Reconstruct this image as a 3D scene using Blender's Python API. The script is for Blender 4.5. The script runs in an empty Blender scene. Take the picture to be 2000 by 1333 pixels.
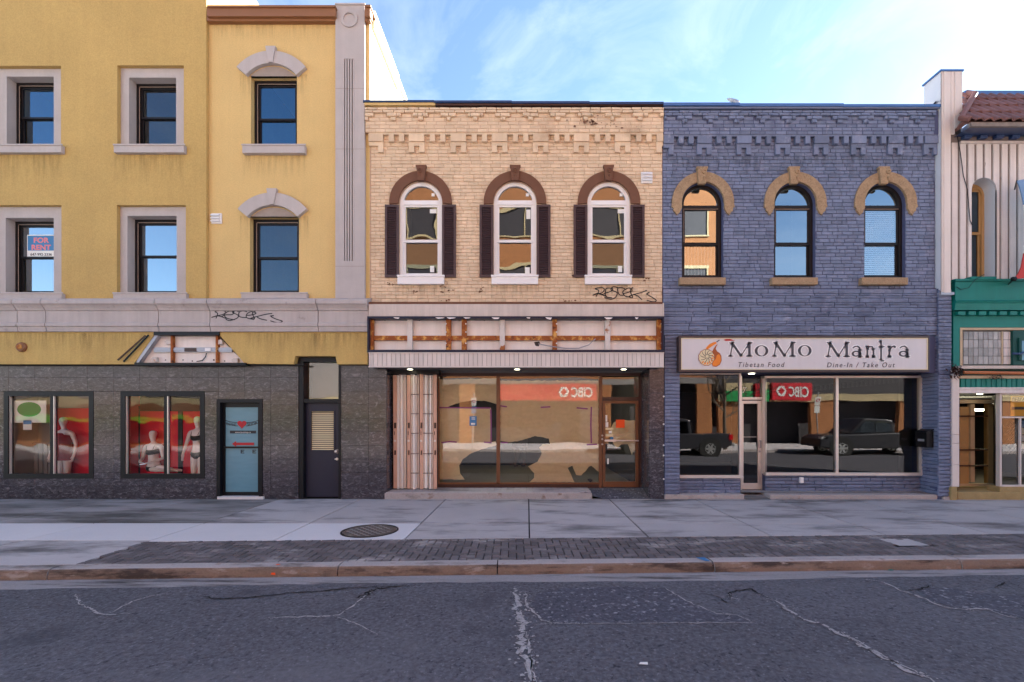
import bpy, bmesh, math, random
from mathutils import Vector, Matrix, noise
from mathutils.geometry import delaunay_2d_cdt

random.seed(7)
R = math.radians
sc = bpy.context.scene
COL = sc.collection

# ------------------------------------------------------------------ camera, sky, sun, exposure
S, VX, HY, D = 90.0, 1030.0, 820.0, 10.0      # facade scale (photo px per metre), vanishing point, camera distance
CH = 155.0 / S                                # eye height
cam = bpy.data.cameras.new('camera')
cam.sensor_width = 36.0
cam.lens = D * S / 2000.0 * 36.0
cam.shift_x = -30.0 / 2000.0
cam.shift_y = 153.5 / 2000.0
cam.clip_end = 2000.0
cam.clip_start = 0.05
cob = bpy.data.objects.new('camera', cam)
COL.objects.link(cob)
cob.location = (0, -D, CH)
cob.rotation_euler = (R(90), 0, 0)
sc.camera = cob
CAM = Vector((0, -D, CH))

SUN_EL, SUN_AZ = 28.0, 60.0                   # azimuth from +Y (behind the shops) towards +X
w = bpy.data.worlds.new('World')
sc.world = w
w.use_nodes = True
nt = w.node_tree
for n in list(nt.nodes):
    nt.nodes.remove(n)
N, L = nt.nodes.new, nt.links.new
wo = N('ShaderNodeOutputWorld')
bg = N('ShaderNodeBackground')
bg.inputs['Strength'].default_value = 0.05
sky = N('ShaderNodeTexSky')
sky.sky_type = 'NISHITA'
sky.sun_disc = False
sky.sun_elevation = R(SUN_EL)
sky.sun_rotation = R(SUN_AZ)
sky.air_density = 1.0
sky.dust_density = 0.15
sky.ozone_density = 2.2
tc = N('ShaderNodeTexCoord')
# thin high cloud: stretched noise over the whole dome
mp = N('ShaderNodeMapping')
mp.inputs['Scale'].default_value = (2.2, 1.4, 4.0)
mp.inputs['Rotation'].default_value = (0.2, 0.5, 0.3)
L(tc.outputs['Generated'], mp.inputs['Vector'])
cn = N('ShaderNodeTexNoise')
cn.inputs['Scale'].default_value = 1.6
cn.inputs['Detail'].default_value = 9
cn.inputs['Roughness'].default_value = 0.62
cn.inputs['Distortion'].default_value = 0.9
L(mp.outputs['Vector'], cn.inputs['Vector'])
mr = N('ShaderNodeMapRange')
mr.inputs['From Min'].default_value = 0.44
mr.inputs['From Max'].default_value = 0.82
mr.inputs['To Max'].default_value = 0.45
L(cn.outputs['Fac'], mr.inputs['Value'])
mx = N('ShaderNodeMix')
mx.data_type = 'RGBA'
L(mr.outputs['Result'], mx.inputs['Factor'])
L(sky.outputs['Color'], mx.inputs['A'])
mx.inputs['B'].default_value = (4.2, 4.7, 5.4, 1)
L(mx.outputs['Result'], bg.inputs['Color'])
L(bg.outputs['Background'], wo.inputs['Surface'])

sl = bpy.data.lights.new('sun', 'SUN')
sl.energy = 5.0
sl.angle = R(0.5)
sl.color = (1.0, 0.94, 0.86)
so = bpy.data.objects.new('sun', sl)
COL.objects.link(so)
sdir = Vector((math.cos(R(SUN_EL)) * math.sin(R(SUN_AZ)), math.cos(R(SUN_EL)) * math.cos(R(SUN_AZ)), math.sin(R(SUN_EL))))
so.rotation_euler = sdir.to_track_quat('Z', 'Y').to_euler()
so.location = sdir * 60

sc.view_settings.view_transform = 'Standard'
sc.view_settings.look = 'None'
sc.view_settings.gamma = 1.0
sc.view_settings.use_curve_mapping = False
sc.view_settings.exposure = 2.85


# ------------------------------------------------------------------ measuring
def X(px, d=0.0):
    return (px - VX) / S * (D + d) / D


def Z(py, d=0.0):
    return CH + (HY - py) / S * (D + d) / D


def G(px, py, h=0.0):
    t = (CH - h) * S / (py - HY)
    return Vector(((px - VX) / S * t, -(1 - t) * D, h))


# ------------------------------------------------------------------ materials
def nodes_of(name):
    m = bpy.data.materials.new(name)
    m.use_nodes = True
    t = m.node_tree
    for n in list(t.nodes):
        t.nodes.remove(n)
    return m, t


def M(name, col, rough=0.8, var=0.10, vs=2.5, fine=0.0, fs=90, streak=0.0, bump=0.0, bs=150, rnd=0.0, metal=0.0,
      stain=None, spec=0.4, stretch=(1, 1, 1)):
    """var: cloudy value variation; fine: grain; streak: vertical runs; rnd: piece to piece; stain=(colour, from, to, scale)"""
    m, t = nodes_of(name)
    N, L = t.nodes.new, t.links.new
    out = N('ShaderNodeOutputMaterial')
    b = N('ShaderNodeBsdfPrincipled')
    b.inputs['Roughness'].default_value = rough
    b.inputs['Metallic'].default_value = metal
    b.inputs['Specular IOR Level'].default_value = spec
    L(b.outputs[0], out.inputs['Surface'])
    geo = N('ShaderNodeNewGeometry')

    def noise(scale, detail=5, rough_=0.6, sxyz=(1, 1, 1)):
        mp = N('ShaderNodeMapping')
        mp.inputs['Scale'].default_value = sxyz
        L(geo.outputs['Position'], mp.inputs['Vector'])
        n = N('ShaderNodeTexNoise')
        n.inputs['Scale'].default_value = scale
        n.inputs['Detail'].default_value = detail
        n.inputs['Roughness'].default_value = rough_
        L(mp.outputs['Vector'], n.inputs['Vector'])
        return n.outputs['Fac']
    val = None

    def add(sock, amt):
        nonlocal val
        a = N('ShaderNodeMath')
        a.operation = 'MULTIPLY_ADD'
        L(sock, a.inputs[0])
        a.inputs[1].default_value = amt
        a.inputs[2].default_value = -amt * 0.5
        if val is None:
            val = a.outputs[0]
        else:
            s_ = N('ShaderNodeMath')
            s_.operation = 'ADD'
            L(val, s_.inputs[0])
            L(a.outputs[0], s_.inputs[1])
            val = s_.outputs[0]
    if var:
        add(noise(vs, 6, 0.62, stretch), var * 4)
    if fine:
        add(noise(fs, 3, 0.7), fine * 4)
    if streak:
        add(noise(1.0, 4, 0.6, (9, 9, 0.6)), streak * 4)
    if rnd:
        oi = N('ShaderNodeObjectInfo')
        ad = N('ShaderNodeMath')
        ad.operation = 'ADD'
        L(oi.outputs['Random'], ad.inputs[0])
        L(geo.outputs['Random Per Island'], ad.inputs[1])
        fr = N('ShaderNodeMath')
        fr.operation = 'FRACT'
        L(ad.outputs[0], fr.inputs[0])
        add(fr.outputs[0], rnd * 2)
    h = N('ShaderNodeHueSaturation')
    h.inputs['Color'].default_value = (*col, 1)
    if val is not None:
        p = N('ShaderNodeMath')
        p.operation = 'ADD'
        L(val, p.inputs[0])
        p.inputs[1].default_value = 1.0
        c = N('ShaderNodeMath')
        c.operation = 'MAXIMUM'
        L(p.outputs[0], c.inputs[0])
        c.inputs[1].default_value = 0.12
        L(c.outputs[0], h.inputs['Value'])
    colsock = h.outputs['Color']
    stains = [] if stain is None else (stain if isinstance(stain, list) else [stain])
    for st in stains:
        r_ = N('ShaderNodeMapRange')
        r_.inputs['From Min'].default_value = st[1]
        r_.inputs['From Max'].default_value = st[2]
        L(noise(st[3], 7, 0.66, st[4] if len(st) > 4 else (1, 1, 1)), r_.inputs['Value'])
        mxx = N('ShaderNodeMix')
        mxx.data_type = 'RGBA'
        L(r_.outputs['Result'], mxx.inputs['Factor'])
        L(colsock, mxx.inputs['A'])
        mxx.inputs['B'].default_value = (*st[0], 1)
        colsock = mxx.outputs['Result']
    L(colsock, b.inputs['Base Color'])
    if bump:
        bp = N('ShaderNodeBump')
        bp.inputs['Strength'].default_value = bump
        bp.inputs['Distance'].default_value = 0.01
        L(noise(bs, 4, 0.65), bp.inputs['Height'])
        L(bp.outputs['Normal'], b.inputs['Normal'])
    return m


def granite(name, base, vein, rough):
    m, t = nodes_of(name)
    N, L = t.nodes.new, t.links.new
    out = N('ShaderNodeOutputMaterial')
    b = N('ShaderNodeBsdfPrincipled')
    b.inputs['Roughness'].default_value = rough
    b.inputs['Specular IOR Level'].default_value = 0.55
    L(b.outputs[0], out.inputs['Surface'])
    geo = N('ShaderNodeNewGeometry')
    mp = N('ShaderNodeMapping')
    mp.inputs['Rotation'].default_value = (0, R(28), 0)
    mp.inputs['Scale'].default_value = (1.0, 1.0, 2.1)
    L(geo.outputs['Position'], mp.inputs['Vector'])
    n = N('ShaderNodeTexNoise')
    n.inputs['Scale'].default_value = 8.5
    n.inputs['Detail'].default_value = 9
    n.inputs['Roughness'].default_value = 0.80
    n.inputs['Distortion'].default_value = 1.1
    L(mp.outputs[0], n.inputs['Vector'])
    r = N('ShaderNodeValToRGB')
    r.color_ramp.elements[0].position = 0.36
    r.color_ramp.elements[0].color = (*[c * 0.35 for c in base], 1)
    r.color_ramp.elements[1].position = 0.72
    r.color_ramp.elements[1].color = (*vein, 1)
    e = r.color_ramp.elements.new(0.53)
    e.color = (*base, 1)
    L(n.outputs['Fac'], r.inputs[0])
    oi = N('ShaderNodeObjectInfo')
    ma = N('ShaderNodeMath')
    ma.operation = 'MULTIPLY_ADD'
    L(oi.outputs['Random'], ma.inputs[0])
    ma.inputs[1].default_value = 0.16
    ma.inputs[2].default_value = 0.92
    h = N('ShaderNodeHueSaturation')
    L(r.outputs[0], h.inputs['Color'])
    L(ma.outputs[0], h.inputs['Value'])
    L(h.outputs[0], b.inputs['Base Color'])
    n2 = N('ShaderNodeTexNoise')
    n2.inputs['Scale'].default_value = 1.7
    n2.inputs['Detail'].default_value = 2
    L(geo.outputs['Position'], n2.inputs['Vector'])
    bp = N('ShaderNodeBump')
    bp.inputs['Strength'].default_value = 0.12
    bp.inputs['Distance'].default_value = 0.02
    L(n2.outputs['Fac'], bp.inputs['Height'])
    L(bp.outputs['Normal'], b.inputs['Normal'])
    return m


def glass(name, refl=0.18, tint=(0.8, 0.85, 0.85), wob=0.05, ws=1.2, gcol=(1, 1, 1)):
    """window glass: transparent, plus a mirror that grows towards grazing angles; slightly wavy"""
    m, t = nodes_of(name)
    N, L = t.nodes.new, t.links.new
    out = N('ShaderNodeOutputMaterial')
    mix = N('ShaderNodeMixShader')
    tr = N('ShaderNodeBsdfTransparent')
    tr.inputs[0].default_value = (*tint, 1)
    gl = N('ShaderNodeBsdfGlossy')
    gl.inputs['Roughness'].default_value = 0.0
    gl.inputs['Color'].default_value = (*gcol, 1)
    fr = N('ShaderNodeFresnel')
    fr.inputs['IOR'].default_value = 1.5
    ad = N('ShaderNodeMath')
    ad.operation = 'ADD'
    ad.use_clamp = True
    L(fr.outputs[0], ad.inputs[0])
    ad.inputs[1].default_value = refl
    L(ad.outputs[0], mix.inputs[0])
    L(tr.outputs[0], mix.inputs[1])
    L(gl.outputs[0], mix.inputs[2])
    L(mix.outputs[0], out.inputs['Surface'])
    geo = N('ShaderNodeNewGeometry')
    n = N('ShaderNodeTexNoise')
    n.inputs['Scale'].default_value = ws
    n.inputs['Detail'].default_value = 1.0
    L(geo.outputs['Position'], n.inputs['Vector'])
    bp = N('ShaderNodeBump')
    bp.inputs['Strength'].default_value = wob
    bp.inputs['Distance'].default_value = 0.05
    L(n.outputs['Fac'], bp.inputs['Height'])
    L(bp.outputs['Normal'], gl.inputs['Normal'])
    return m


def emit(name, col, s):
    m, t = nodes_of(name)
    out = t.nodes.new('ShaderNodeOutputMaterial')
    e = t.nodes.new('ShaderNodeEmission')
    e.inputs[0].default_value = (*col, 1)
    e.inputs[1].default_value = s
    t.links.new(e.outputs[0], out.inputs['Surface'])
    return m


MAT = dict(
    stucco_dark=M('stucco_olive', (0.50, 0.335, 0.118), 0.9, 0.09, 0.9, 0.15, 42, 0.035, 0.8, 110),
    stucco=M('stucco_yellow', (0.64, 0.445, 0.185), 0.9, 0.07, 0.9, 0.13, 42, 0.025, 0.8, 110),
    stucco_band=M('stucco_band', (0.52, 0.36, 0.125), 0.9, 0.09, 1.3, 0.13, 42, 0.09, 0.7, 110),
    cream_side=M('cream_side', (0.72, 0.66, 0.5), 0.85, 0.04),
    stone=M('cast_stone', (0.42, 0.375, 0.365), 0.85, 0.09, 2.0, 0.05, 60, 0.09, 0.35, 90, 0.05,
            stain=((0.10, 0.08, 0.07), 0.60, 0.80, 2.4, (1, 1, 1))),
    trim=M('stone_trim', (0.44, 0.395, 0.385), 0.85, 0.06, 3, 0.07, 70, 0.05, 0.4, 90),
    tympanum=M('tympanum', (0.30, 0.25, 0.22), 0.9, 0.10, 6, 0.08, 60),
    brown_metal=M('brown_flashing', (0.24, 0.105, 0.045), 0.5, 0.08, 2),
    tan=M('tan_brick_paint', (0.66, 0.50, 0.345), 0.8, 0.08, 1.6, 0.05, 70, 0.09, 0.35, 60, 0.09,
          stain=[((0.40, 0.27, 0.17), 0.58, 0.78, 1.1), ((0.13, 0.08, 0.07), 0.745, 0.775, 5.5)]),
    tan_joint=M('tan_joint', (0.50, 0.345, 0.24), 0.95, 0.10, 4),
    blue=M('blue_brick_paint', (0.146, 0.176, 0.270), 0.62, 0.11, 1.5, 0.07, 70, 0.10, 0.4, 60, 0.17,
           stain=[((0.30, 0.31, 0.39), 0.60, 0.76, 5.0), ((0.085, 0.10, 0.17), 0.57, 0.72, 1.3), ((0.24, 0.255, 0.36), 0.57, 0.72, 1.9)]),
    navy_joint=M('veneer_joint', (0.030, 0.033, 0.075), 0.9, 0.1, 4),
    blue_joint=M('blue_joint', (0.070, 0.080, 0.155), 0.9, 0.10, 4),
    arch_brown=M('arch_brown', (0.145, 0.062, 0.034), 0.75, 0.10, 5, 0.05, 60,
                 stain=((0.5, 0.4, 0.3), 0.735, 0.75, 14)),
    arch_sand=M('arch_sandstone', (0.33, 0.225, 0.135), 0.95, 0.20, 7, 0.26, 34, 0.0, 0.6, 60,
                stain=((0.10, 0.075, 0.06), 0.60, 0.78, 6)),
    white=M('white_paint', (0.78, 0.76, 0.76), 0.45, 0.03, 3),
    shutter=M('shutter_paint', (0.062, 0.035, 0.038), 0.5, 0.12, 4, stain=((0.3, 0.25, 0.25), 0.72, 0.76, 9, (1, 1, 6))),
    fascia=M('weathered_white', (0.55, 0.47, 0.42), 0.7, 0.08, 3, 0.05, 60, 0.13),
    board=M('white_board', (0.62, 0.55, 0.51), 0.6, 0.06, 2, 0.03, 60, 0.08, rnd=0.06),
    board_dirty=M('weathered_board', (0.66, 0.60, 0.58), 0.7, 0.08, 2, 0.06, 50, 0.12, rnd=0.06,
                  stain=((0.22, 0.18, 0.16), 0.64, 0.74, 7, (3, 3, 0.7))),
    groove=M('board_groove', (0.20, 0.165, 0.15), 0.9, 0.25, 9, 0.1, 40),
    cabinet=M('cabinet_frame', (0.008, 0.013, 0.035), 0.4, 0.15, 2, spec=0.3),
    panel=M('sign_backing', (0.76, 0.69, 0.66), 0.55, 0.06, 2.5, 0.04, 60, 0.08,
            stain=((0.35, 0.22, 0.14), 0.70, 0.80, 3.2, (4, 4, 0.6))),
    rust=M('rusty_steel', (0.30, 0.085, 0.020), 0.85, 0.22, 5, 0.14, 50, 0.0, 0.5, 70,
           stain=[((0.66, 0.34, 0.09), 0.50, 0.62, 6), ((0.08, 0.025, 0.015), 0.60, 0.66, 5)]),
    rust_white=M('flaked_white_steel', (0.62, 0.56, 0.52), 0.7, 0.10, 5, 0.05, 50,
                 stain=((0.34, 0.12, 0.035), 0.545, 0.59, 3.6)),
    navy=M('navy_flashing', (0.016, 0.045, 0.13), 0.4, 0.15, 2),
    bluemetal=M('blue_flashing', (0.06, 0.14, 0.34), 0.4, 0.15, 2),
    black=M('black_metal', (0.006, 0.006, 0.008), 0.4, 0.1, 3, spec=0.25),
    black_frame=M('black_frame', (0.007, 0.007, 0.010), 0.4, 0.1, 3, spec=0.25),
    door_black=M('charcoal_door', (0.020, 0.020, 0.040), 0.4, 0.08, 2, spec=0.3),
    dark_window=M('dark_window_frame', (0.012, 0.009, 0.010), 0.45, 0.1, 4, spec=0.25),
    frame_edge=M('frame_edge', (0.34, 0.25, 0.20), 0.5, 0.05),
    granite=granite('polished_granite', (0.058, 0.052, 0.064), (0.27, 0.25, 0.28), 0.17),
    joint=M('dark_joint', (0.05, 0.045, 0.05), 0.9, 0.1),
    brown_frame=M('brown_aluminium', (0.16, 0.062, 0.026), 0.35, 0.10, 4),
    brown_dark=M('dark_brown_aluminium', (0.055, 0.022, 0.015), 0.4, 0.10, 4),
    alu=M('aluminium', (0.68, 0.62, 0.58), 0.32, 0.05, 4, metal=0.55),
    alu_grey=M('grey_channel', (0.36, 0.36, 0.40), 0.4, 0.1, 6, metal=0.4),
    paper=M('kraft_paper', (0.68, 0.58, 0.40), 0.85, 0.08, 4.0, 0.04, 18, 0.0, 1.0, 9, stretch=(1, 1, 2)),
    room=M('room_dark', (0.022, 0.020, 0.022), 0.9, 0.2, 1.5),
    room_floor=M('room_floor', (0.10, 0.085, 0.07), 0.6, 0.15, 1.5),
    red_wall=M('red_backdrop', (0.75, 0.012, 0.04), 0.7, 0.06, 2),
    interior_light=M('pale_interior', (0.55, 0.5, 0.42), 0.8, 0.1, 2),
    green_sign=M('green_disc', (0.01, 0.30, 0.07), 0.5, 0.06),
    poster_white=M('poster_white', (0.75, 0.75, 0.72), 0.6, 0.03),
    blue_film=M('blue_window_film', (0.125, 0.275, 0.36), 0.22, 0.08, 2.2, 0.02, 50, stretch=(1, 1, 6)),
    red_print=M('red_print', (0.42, 0.012, 0.02), 0.5, 0.03),
    sign_red=M('sign_red', (0.62, 0.02, 0.035), 0.4, 0.03),
    ink=M('ink', (0.02, 0.02, 0.025), 0.5, 0.0),
    ink_grey=M('charcoal_lettering', (0.055, 0.050, 0.062), 0.5, 0.05),
    pink_print=M('pink_print', (0.72, 0.22, 0.24), 0.5, 0.02),
    blue_print=M('blue_print', (0.05, 0.20, 0.42), 0.5, 0.02),
    sign_face=M('sign_face', (0.62, 0.59, 0.60), 0.4, 0.03, 2.0, 0.0, 50, 0.03),
    sign_frame=M('sign_frame', (0.065, 0.042, 0.04), 0.45, 0.1, 4),
    orange=M('orange_print', (0.78, 0.22, 0.02), 0.45, 0.05, 8),
    orange_dark=M('burnt_orange_print', (0.35, 0.08, 0.015), 0.45, 0.05),
    notice=M('orange_notice', (0.85, 0.09, 0.01), 0.6, 0.02),
    cream=M('cream_print', (0.70, 0.60, 0.38), 0.6, 0.02),
    salmon=M('salmon_post', (0.62, 0.37, 0.27), 0.6, 0.10, 4, 0.05, 60, 0.1,
             stain=((0.16, 0.06, 0.04), 0.66, 0.74, 9)),
    gate_white=M('gate_slat', (0.76, 0.71, 0.67), 0.6, 0.08, 3, 0.03, 60, 0.12, rnd=0.12,
                 stain=((0.25, 0.16, 0.12), 0.72, 0.80, 8, (3, 3, 0.7))),
    soffit=M('soffit', (0.12, 0.115, 0.12), 0.8, 0.1, 2),
    slab=M('concrete_slab', (0.46, 0.425, 0.425), 0.85, 0.09, 1.4, 0.11, 45, 0.0, 0.4, 70, 0.07,
           stain=[((0.125, 0.115, 0.115), 0.50, 0.68, 0.9, (0.55, 1.6, 1)), ((0.55, 0.53, 0.56), 0.66, 0.78, 3.0, (0.4, 2.2, 1)), ((0.12, 0.11, 0.11), 0.735, 0.755, 9.0)]),
    slab_dirty=M('stained_slab', (0.34, 0.315, 0.31), 0.85, 0.10, 1.2, 0.09, 45, 0.0, 0.4, 70, 0.07,
                 stain=((0.10, 0.092, 0.085), 0.44, 0.62, 0.8, (0.45, 1.8, 1))),
    slab_new=M('pale_slab', (0.68, 0.65, 0.66), 0.85, 0.04, 1.4, 0.07, 45, 0.0, 0.35, 70, 0.03),
    paver=M('dark_paver', (0.135, 0.118, 0.122), 0.8, 0.14, 1.2, 0.11, 60, 0.0, 0.5, 80, 0.26,
            stain=((0.50, 0.46, 0.44), 0.55, 0.72, 1.5, (0.6, 1.6, 1))),
    paver_joint=M('paver_joint', (0.035, 0.032, 0.036), 0.95, 0.2, 6),
    kerb=M('kerb_concrete', (0.40, 0.355, 0.345), 0.85, 0.10, 2.2, 0.14, 45, 0.0, 0.6, 60, 0.04,
           stain=[((0.12, 0.10, 0.09), 0.56, 0.70, 1.6, (0.6, 2, 1)), ((0.20, 0.12, 0.08), 0.58, 0.72, 4.5)]),
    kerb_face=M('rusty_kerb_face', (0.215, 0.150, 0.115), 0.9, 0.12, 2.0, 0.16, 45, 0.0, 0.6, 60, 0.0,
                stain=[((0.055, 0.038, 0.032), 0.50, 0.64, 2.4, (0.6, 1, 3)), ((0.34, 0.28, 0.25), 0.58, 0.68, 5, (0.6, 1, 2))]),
    gutter=M('gutter_concrete', (0.29, 0.27, 0.275), 0.85, 0.16, 1.6, 0.16, 45, 0.0, 0.6, 60, 0.0,
             stain=((0.05, 0.045, 0.045), 0.52, 0.66, 1.8, (0.4, 4, 1)), stretch=(0.5, 3, 1)),
    manhole=M('cast_iron', (0.14, 0.115, 0.10), 0.6, 0.2, 5, 0.1, 50, metal=0.3,
              stain=((0.30, 0.26, 0.20), 0.56, 0.66, 4)),
    crack_white=M('pale_crack', (0.36, 0.34, 0.34), 0.95, 0.3, 14, 0.3, 40, stain=((0.07, 0.07, 0.085), 0.54, 0.60, 17)),
    crack_black=M('open_crack', (0.012, 0.011, 0.012), 0.95, 0.1),
    patch=M('worn_patch', (0.078, 0.077, 0.098), 0.9, 0.12, 3, 0.62, 24, 0.0, 1.0, 30,
            stain=[((0.30, 0.29, 0.32), 0.56, 0.66, 16), ((0.03, 0.03, 0.04), 0.60, 0.7, 12)]),
    tile_red=M('roof_tile', (0.165, 0.072, 0.060), 0.6, 0.12, 3, 0.05, 50, 0.0, 0.3, 60, 0.16),
    green=M('green_paint', (0.0, 0.165, 0.135), 0.55, 0.10, 2.5, 0.04, 50, 0.08),
    green_dark=M('dark_green_paint', (0.0, 0.055, 0.045), 0.6, 0.1, 3),
    lead_glass=M('textured_glass', (0.30, 0.28, 0.27), 0.22, 0.2, 6, 0.14, 60, 0.0, 0.8, 40, 0.28, spec=0.6),
    lead=M('lead_came', (0.10, 0.09, 0.085), 0.6, 0.1),
    beige=M('beige_frame', (0.50, 0.38, 0.25), 0.7, 0.1, 4),
    tan_stone=M('tan_base', (0.36, 0.26, 0.115), 0.9, 0.16, 5, 0.14, 50, 0.0, 0.8, 50),
    copper=M('rusty_pipe', (0.40, 0.12, 0.03), 0.5, 0.16, 6),
    wood=M('tan_post', (0.40, 0.24, 0.10), 0.7, 0.12, 3),
    flashing_white=M('white_metal_sheet', (0.60, 0.62, 0.66), 0.5, 0.04, 2),
    mannequin=M('mannequin_white', (0.88, 0.87, 0.88), 0.35, 0.03),
    cloth_red=M('red_lace', (0.32, 0.012, 0.035), 0.6, 0.25, 20),
    cloth_black=M('black_lace', (0.012, 0.012, 0.014), 0.6, 0.2, 20),
    opp_brick=M('orange_brick', (0.36, 0.15, 0.058), 0.9, 0.10, 1.2, 0.24, 14, stretch=(1, 1, 3)),
    opp_cream=M('cream_band', (0.46, 0.37, 0.21), 0.8, 0.06),
    opp_dark=M('dark_opposite', (0.045, 0.04, 0.045), 0.6, 0.15),
    opp_grey=M('grey_opposite', (0.23, 0.21, 0.20), 0.8, 0.1),
    lime=M('lime_band', (0.12, 0.36, 0.03), 0.5, 0.04),
    car=M('charcoal_car_paint', (0.035, 0.035, 0.042), 0.28, 0.03),
    tyre=M('tyre', (0.018, 0.018, 0.018), 0.85, 0.05),
    rim=M('alloy_rim', (0.6, 0.6, 0.6), 0.3, 0.0, metal=0.7),
    lamp_red=M('red_lens', (0.6, 0.01, 0.02), 0.2, 0.0),
    bark=M('bark', (0.16, 0.12, 0.085), 0.9, 0.15, 8),
    galv=M('galvanised', (0.42, 0.42, 0.43), 0.45, 0.08, 6, metal=0.5),
    grey_dish=M('dish_grey', (0.36, 0.40, 0.48), 0.5, 0.05),
    roof=M('flat_roof', (0.12, 0.115, 0.11), 0.9, 0.1),
    yellow_print=M('yellow_print', (0.75, 0.45, 0.03), 0.6, 0.05, 6),
    banner_red=M('banner_red', (0.45, 0.04, 0.035), 0.7, 0.06),
    banner_blue=M('banner_blue', (0.16, 0.27, 0.45), 0.7, 0.10, 6),
    purple_tape=M('purple_tape', (0.22, 0.05, 0.18), 0.5, 0.05),
    blind=M('blind', (0.74, 0.74, 0.72), 0.6, 0.02),
    g_sky=glass('sky_glass', 0.36, (0.55, 0.6, 0.65), 0.02, 0.9, (0.80, 0.92, 1.0)),
    g_deep=glass('deep_glass', 0.17, (0.5, 0.55, 0.6), 0.025, 0.9, (0.42, 0.72, 1.0)),
    g_dim=glass('dim_glass', 0.07, (0.5, 0.55, 0.6), 0.03, 1.5, (0.7, 0.85, 1.0)),
    g_tan=glass('insulated_glass', 0.11, (0.6, 0.62, 0.62), 0.11, 1.3),
    g_shop=glass('shop_glass', 0.05, (0.9, 0.92, 0.9), 0.045, 1.0),
    g_display=glass('display_glass', 0.0, (0.97, 0.97, 0.97), 0.10, 1.6),
    g_blue_shop=glass('dark_shop_glass', 0.03, (0.6, 0.62, 0.65), 0.05, 0.8),
    screen=M('insect_screen', (0.10, 0.065, 0.055), 0.8, 0.10, 9, 0.15, 90),
    tube=emit('lit_tube', (1.0, 0.93, 0.62), 5.0),
    downlight=emit('lit_downlight', (1.0, 0.93, 0.66), 2.2),
)


def asphalt():
    m = M('asphalt', (0.100, 0.097, 0.113), 0.85, 0.17, 0.45, 0.55, 27, 0.0, 1.0, 30,
          stain=[((0.22, 0.215, 0.24), 0.585, 0.68, 26), ((0.028, 0.028, 0.038), 0.585, 0.66, 19), ((0.15, 0.145, 0.16), 0.56, 0.78, 0.55, (0.5, 1.6, 1)), ((0.04, 0.04, 0.052), 0.60, 0.76, 1.1)], stretch=(0.6, 1.8, 1))
    return m


MAT['asphalt'] = asphalt()


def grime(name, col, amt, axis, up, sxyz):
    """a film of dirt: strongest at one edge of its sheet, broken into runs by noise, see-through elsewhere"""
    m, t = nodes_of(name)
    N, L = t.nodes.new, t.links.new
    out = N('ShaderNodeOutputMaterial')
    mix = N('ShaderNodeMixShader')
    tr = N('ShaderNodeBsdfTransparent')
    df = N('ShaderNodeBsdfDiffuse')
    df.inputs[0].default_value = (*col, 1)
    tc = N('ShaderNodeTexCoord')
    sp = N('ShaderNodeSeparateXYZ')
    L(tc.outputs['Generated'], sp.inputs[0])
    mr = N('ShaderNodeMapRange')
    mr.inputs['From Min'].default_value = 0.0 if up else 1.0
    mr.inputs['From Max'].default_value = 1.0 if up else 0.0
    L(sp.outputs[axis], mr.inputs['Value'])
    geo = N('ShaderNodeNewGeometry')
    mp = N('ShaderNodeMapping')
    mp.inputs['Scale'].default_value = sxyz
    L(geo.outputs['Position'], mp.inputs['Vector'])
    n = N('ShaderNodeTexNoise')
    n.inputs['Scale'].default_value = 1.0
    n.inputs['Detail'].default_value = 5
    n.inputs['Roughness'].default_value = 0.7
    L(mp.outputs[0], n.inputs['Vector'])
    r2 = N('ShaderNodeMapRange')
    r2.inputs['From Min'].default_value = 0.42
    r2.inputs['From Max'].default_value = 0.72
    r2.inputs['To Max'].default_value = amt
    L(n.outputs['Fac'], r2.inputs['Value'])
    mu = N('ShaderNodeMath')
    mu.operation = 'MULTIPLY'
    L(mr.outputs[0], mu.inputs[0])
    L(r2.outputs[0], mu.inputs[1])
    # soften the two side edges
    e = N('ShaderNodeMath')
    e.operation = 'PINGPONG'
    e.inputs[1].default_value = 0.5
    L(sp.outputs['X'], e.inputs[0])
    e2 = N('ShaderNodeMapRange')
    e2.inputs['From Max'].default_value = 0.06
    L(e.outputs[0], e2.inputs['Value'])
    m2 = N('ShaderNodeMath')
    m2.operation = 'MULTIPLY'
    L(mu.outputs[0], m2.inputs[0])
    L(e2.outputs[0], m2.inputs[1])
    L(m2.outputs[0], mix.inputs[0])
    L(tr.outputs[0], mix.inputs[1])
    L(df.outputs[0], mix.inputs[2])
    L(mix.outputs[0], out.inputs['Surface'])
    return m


MAT['drip'] = grime('drip_stain', (0.15, 0.11, 0.06), 0.42, 'Z', True, (14, 14, 1.1))
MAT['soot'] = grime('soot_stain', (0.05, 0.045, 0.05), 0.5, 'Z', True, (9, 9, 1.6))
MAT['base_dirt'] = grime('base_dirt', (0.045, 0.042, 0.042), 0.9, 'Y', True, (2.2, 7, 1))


# ------------------------------------------------------------------ objects
def wm(o):
    if o is None:
        return Matrix.Identity(4)
    return wm(o.parent) @ o.matrix_parent_inverse @ o.matrix_basis


def attach(o, parent):
    if parent is not None:
        o.parent = parent
        o.matrix_parent_inverse = wm(parent).inverted()


def tag(o, label=None, cat=None, group=None, kind=None):
    if label:
        o['label'] = label
    if cat:
        o['category'] = cat
    if group:
        o['group'] = group
    if kind:
        o['kind'] = kind
    return o


def thing(name, loc, label, cat, group=None):
    o = bpy.data.objects.new(name, None)
    o.empty_display_size = 0.2
    o.location = loc
    COL.objects.link(o)
    return tag(o, label, cat, group)


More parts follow.
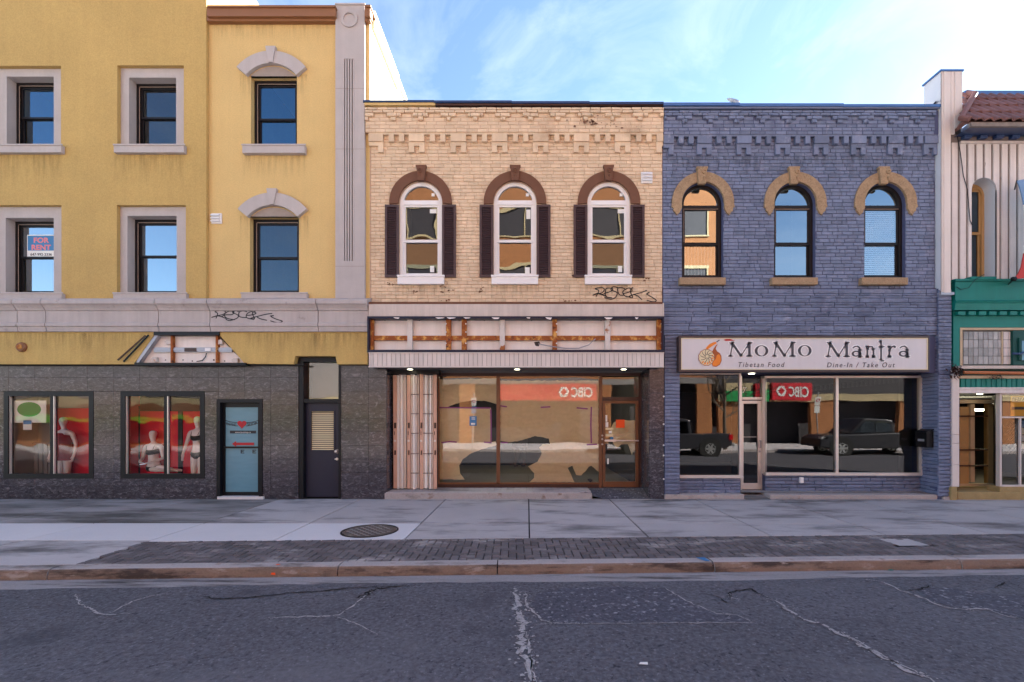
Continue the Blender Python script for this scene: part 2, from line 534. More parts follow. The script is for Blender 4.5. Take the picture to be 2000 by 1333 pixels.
class MB:
    def __init__(s):
        s.v, s.f, s.m, s.smooth = [], [], [], False

    def add(s, vs, fs, mi=0):
        k = len(s.v)
        s.v += [tuple(v) for v in vs]
        s.f += [tuple(i + k for i in f) for f in fs]
        s.m += [mi] * len(fs)
        return s

    def box(s, x0, x1, y0, y1, z0, z1, mi=0):
        return s.add([(x0, y0, z0), (x1, y0, z0), (x1, y1, z0), (x0, y1, z0), (x0, y0, z1), (x1, y0, z1), (x1, y1, z1), (x0, y1, z1)],
                     [(0, 1, 5, 4), (1, 2, 6, 5), (2, 3, 7, 6), (3, 0, 4, 7), (4, 5, 6, 7), (3, 2, 1, 0)], mi)

    def px(s, a, b, t, u, yf, yb, mi=0):
        """box from photo columns a..b and rows t..u, measured on its front face"""
        return s.box(X(a, yf), X(b, yf), yf, yb, Z(u, yf), Z(t, yf), mi)

    def prism(s, pts, y0, y1, mi=0):
        """outline in (x, z), from the front y0 back to y1"""
        ar = sum(pts[i][0] * pts[(i + 1) % len(pts)][1] - pts[(i + 1) % len(pts)][0] * pts[i][1] for i in range(len(pts)))
        if ar < 0:
            pts = pts[::-1]
        n = len(pts)
        v = [(p[0], y0, p[1]) for p in pts] + [(p[0], y1, p[1]) for p in pts]
        f = [tuple(range(n)), tuple(range(2 * n - 1, n - 1, -1))]
        f += [((i + 1) % n, i, n + i, n + (i + 1) % n) for i in range(n)]
        return s.add(v, f, mi)

    def pprism(s, pts, y0, y1, mi=0):
        return s.prism([(X(p[0], y0), Z(p[1], y0)) for p in pts], y0, y1, mi)

    def along(s, prof, x0, x1, mi=0):
        """profile in (y, z) swept along x"""
        n = len(prof)
        v = [(x0, p[0], p[1]) for p in prof] + [(x1, p[0], p[1]) for p in prof]
        f = [tuple(range(n)), tuple(range(2 * n - 1, n - 1, -1))] + [((i + 1) % n, i, n + i, n + (i + 1) % n) for i in range(n)]
        return s.add(v, f, mi)

    def ring(s, cx, cz, r0, r1, a0, a1, n, y0, y1, mi=0):
        v, f = [], []
        for i in range(n + 1):
            a = a0 + (a1 - a0) * i / n
            c, q = math.cos(a), math.sin(a)
            v += [(cx + r0 * c, y0, cz + r0 * q), (cx + r1 * c, y0, cz + r1 * q), (cx + r1 * c, y1, cz + r1 * q), (cx + r0 * c, y1, cz + r0 * q)]
        for i in range(n):
            b = i * 4
            for j in range(4):
                k = (j + 1) % 4
                f.append((b + j, b + k, b + 4 + k, b + 4 + j))
        f += [(0, 3, 2, 1), (n * 4, n * 4 + 1, n * 4 + 2, n * 4 + 3)]
        return s.add(v, f, mi)

    def tube(s, pts, r, n=6, mi=0, taper=None):
        pts = [Vector(p) for p in pts]
        v, f = [], []
        for i, p in enumerate(pts):
            d = (pts[min(i + 1, len(pts) - 1)] - pts[max(i - 1, 0)]).normalized()
            a = d.orthogonal().normalized()
            b = d.cross(a)
            rr = r if taper is None else r + (taper - r) * i / max(1, len(pts) - 1)
            if i:
                # keep the frame from twisting
                a = (pa - d * pa.dot(d)).normalized()
                b = d.cross(a)
            pa = a
            for k in range(n):
                t = 2 * math.pi * k / n
                v.append(p + a * (rr * math.cos(t)) + b * (rr * math.sin(t)))
        for i in range(len(pts) - 1):
            for k in range(n):
                k2 = (k + 1) % n
                f.append((i * n + k, i * n + k2, (i + 1) * n + k2, (i + 1) * n + k))
        f += [tuple(range(n))[::-1], tuple(range((len(pts) - 1) * n, len(pts) * n))]
        return s.add(v, f, mi)

    def lathe(s, c, axis, prof, n=24, mi=0):
        """prof: (radius, along) about axis through c"""
        c = Vector(c)
        ax = Vector(axis).normalized()
        a = ax.orthogonal().normalized()
        b = ax.cross(a)
        v, f = [], []
        for r, h in prof:
            for k in range(n):
                t = 2 * math.pi * k / n
                v.append(c + ax * h + a * (r * math.cos(t)) + b * (r * math.sin(t)))
        for i in range(len(prof) - 1):
            for k in range(n):
                k2 = (k + 1) % n
                f.append((i * n + k, i * n + k2, (i + 1) * n + k2, (i + 1) * n + k))
        f += [tuple(range(n))[::-1], tuple(range((len(prof) - 1) * n, len(prof) * n))]
        return s.add(v, f, mi)

    def quad(s, a, b, c, d, mi=0):
        return s.add([a, b, c, d], [(0, 1, 2, 3)], mi)

    def build(s, name, mats, parent=None, bevel=0.0, smooth=False, center=True):
        me = bpy.data.meshes.new(name)
        vs = [Vector(v) for v in s.v]
        c = Vector((0, 0, 0))
        if center and vs:
            lo = Vector([min(v[i] for v in vs) for i in range(3)])
            hi = Vector([max(v[i] for v in vs) for i in range(3)])
            c = (lo + hi) / 2
        me.from_pydata([v - c for v in vs], [], s.f)
        for m in (mats if isinstance(mats, (list, tuple)) else [mats]):
            me.materials.append(MAT[m] if isinstance(m, str) else m)
        me.polygons.foreach_set('material_index', s.m)
        if smooth:
            me.polygons.foreach_set('use_smooth', [True] * len(me.polygons))
        bm = bmesh.new()
        bm.from_mesh(me)
        bmesh.ops.recalc_face_normals(bm, faces=bm.faces)
        if bevel:
            es = [e for e in bm.edges if len(e.link_faces) == 2 and e.calc_face_angle(0) > 0.5]
            bmesh.ops.bevel(bm, geom=es, offset=bevel, segments=2, affect='EDGES', profile=0.6, clamp_overlap=True)
        bm.to_mesh(me)
        bm.free()
        o = bpy.data.objects.new(name, me)
        COL.objects.link(o)
        o.location = c
        attach(o, parent)
        return o


def text(body, size, loc, mat, parent, name='lettering', rot=(90, 0, 0), shear=0.0, space=1.0, offset=0.0, align='LEFT', ext=0.002, sx=1.0):
    cu = bpy.data.curves.new(name, 'FONT')
    cu.body = body
    cu.size = size
    cu.shear = shear
    cu.space_character = space
    cu.offset = offset
    cu.extrude = ext
    cu.align_x = align
    cu.resolution_u = 4
    t = bpy.data.objects.new('tmp_text', cu)
    COL.objects.link(t)
    bpy.context.view_layer.update()
    me = bpy.data.meshes.new_from_object(t.evaluated_get(bpy.context.evaluated_depsgraph_get()))
    bpy.data.objects.remove(t)
    me.materials.clear()
    me.materials.append(MAT[mat])
    o = bpy.data.objects.new(name, me)
    COL.objects.link(o)
    o.location = loc
    o.rotation_euler = [R(a) for a in rot]
    o.scale = (sx, 1, 1)
    attach(o, parent)
    return o


# ---- unit pieces (front is -y), shared by every brick, stone, tile, slab
def unit_piece(rng, ix=0.03, iz=0.10, jx=0.012, jz=0.05, jy=0.10, mid=-0.15):
    v = []
    for y, a, b in ((0.5, 0, 0), (mid, 0, 0), (-0.5, ix, iz)):
        for sx, sz in ((-1, -1), (1, -1), (1, 1), (-1, 1)):
            j = (y == -0.5)
            v.append((sx * (0.5 - a) + (rng.uniform(-jx, jx) if j else 0), y + (rng.uniform(-jy, jy) if j else 0), sz * (0.5 - b) + (rng.uniform(-jz, jz) if j else 0)))
    f = [(8, 9, 10, 11)]
    for k in (0, 4):
        for i in range(4):
            j = (i + 1) % 4
            f.append((k + i, k + j, k + 4 + j, k + 4 + i))
    return v, f


def unit_rough(rng, nx=5, nz=2, amp=0.42):
    v, f = [], []
    for k in range(nz + 1):
        for i in range(nx + 1):
            e = i in (0, nx) or k in (0, nz)
            x, z = -0.5 + i / nx, -0.5 + k / nz
            if not e:
                x += rng.uniform(-.08, .08)
                z += rng.uniform(-.22, .22)
            v.append((x * (0.985 if e else 1), -0.12 + rng.uniform(-.08, .08) if e else -0.5 + rng.uniform(0, amp), z * (0.93 if e else 1)))
    for k in range(nz):
        for i in range(nx):
            a = k * (nx + 1) + i
            f.append((a, a + 1, a + nx + 2, a + nx + 1))
    b = len(v)
    v += [(-.5, .5, -.5), (.5, .5, -.5), (.5, .5, .5), (-.5, .5, .5)]
    bot = [i for i in range(nx + 1)]
    top = [nz * (nx + 1) + i for i in range(nx + 1)]
    f.append(tuple(bot[::-1]) + (b, b + 1))
    f.append(tuple(top) + (b + 2, b + 3))
    f.append(tuple(k * (nx + 1) for k in range(nz + 1)) + (b + 3, b))
    f.append(tuple(k * (nx + 1) + nx for k in range(nz, -1, -1)) + (b + 1, b + 2))
    return v, f


rg = random.Random(3)
UNITS = dict(
    brick=[unit_piece(rg) for _ in range(5)],
    tile=[unit_piece(rg, 0.004, 0.007, 0.0, 0.0, 0.03, -0.42) for _ in range(3)],
    paver=[unit_piece(rg, 0.045, 0.07, 0.01, 0.02, 0.08, -0.3) for _ in range(5)],
    slab=[unit_piece(rg, 0.004, 0.006, 0.0, 0.0, 0.02, -0.42) for _ in range(3)],
    rough=[unit_rough(rg) for _ in range(8)],
)
_um = {}


def pieces(parent, name, mat, items, unit, cap=300, stuff=None, label=None):
    """items: (centre, (sx, sy, sz), rotation or None). The pieces that show largest become objects, the rest one mesh."""
    items = sorted(items, key=lambda it: (Vector(it[0]) - CAM).length)
    rr = random.Random(len(items))
    us = UNITS[unit]
    for it in items[:cap]:
        k = rr.randrange(len(us))
        key = (unit, k, mat)
        if key not in _um:
            me = bpy.data.meshes.new(name)
            me.from_pydata(us[k][0], [], us[k][1])
            me.materials.append(MAT[mat])
            bm = bmesh.new()
            bm.from_mesh(me)
            bmesh.ops.recalc_face_normals(bm, faces=bm.faces)
            bm.to_mesh(me)
            bm.free()
            _um[key] = me
        o = bpy.data.objects.new(name, _um[key])
        COL.objects.link(o)
        o.location = it[0]
        if it[2] is not None:
            o.rotation_euler = it[2].to_euler()
        o.scale = it[1]
        attach(o, parent)
    if len(items) > cap:
        mb = MB()
        for it in items[cap:]:
            v, f = us[rr.randrange(len(us))]
            c, s_, rot = Vector(it[0]), it[1], it[2]
            pts = []
            for p in v:
                q = Vector((p[0] * s_[0], p[1] * s_[1], p[2] * s_[2]))
                if rot is not None:
                    q = rot @ q
                pts.append(c + q)
            mb.add(pts, f)
        o = mb.build(stuff, mat, parent)
        o['kind'] = 'stuff'


def brick_rows(x0, x1, z0, z1, pitch, length, yf, rects=(), arcs=(), depth=0.03, joint=0.0072, rr=None, jy=0.003, bond=True):
    """running-bond items between x0..x1, z0..z1 cut round openings"""
    rr = rr or random.Random(11)
    n = max(1, round((z1 - z0) / pitch))
    p = (z1 - z0) / n
    out = []
    for k in range(n):
        za, zb = z0 + k * p, z0 + (k + 1) * p
        zc = (za + zb) / 2
        cuts = []
        for (a, b, c, d) in rects:
            if min(zb, d) - max(za, c) > 0.25 * p:
                cuts.append((a, b))
        for (cx, cz, r) in arcs:
            if cz <= zc < cz + r:
                h = math.sqrt(max(0, r * r - (zc - cz) ** 2))
                cuts.append((cx - h, cx + h))
        x = x0 - (length * (0.5 if k % 2 else 0.0) + rr.uniform(0, 0.25) * length) * (1 if bond else 0)
        while x < x1:
            ln = length * (rr.uniform(0.93, 1.07) if rr.random() > 0.1 else 0.5)
            segs = [(max(x, x0), min(x + ln, x1))]
            for (a, b) in cuts:
                ns = []
                for (s0, s1) in segs:
                    if b <= s0 or a >= s1:
                        ns.append((s0, s1))
                    else:
                        if a > s0:
                            ns.append((s0, a))
                        if b < s1:
                            ns.append((b, s1))
                segs = ns
            for (s0, s1) in segs:
                if s1 - s0 > 0.03:
                    out.append((((s0 + s1) / 2, yf + depth / 2 + rr.uniform(-jy, jy), zc + rr.uniform(-.0015, .0015)),
                                (s1 - s0 - joint * rr.uniform(.7, 1.2), depth, p - joint * rr.uniform(.7, 1.2)), None))
            x += ln
    return out


def wall(mb, x0, x1, z0, z1, y, holes=(), arcs=(), mi=0):
    """flat front with openings: holes (x0,x1,z0,z1); arcs (cx, r, zspring, zbottom)"""
    rects = list(holes) + [(c - r, c + r, zb, zs + r) for (c, r, zs, zb) in arcs]
    xs = sorted({x0, x1, *[q for h in rects for q in h[:2] if x0 < q < x1]})
    zs_ = sorted({z0, z1, *[q for h in rects for q in h[2:] if z0 < q < z1]})
    for i in range(len(xs) - 1):
        for k in range(len(zs_) - 1):
            cx, cz = (xs[i] + xs[i + 1]) / 2, (zs_[k] + zs_[k + 1]) / 2
            if any(h[0] < cx < h[1] and h[2] < cz < h[3] for h in rects):
                continue
            mb.quad((xs[i], y, zs_[k]), (xs[i + 1], y, zs_[k]), (xs[i + 1], y, zs_[k + 1]), (xs[i], y, zs_[k + 1]), mi)
    for (c, r, zs, zb) in arcs:
        n = 14
        for sg in (-1, 1):
            corner = (c + sg * r, y, zs + r)
            pts = [(c + sg * r * math.cos(math.pi / 2 * i / n), y, zs + r * math.sin(math.pi / 2 * i / n)) for i in range(n + 1)]
            for i in range(n):
                mb.add([corner, pts[i], pts[i + 1]], [(0, 1, 2)], mi)
    return mb


def reveal(mb, pts, y0, y1, mi=0, closed=True):
    n = len(pts)
    for i in range(n if closed else n - 1):
        a, b = pts[i], pts[(i + 1) % n]
        mb.quad((a[0], y0, a[1]), (b[0], y0, b[1]), (b[0], y1, b[1]), (a[0], y1, a[1]), mi)


def arc_outline(c, r, zs, zb, n=20):
    return [(c - r, zb)] + [(c - r * math.cos(math.pi * i / n), zs + r * math.sin(math.pi * i / n)) for i in range(n + 1)] + [(c + r, zb)]


def frame_boxes(mb, x0, x1, z0, z1, w_, yf, yb, mi=0, bottom=True):
    mb.box(x0, x0 + w_, yf, yb, z0, z1, mi)
    mb.box(x1 - w_, x1, yf, yb, z0, z1, mi)
    mb.box(x0 + w_, x1 - w_, yf, yb, z1 - w_, z1, mi)
    if bottom:
        mb.box(x0 + w_, x1 - w_, yf, yb, z0, z0 + w_, mi)


def sash_window(parent, x0, x1, z0, z1, y, zr, fmat, panes, fw=0.07, sw=0.045):
    """double-hung: outer frame, two sashes with a meeting rail at zr, two panes"""
    f = MB()
    frame_boxes(f, x0, x1, z0, z1, fw, y, y + 0.10)
    wnd = f.build('window', fmat, parent)
    for (a, b, yy, pm) in ((zr, z1 - fw, y + 0.03, panes[0]), (z0 + fw, zr + 0.03, y + 0.06, panes[1])):
        s = MB()
        frame_boxes(s, x0 + fw, x1 - fw, a, b, sw, yy, yy + 0.028)
        s.build('sash', fmat, wnd)
        p = MB()
        p.quad((x0 + fw + sw, yy + .014, a + sw), (x1 - fw - sw, yy + .014, a + sw), (x1 - fw - sw, yy + .014, b - sw), (x0 + fw + sw, yy + .014, b - sw))
        p.build('pane', pm, wnd)
    e = MB()
    e.box(x0 + fw - .012, x0 + fw, y - .004, y + .02, z0 + fw, z1 - fw)
    e.box(x0 + fw, x1 - fw, y - .004, y + .02, z1 - fw, z1 - fw + .012)
    e.build('bead', 'frame_edge', wnd)
    return wnd


def arched_window(parent, cx, r, zs, zb, y, fmat, panes, fw, tz, rz, sw=0.045, edge=None):
    """round-headed window: frame, transom bar tz=(z0,z1), meeting rail rz=(z0,z1), panes = arch, upper, lower"""
    f = MB()
    f.ring(cx, zs, r - fw, r, 0, math.pi, 28, y, y + .09)
    f.box(cx - r, cx - r + fw, y, y + .09, zb, zs)
    f.box(cx + r - fw, cx + r, y, y + .09, zb, zs)
    f.box(cx - r + fw, cx + r - fw, y, y + .09, zb, zb + fw * .8)
    f.box(cx - r + fw, cx + r - fw, y - .005, y + .08, tz[0], tz[1])
    wnd = f.build('window', fmat, parent)
    s = MB()
    frame_boxes(s, cx - r + fw, cx + r - fw, rz[0], tz[0], sw, y + .02, y + .05)
    s.build('sash', fmat, wnd)
    s = MB()
    frame_boxes(s, cx - r + fw, cx + r - fw, zb + fw * .8, rz[1], sw, y + .05, y + .08)
    s.build('sash', fmat, wnd)
    p = MB()
    n = 24
    rr_ = r - fw * .9
    a0 = math.asin(min(.99, max(0, (tz[1] - zs) / rr_)))
    pts = [(cx + rr_ * math.cos(a0 + (math.pi - 2 * a0) * i / n), y + .04, zs + rr_ * math.sin(a0 + (math.pi - 2 * a0) * i / n)) for i in range(n + 1)]
    p.add(pts, [tuple(range(n + 1))])
    p.build('pane', panes[0], wnd)
    p = MB()
    p.quad((cx - r + fw + sw, y + .035, rz[1]), (cx + r - fw - sw, y + .035, rz[1]), (cx + r - fw - sw, y + .035, tz[0] - sw), (cx - r + fw + sw, y + .035, tz[0] - sw))
    p.build('pane', panes[1], wnd)
    p = MB()
    p.quad((cx - r + fw + sw, y + .065, zb + fw + sw * .8), (cx + r - fw - sw, y + .065, zb + fw + sw * .8), (cx + r - fw - sw, y + .065, rz[0]), (cx - r + fw + sw, y + .065, rz[0]))
    p.build('pane', panes[2], wnd)
    if edge:
        e = MB()
        e.box(cx - r + fw, cx + r - fw, y + .012, y + .02, tz[0] - .015, tz[0] - .003)
        e.box(cx - r + fw, cx - r + fw + .012, y + .012, y + .02, rz[1], tz[0] - .016)
        e.build('bead', edge, wnd)
    return wnd


def shell(mb, x0, x1, y0, y1, z0, z1, roof=True):
    """the hidden rest of a building: back, sides, roof"""
    mb.quad((x0, y1, z0), (x1, y1, z0), (x1, y1, z1), (x0, y1, z1))
    mb.quad((x0, y0, z0), (x0, y1, z0), (x0, y1, z1), (x0, y0, z1))
    mb.quad((x1, y0, z0), (x1, y1, z0), (x1, y1, z1), (x1, y0, z1))
    if roof:
        mb.quad((x0, y0, z1), (x1, y0, z1), (x1, y1, z1), (x0, y1, z1))


def room(parent, x0, x1, y0, y1, z0, z1, wmat='room', fmat='room_floor', name='interior'):
    m = MB()
    m.quad((x0, y1, z0), (x1, y1, z0), (x1, y1, z1), (x0, y1, z1))
    m.quad((x0, y0, z0), (x0, y1, z0), (x0, y1, z1), (x0, y0, z1))
    m.quad((x1, y0, z0), (x1, y1, z0), (x1, y1, z1), (x1, y0, z1))
    m.quad((x0, y0, z1), (x1, y0, z1), (x1, y1, z1), (x0, y1, z1))
    m.quad((x0, y0, z0), (x1, y0, z0), (x1, y1, z0), (x0, y1, z0), 1)
    return m.build(name, [wmat, fmat], parent)

# ================================================================== GROUND
KS = 0.035                                    # the kerb runs slightly askew to the shop fronts


def TK(u, v, z=0.0):
    """kerb frame: u along the kerb, v towards the road from the paver edge"""
    a = math.atan(KS)
    return Vector((u * math.cos(a) + v * math.sin(a), -3.30 + u * math.sin(a) - v * math.cos(a), z))


TH = math.atan(KS)
RZ = -0.115                                   # gutter level
m = MB()
m.quad((-300, -300, -.30), (300, -300, -.30), (300, 300, -.30), (-300, 300, -.30))
tag(m.build('ground', 'opp_grey'), kind='structure')

m = MB()
m.add([(-26, .4, -.02), (26, .4, -.02), TK(26, 1.06, -.02), TK(-26, 1.06, -.02)], [(0, 1, 2, 3)])
sidewalk = tag(m.build('sidewalk', 'paver_joint'), kind='structure')


def slab_poly(cs, mat, top=0.0, gap=0.011):
    c = sum((Vector(p) for p in cs), Vector((0, 0))) / len(cs)
    pts = []
    for p in cs:
        p = Vector(p)
        pts.append((p.x + (gap if p.x < c.x else -gap), p.y + (gap if p.y < c.y else -gap)))
    m = MB()
    n = len(pts)
    inn = [(p[0] + (.004 if p[0] < c.x else -.004), p[1] + (.004 if p[1] < c.y else -.004)) for p in pts]
    v = [(p[0], p[1], -.06) for p in pts] + [(p[0], p[1], top - .004) for p in pts] + [(p[0], p[1], top) for p in inn]
    f = [tuple(range(2 * n, 3 * n))]
    for k in (0, n):
        f += [(k + i, k + (i + 1) % n, k + n + (i + 1) % n, k + n + i) for i in range(n)]
    m.add(v, f)
    return m.build('slab', mat, sidewalk)


XJ = [-14.4, -12.6, -10.8, -9.0, -7.2, -5.37, -3.62, -1.77, 0.03, 1.78, 3.62, 5.37, 7.0, 8.6, 10.3, 12.0, 13.8]


def edge(x):
    return -3.30 + KS * x


for i in range(len(XJ) - 1):
    a, b = XJ[i], XJ[i + 1]
    rj = random.uniform(-.002, .002)
    slab_poly([(a, .10), (b, .10), (b, -2.33), (a, -2.33)], 'slab_dirty' if b < -5 else 'slab', rj)
    new = b <= -1.7
    slab_poly([(a, -2.33), (b, -2.33), (b, edge(b) if not (b < -5.3) else -3.42), (a, edge(a) if not (b < -5.3) else -3.42)], 'slab_new' if new else 'slab', rj)
    if b < -5.3:
        slab_poly([(a, -3.42), (b, -3.42), (b, edge(b) - 1.03), (a, edge(a) - 1.03)], 'slab')
# herringbone pavers between the slabs and the kerb
its = []
rr = random.Random(5)
UP = Matrix.Rotation(R(-90), 3, 'X')
ROTK = Matrix.Rotation(TH, 3, 'Z') @ UP
cw = 1.03 / 10
u0, u1 = -5.42, 10.0
nx = int((u1 - u0) / cw)
SKIP = [(5.05, 5.5, 0.22, 0.60)]
for i in range(nx):
    for j in range(10):
        k = (i - j) % 4
        if k == 0:
            uu, vv, su, sv = i + 1, j + .5, 2, 1
        elif k == 3 and j < 9:
            uu, vv, su, sv = i + .5, j + 1, 1, 2
        elif k == 3 and j == 9:
            uu, vv, su, sv = i + .5, j + .5, 1, 1
        elif k == 2 and j == 0:
            uu, vv, su, sv = i + .5, j + .5, 1, 1
        else:
            continue
        U, V = u0 + uu * cw, vv * cw
        if any(a < U < b and c < V < d for a, b, c, d in SKIP):
            continue
        its.append((TK(U, V, -.025 + rr.uniform(-.003, .003)), (su * cw - .009, .05, sv * cw - .009), ROTK))
pieces(sidewalk, 'paver', 'paver', its, 'paver', 300, 'paving')
m = MB()
m.add([TK(5.06, .23, .001), TK(5.49, .23, .001), TK(5.49, .59, .001), TK(5.06, .59, .001)], [(3, 2, 1, 0)])
m.build('utility_plate', 'slab', sidewalk)

m = MB()
m.add([TK(-26, 1.03, -.05), TK(26, 1.03, -.05), TK(26, 1.2, -.05), TK(-26, 1.2, -.05)], [(0, 1, 2, 3)])
kerb = tag(m.build('kerb', 'joint'), kind='structure')
KJ = [-13.5, -9.6, -5.55, -2.27, -0.40, 2.20, 5.3, 8.4, 11.5, 15]
for i in range(len(KJ) - 1):
    m = MB()
    g = .008 if KJ[i] != 2.20 else .02
    ns = 10
    a, b = KJ[i] + g, KJ[i + 1] - .006
    prof = [(1.035, -.16), (1.035, .002), (1.17, .001), (1.195, -.006), (1.21, -.024), (1.225, -.075), (1.232, -.16)]
    rows = []
    for k in range(ns + 1):
        u = a + (b - a) * k / ns
        rows.append([TK(u, v + (random.uniform(-.004, .004) if q > 1 else 0), z + (random.uniform(-.003, .003) if 0 < q < 6 else 0)) for q, (v, z) in enumerate(prof)])
    v = [p for r_ in rows for p in r_]
    P = len(prof)
    for k in range(ns):
        pass
    f, mi = [], []
    m.v = [tuple(p) for p in v]
    for k in range(ns):
        for q in range(P - 1):
            m.f.append((k * P + q, k * P + q + 1, (k + 1) * P + q + 1, (k + 1) * P + q))
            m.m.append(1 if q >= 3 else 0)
    m.f += [tuple(range(P)), tuple(range(ns * P, ns * P + P))[::-1]]
    m.m += [0, 0]
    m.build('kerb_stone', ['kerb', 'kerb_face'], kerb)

m = MB()
nn = 60
for i in range(nn):
    a, b = -26 + 52 * i / nn, -26 + 52 * (i + 1) / nn
    m.quad(TK(a, 1.2, RZ), TK(b, 1.2, RZ), TK(b, 1.56, RZ - .012), TK(a, 1.56, RZ - .012))
tag(m.build('gutter', 'gutter'), kind='structure')
RL = RZ - .006
m = MB()
pv = []
rr = random.Random(8)
for i in range(241):
    u = -30 + 60 * i / 240
    p = TK(u, 1.47 + rr.uniform(-.02, .02) + .03 * math.sin(u * .9), RL)
    pv.append(p)
for i in range(240):
    a, b = pv[i], pv[i + 1]
    m.quad((a.x, -14.9, RL), (b.x, -14.9, RL), b, a)
road = tag(m.build('road', 'asphalt'), kind='structure')


def ribbon(pts, w_, mat, name='crack', z=.004, jag=.5, seed=1):
    rr = random.Random(seed)
    P = [G(px, py, RL) for px, py in pts]
    q = [P[0]]
    for a, b in zip(P, P[1:]):
        n = max(2, int((b - a).length / .05))
        for k in range(1, n + 1):
            q.append(a.lerp(b, k / n))
    m = MB()
    vv = []
    for i, p in enumerate(q):
        d = (q[min(i + 1, len(q) - 1)] - q[max(i - 1, 0)]).normalized()
        s_ = Vector((-d.y, d.x, 0))
        f = w_ * .36 * (0.25 + .75 * min(1, i / 4, (len(q) - 1 - i) / 4))
        sh = s_ * rr.uniform(-.6, .6) * w_
        vv.append((p + sh + s_ * f * rr.uniform(1 - jag, 1 + jag), p + sh - s_ * f * rr.uniform(1 - jag, 1 + jag)))
    for (a, b), (c, d) in zip(vv, vv[1:]):
        m.quad((a.x, a.y, RL + z), (b.x, b.y, RL + z), (d.x, d.y, RL + z), (c.x, c.y, RL + z))
    # crumbs broken off along the edges
    for p in q:
        for _ in range(3):
            c = Vector((p.x + rr.gauss(0, w_ * .75), p.y + rr.gauss(0, w_ * .75)))
            r_ = rr.uniform(.10, .32) * w_
            a0 = rr.uniform(0, 6.28)
            k = rr.randint(3, 5)
            m.add([(c.x + r_ * rr.uniform(.6, 1.4) * math.cos(a0 + 6.28 * t / k), c.y + r_ * rr.uniform(.6, 1.4) * math.sin(a0 + 6.28 * t / k), RL + z + .001) for t in range(k)], [tuple(range(k))])
    o = m.build(name, mat, road)
    o['kind'] = 'stuff'
    return o


m = MB()
pp = [G(px, py, RL) for px, py in [(1050, 1160), (1100, 1150), (1200, 1147), (1300, 1150), (1345, 1176), (1400, 1201), (1440, 1203), (1466, 1216), (1300, 1217), (1150, 1218), (1085, 1218), (1052, 1205), (1038, 1180)]]
m.add([(p.x, p.y, RL + .003) for p in pp], [tuple(range(len(pp)))])
m.build('patch', 'patch', road)
m = MB()
pp = [G(px, py, RL) for px, py in [(1790, 1150), (1850, 1149), (1930, 1160), (2000, 1165), (2060, 1175), (2060, 1225), (1970, 1204), (1930, 1192), (1860, 1188), (1825, 1176)]]
m.add([(p.x, p.y, RL + .003) for p in pp], [tuple(range(len(pp)))])
m.build('patch', 'patch', road)
cr = [
    ([(530, 1208), (585, 1206), (640, 1205), (662, 1203), (682, 1190), (700, 1176), (718, 1162), (736, 1152)], .022, 'crack_white'),
    ([(660, 1206), (690, 1217), (712, 1228), (738, 1239)], .018, 'crack_white'),
    ([(147, 1162), (153, 1178), (180, 1194), (206, 1203), (255, 1199)], .022, 'crack_white'),
    ([(190, 1208), (220, 1196), (258, 1176), (290, 1166), (325, 1160)], .02, 'crack_white'),
    ([(392, 1165), (425, 1172), (500, 1168), (560, 1160), (640, 1155), (680, 1150), (750, 1147), (800, 1146)], .026, 'crack_black'),
    ([(700, 1170), (715, 1162), (735, 1152), (760, 1148)], .06, 'crack_black'),
    ([(1006, 1155), (1009, 1180), (1018, 1213), (1025, 1240), (1024, 1270), (1026, 1300), (1032, 1340)], .070, 'crack_white'),
    ([(1030, 1235), (1035, 1270), (1038, 1300), (1046, 1336)], .026, 'crack_white'),
    ([(1026, 1158), (1029, 1180), (1045, 1200), (1055, 1213), (1090, 1219)], .030, 'crack_white'),
    ([(1045, 1222), (1092, 1219), (1200, 1219), (1350, 1218), (1468, 1217)], .016, 'crack_white'),
    ([(1300, 1150), (1340, 1175), (1400, 1200), (1440, 1203), (1470, 1217)], .020, 'crack_white'),
    ([(1380, 1162), (1400, 1166), (1420, 1178), (1435, 1179)], .022, 'crack_black'),
    ([(1426, 1170), (1421, 1160), (1440, 1155), (1468, 1151), (1482, 1160), (1505, 1172)], .028, 'crack_black'),
    ([(1423, 1158), (1428, 1168), (1440, 1171)], .024, 'crack_white'),
    ([(1500, 1170), (1530, 1184), (1560, 1205), (1600, 1221), (1650, 1243), (1700, 1272), (1760, 1303), (1850, 1345)], .046, 'crack_white'),
    ([(1640, 1236), (1700, 1268), (1740, 1290), (1800, 1320)], .03, 'crack_white'),
    ([(1685, 1132), (1722, 1137), (1760, 1155), (1800, 1168), (1828, 1180), (1858, 1190), (1930, 1191), (1970, 1205), (2010, 1214)], .030, 'crack_white'),
    ([(1770, 1155), (1800, 1152), (1815, 1144)], .03, 'crack_black'),
    ([(1940, 1148), (1965, 1140), (1990, 1146)], .03, 'crack_black'),
]
for i, (pts, w_, mt) in enumerate(cr):
    ribbon(pts, w_, mt, z=.006 if mt == 'crack_white' else .008, seed=i, jag=.75)
# bits of litter on the asphalt
for px, py, mt, lab in [(1257, 1300, 'poster_white', 'flattened pale scrap of litter on the asphalt near the patch'),
                        (1740, 1116, 'green', 'green scrap of litter lying in the gutter by the kerb')]:
    p = G(px, py, RL)
    m = MB()
    m.add([(p.x - .035, p.y, RL + .010), (p.x + .03, p.y - .012, RL + .012), (p.x + .035, p.y + .02, RL + .016), (p.x - .02, p.y + .024, RL + .012), (p.x, p.y + .008, RL + .02)],
          [(0, 1, 4), (1, 2, 4), (2, 3, 4), (3, 0, 4)])
    tag(m.build('litter', mt), lab, 'litter')
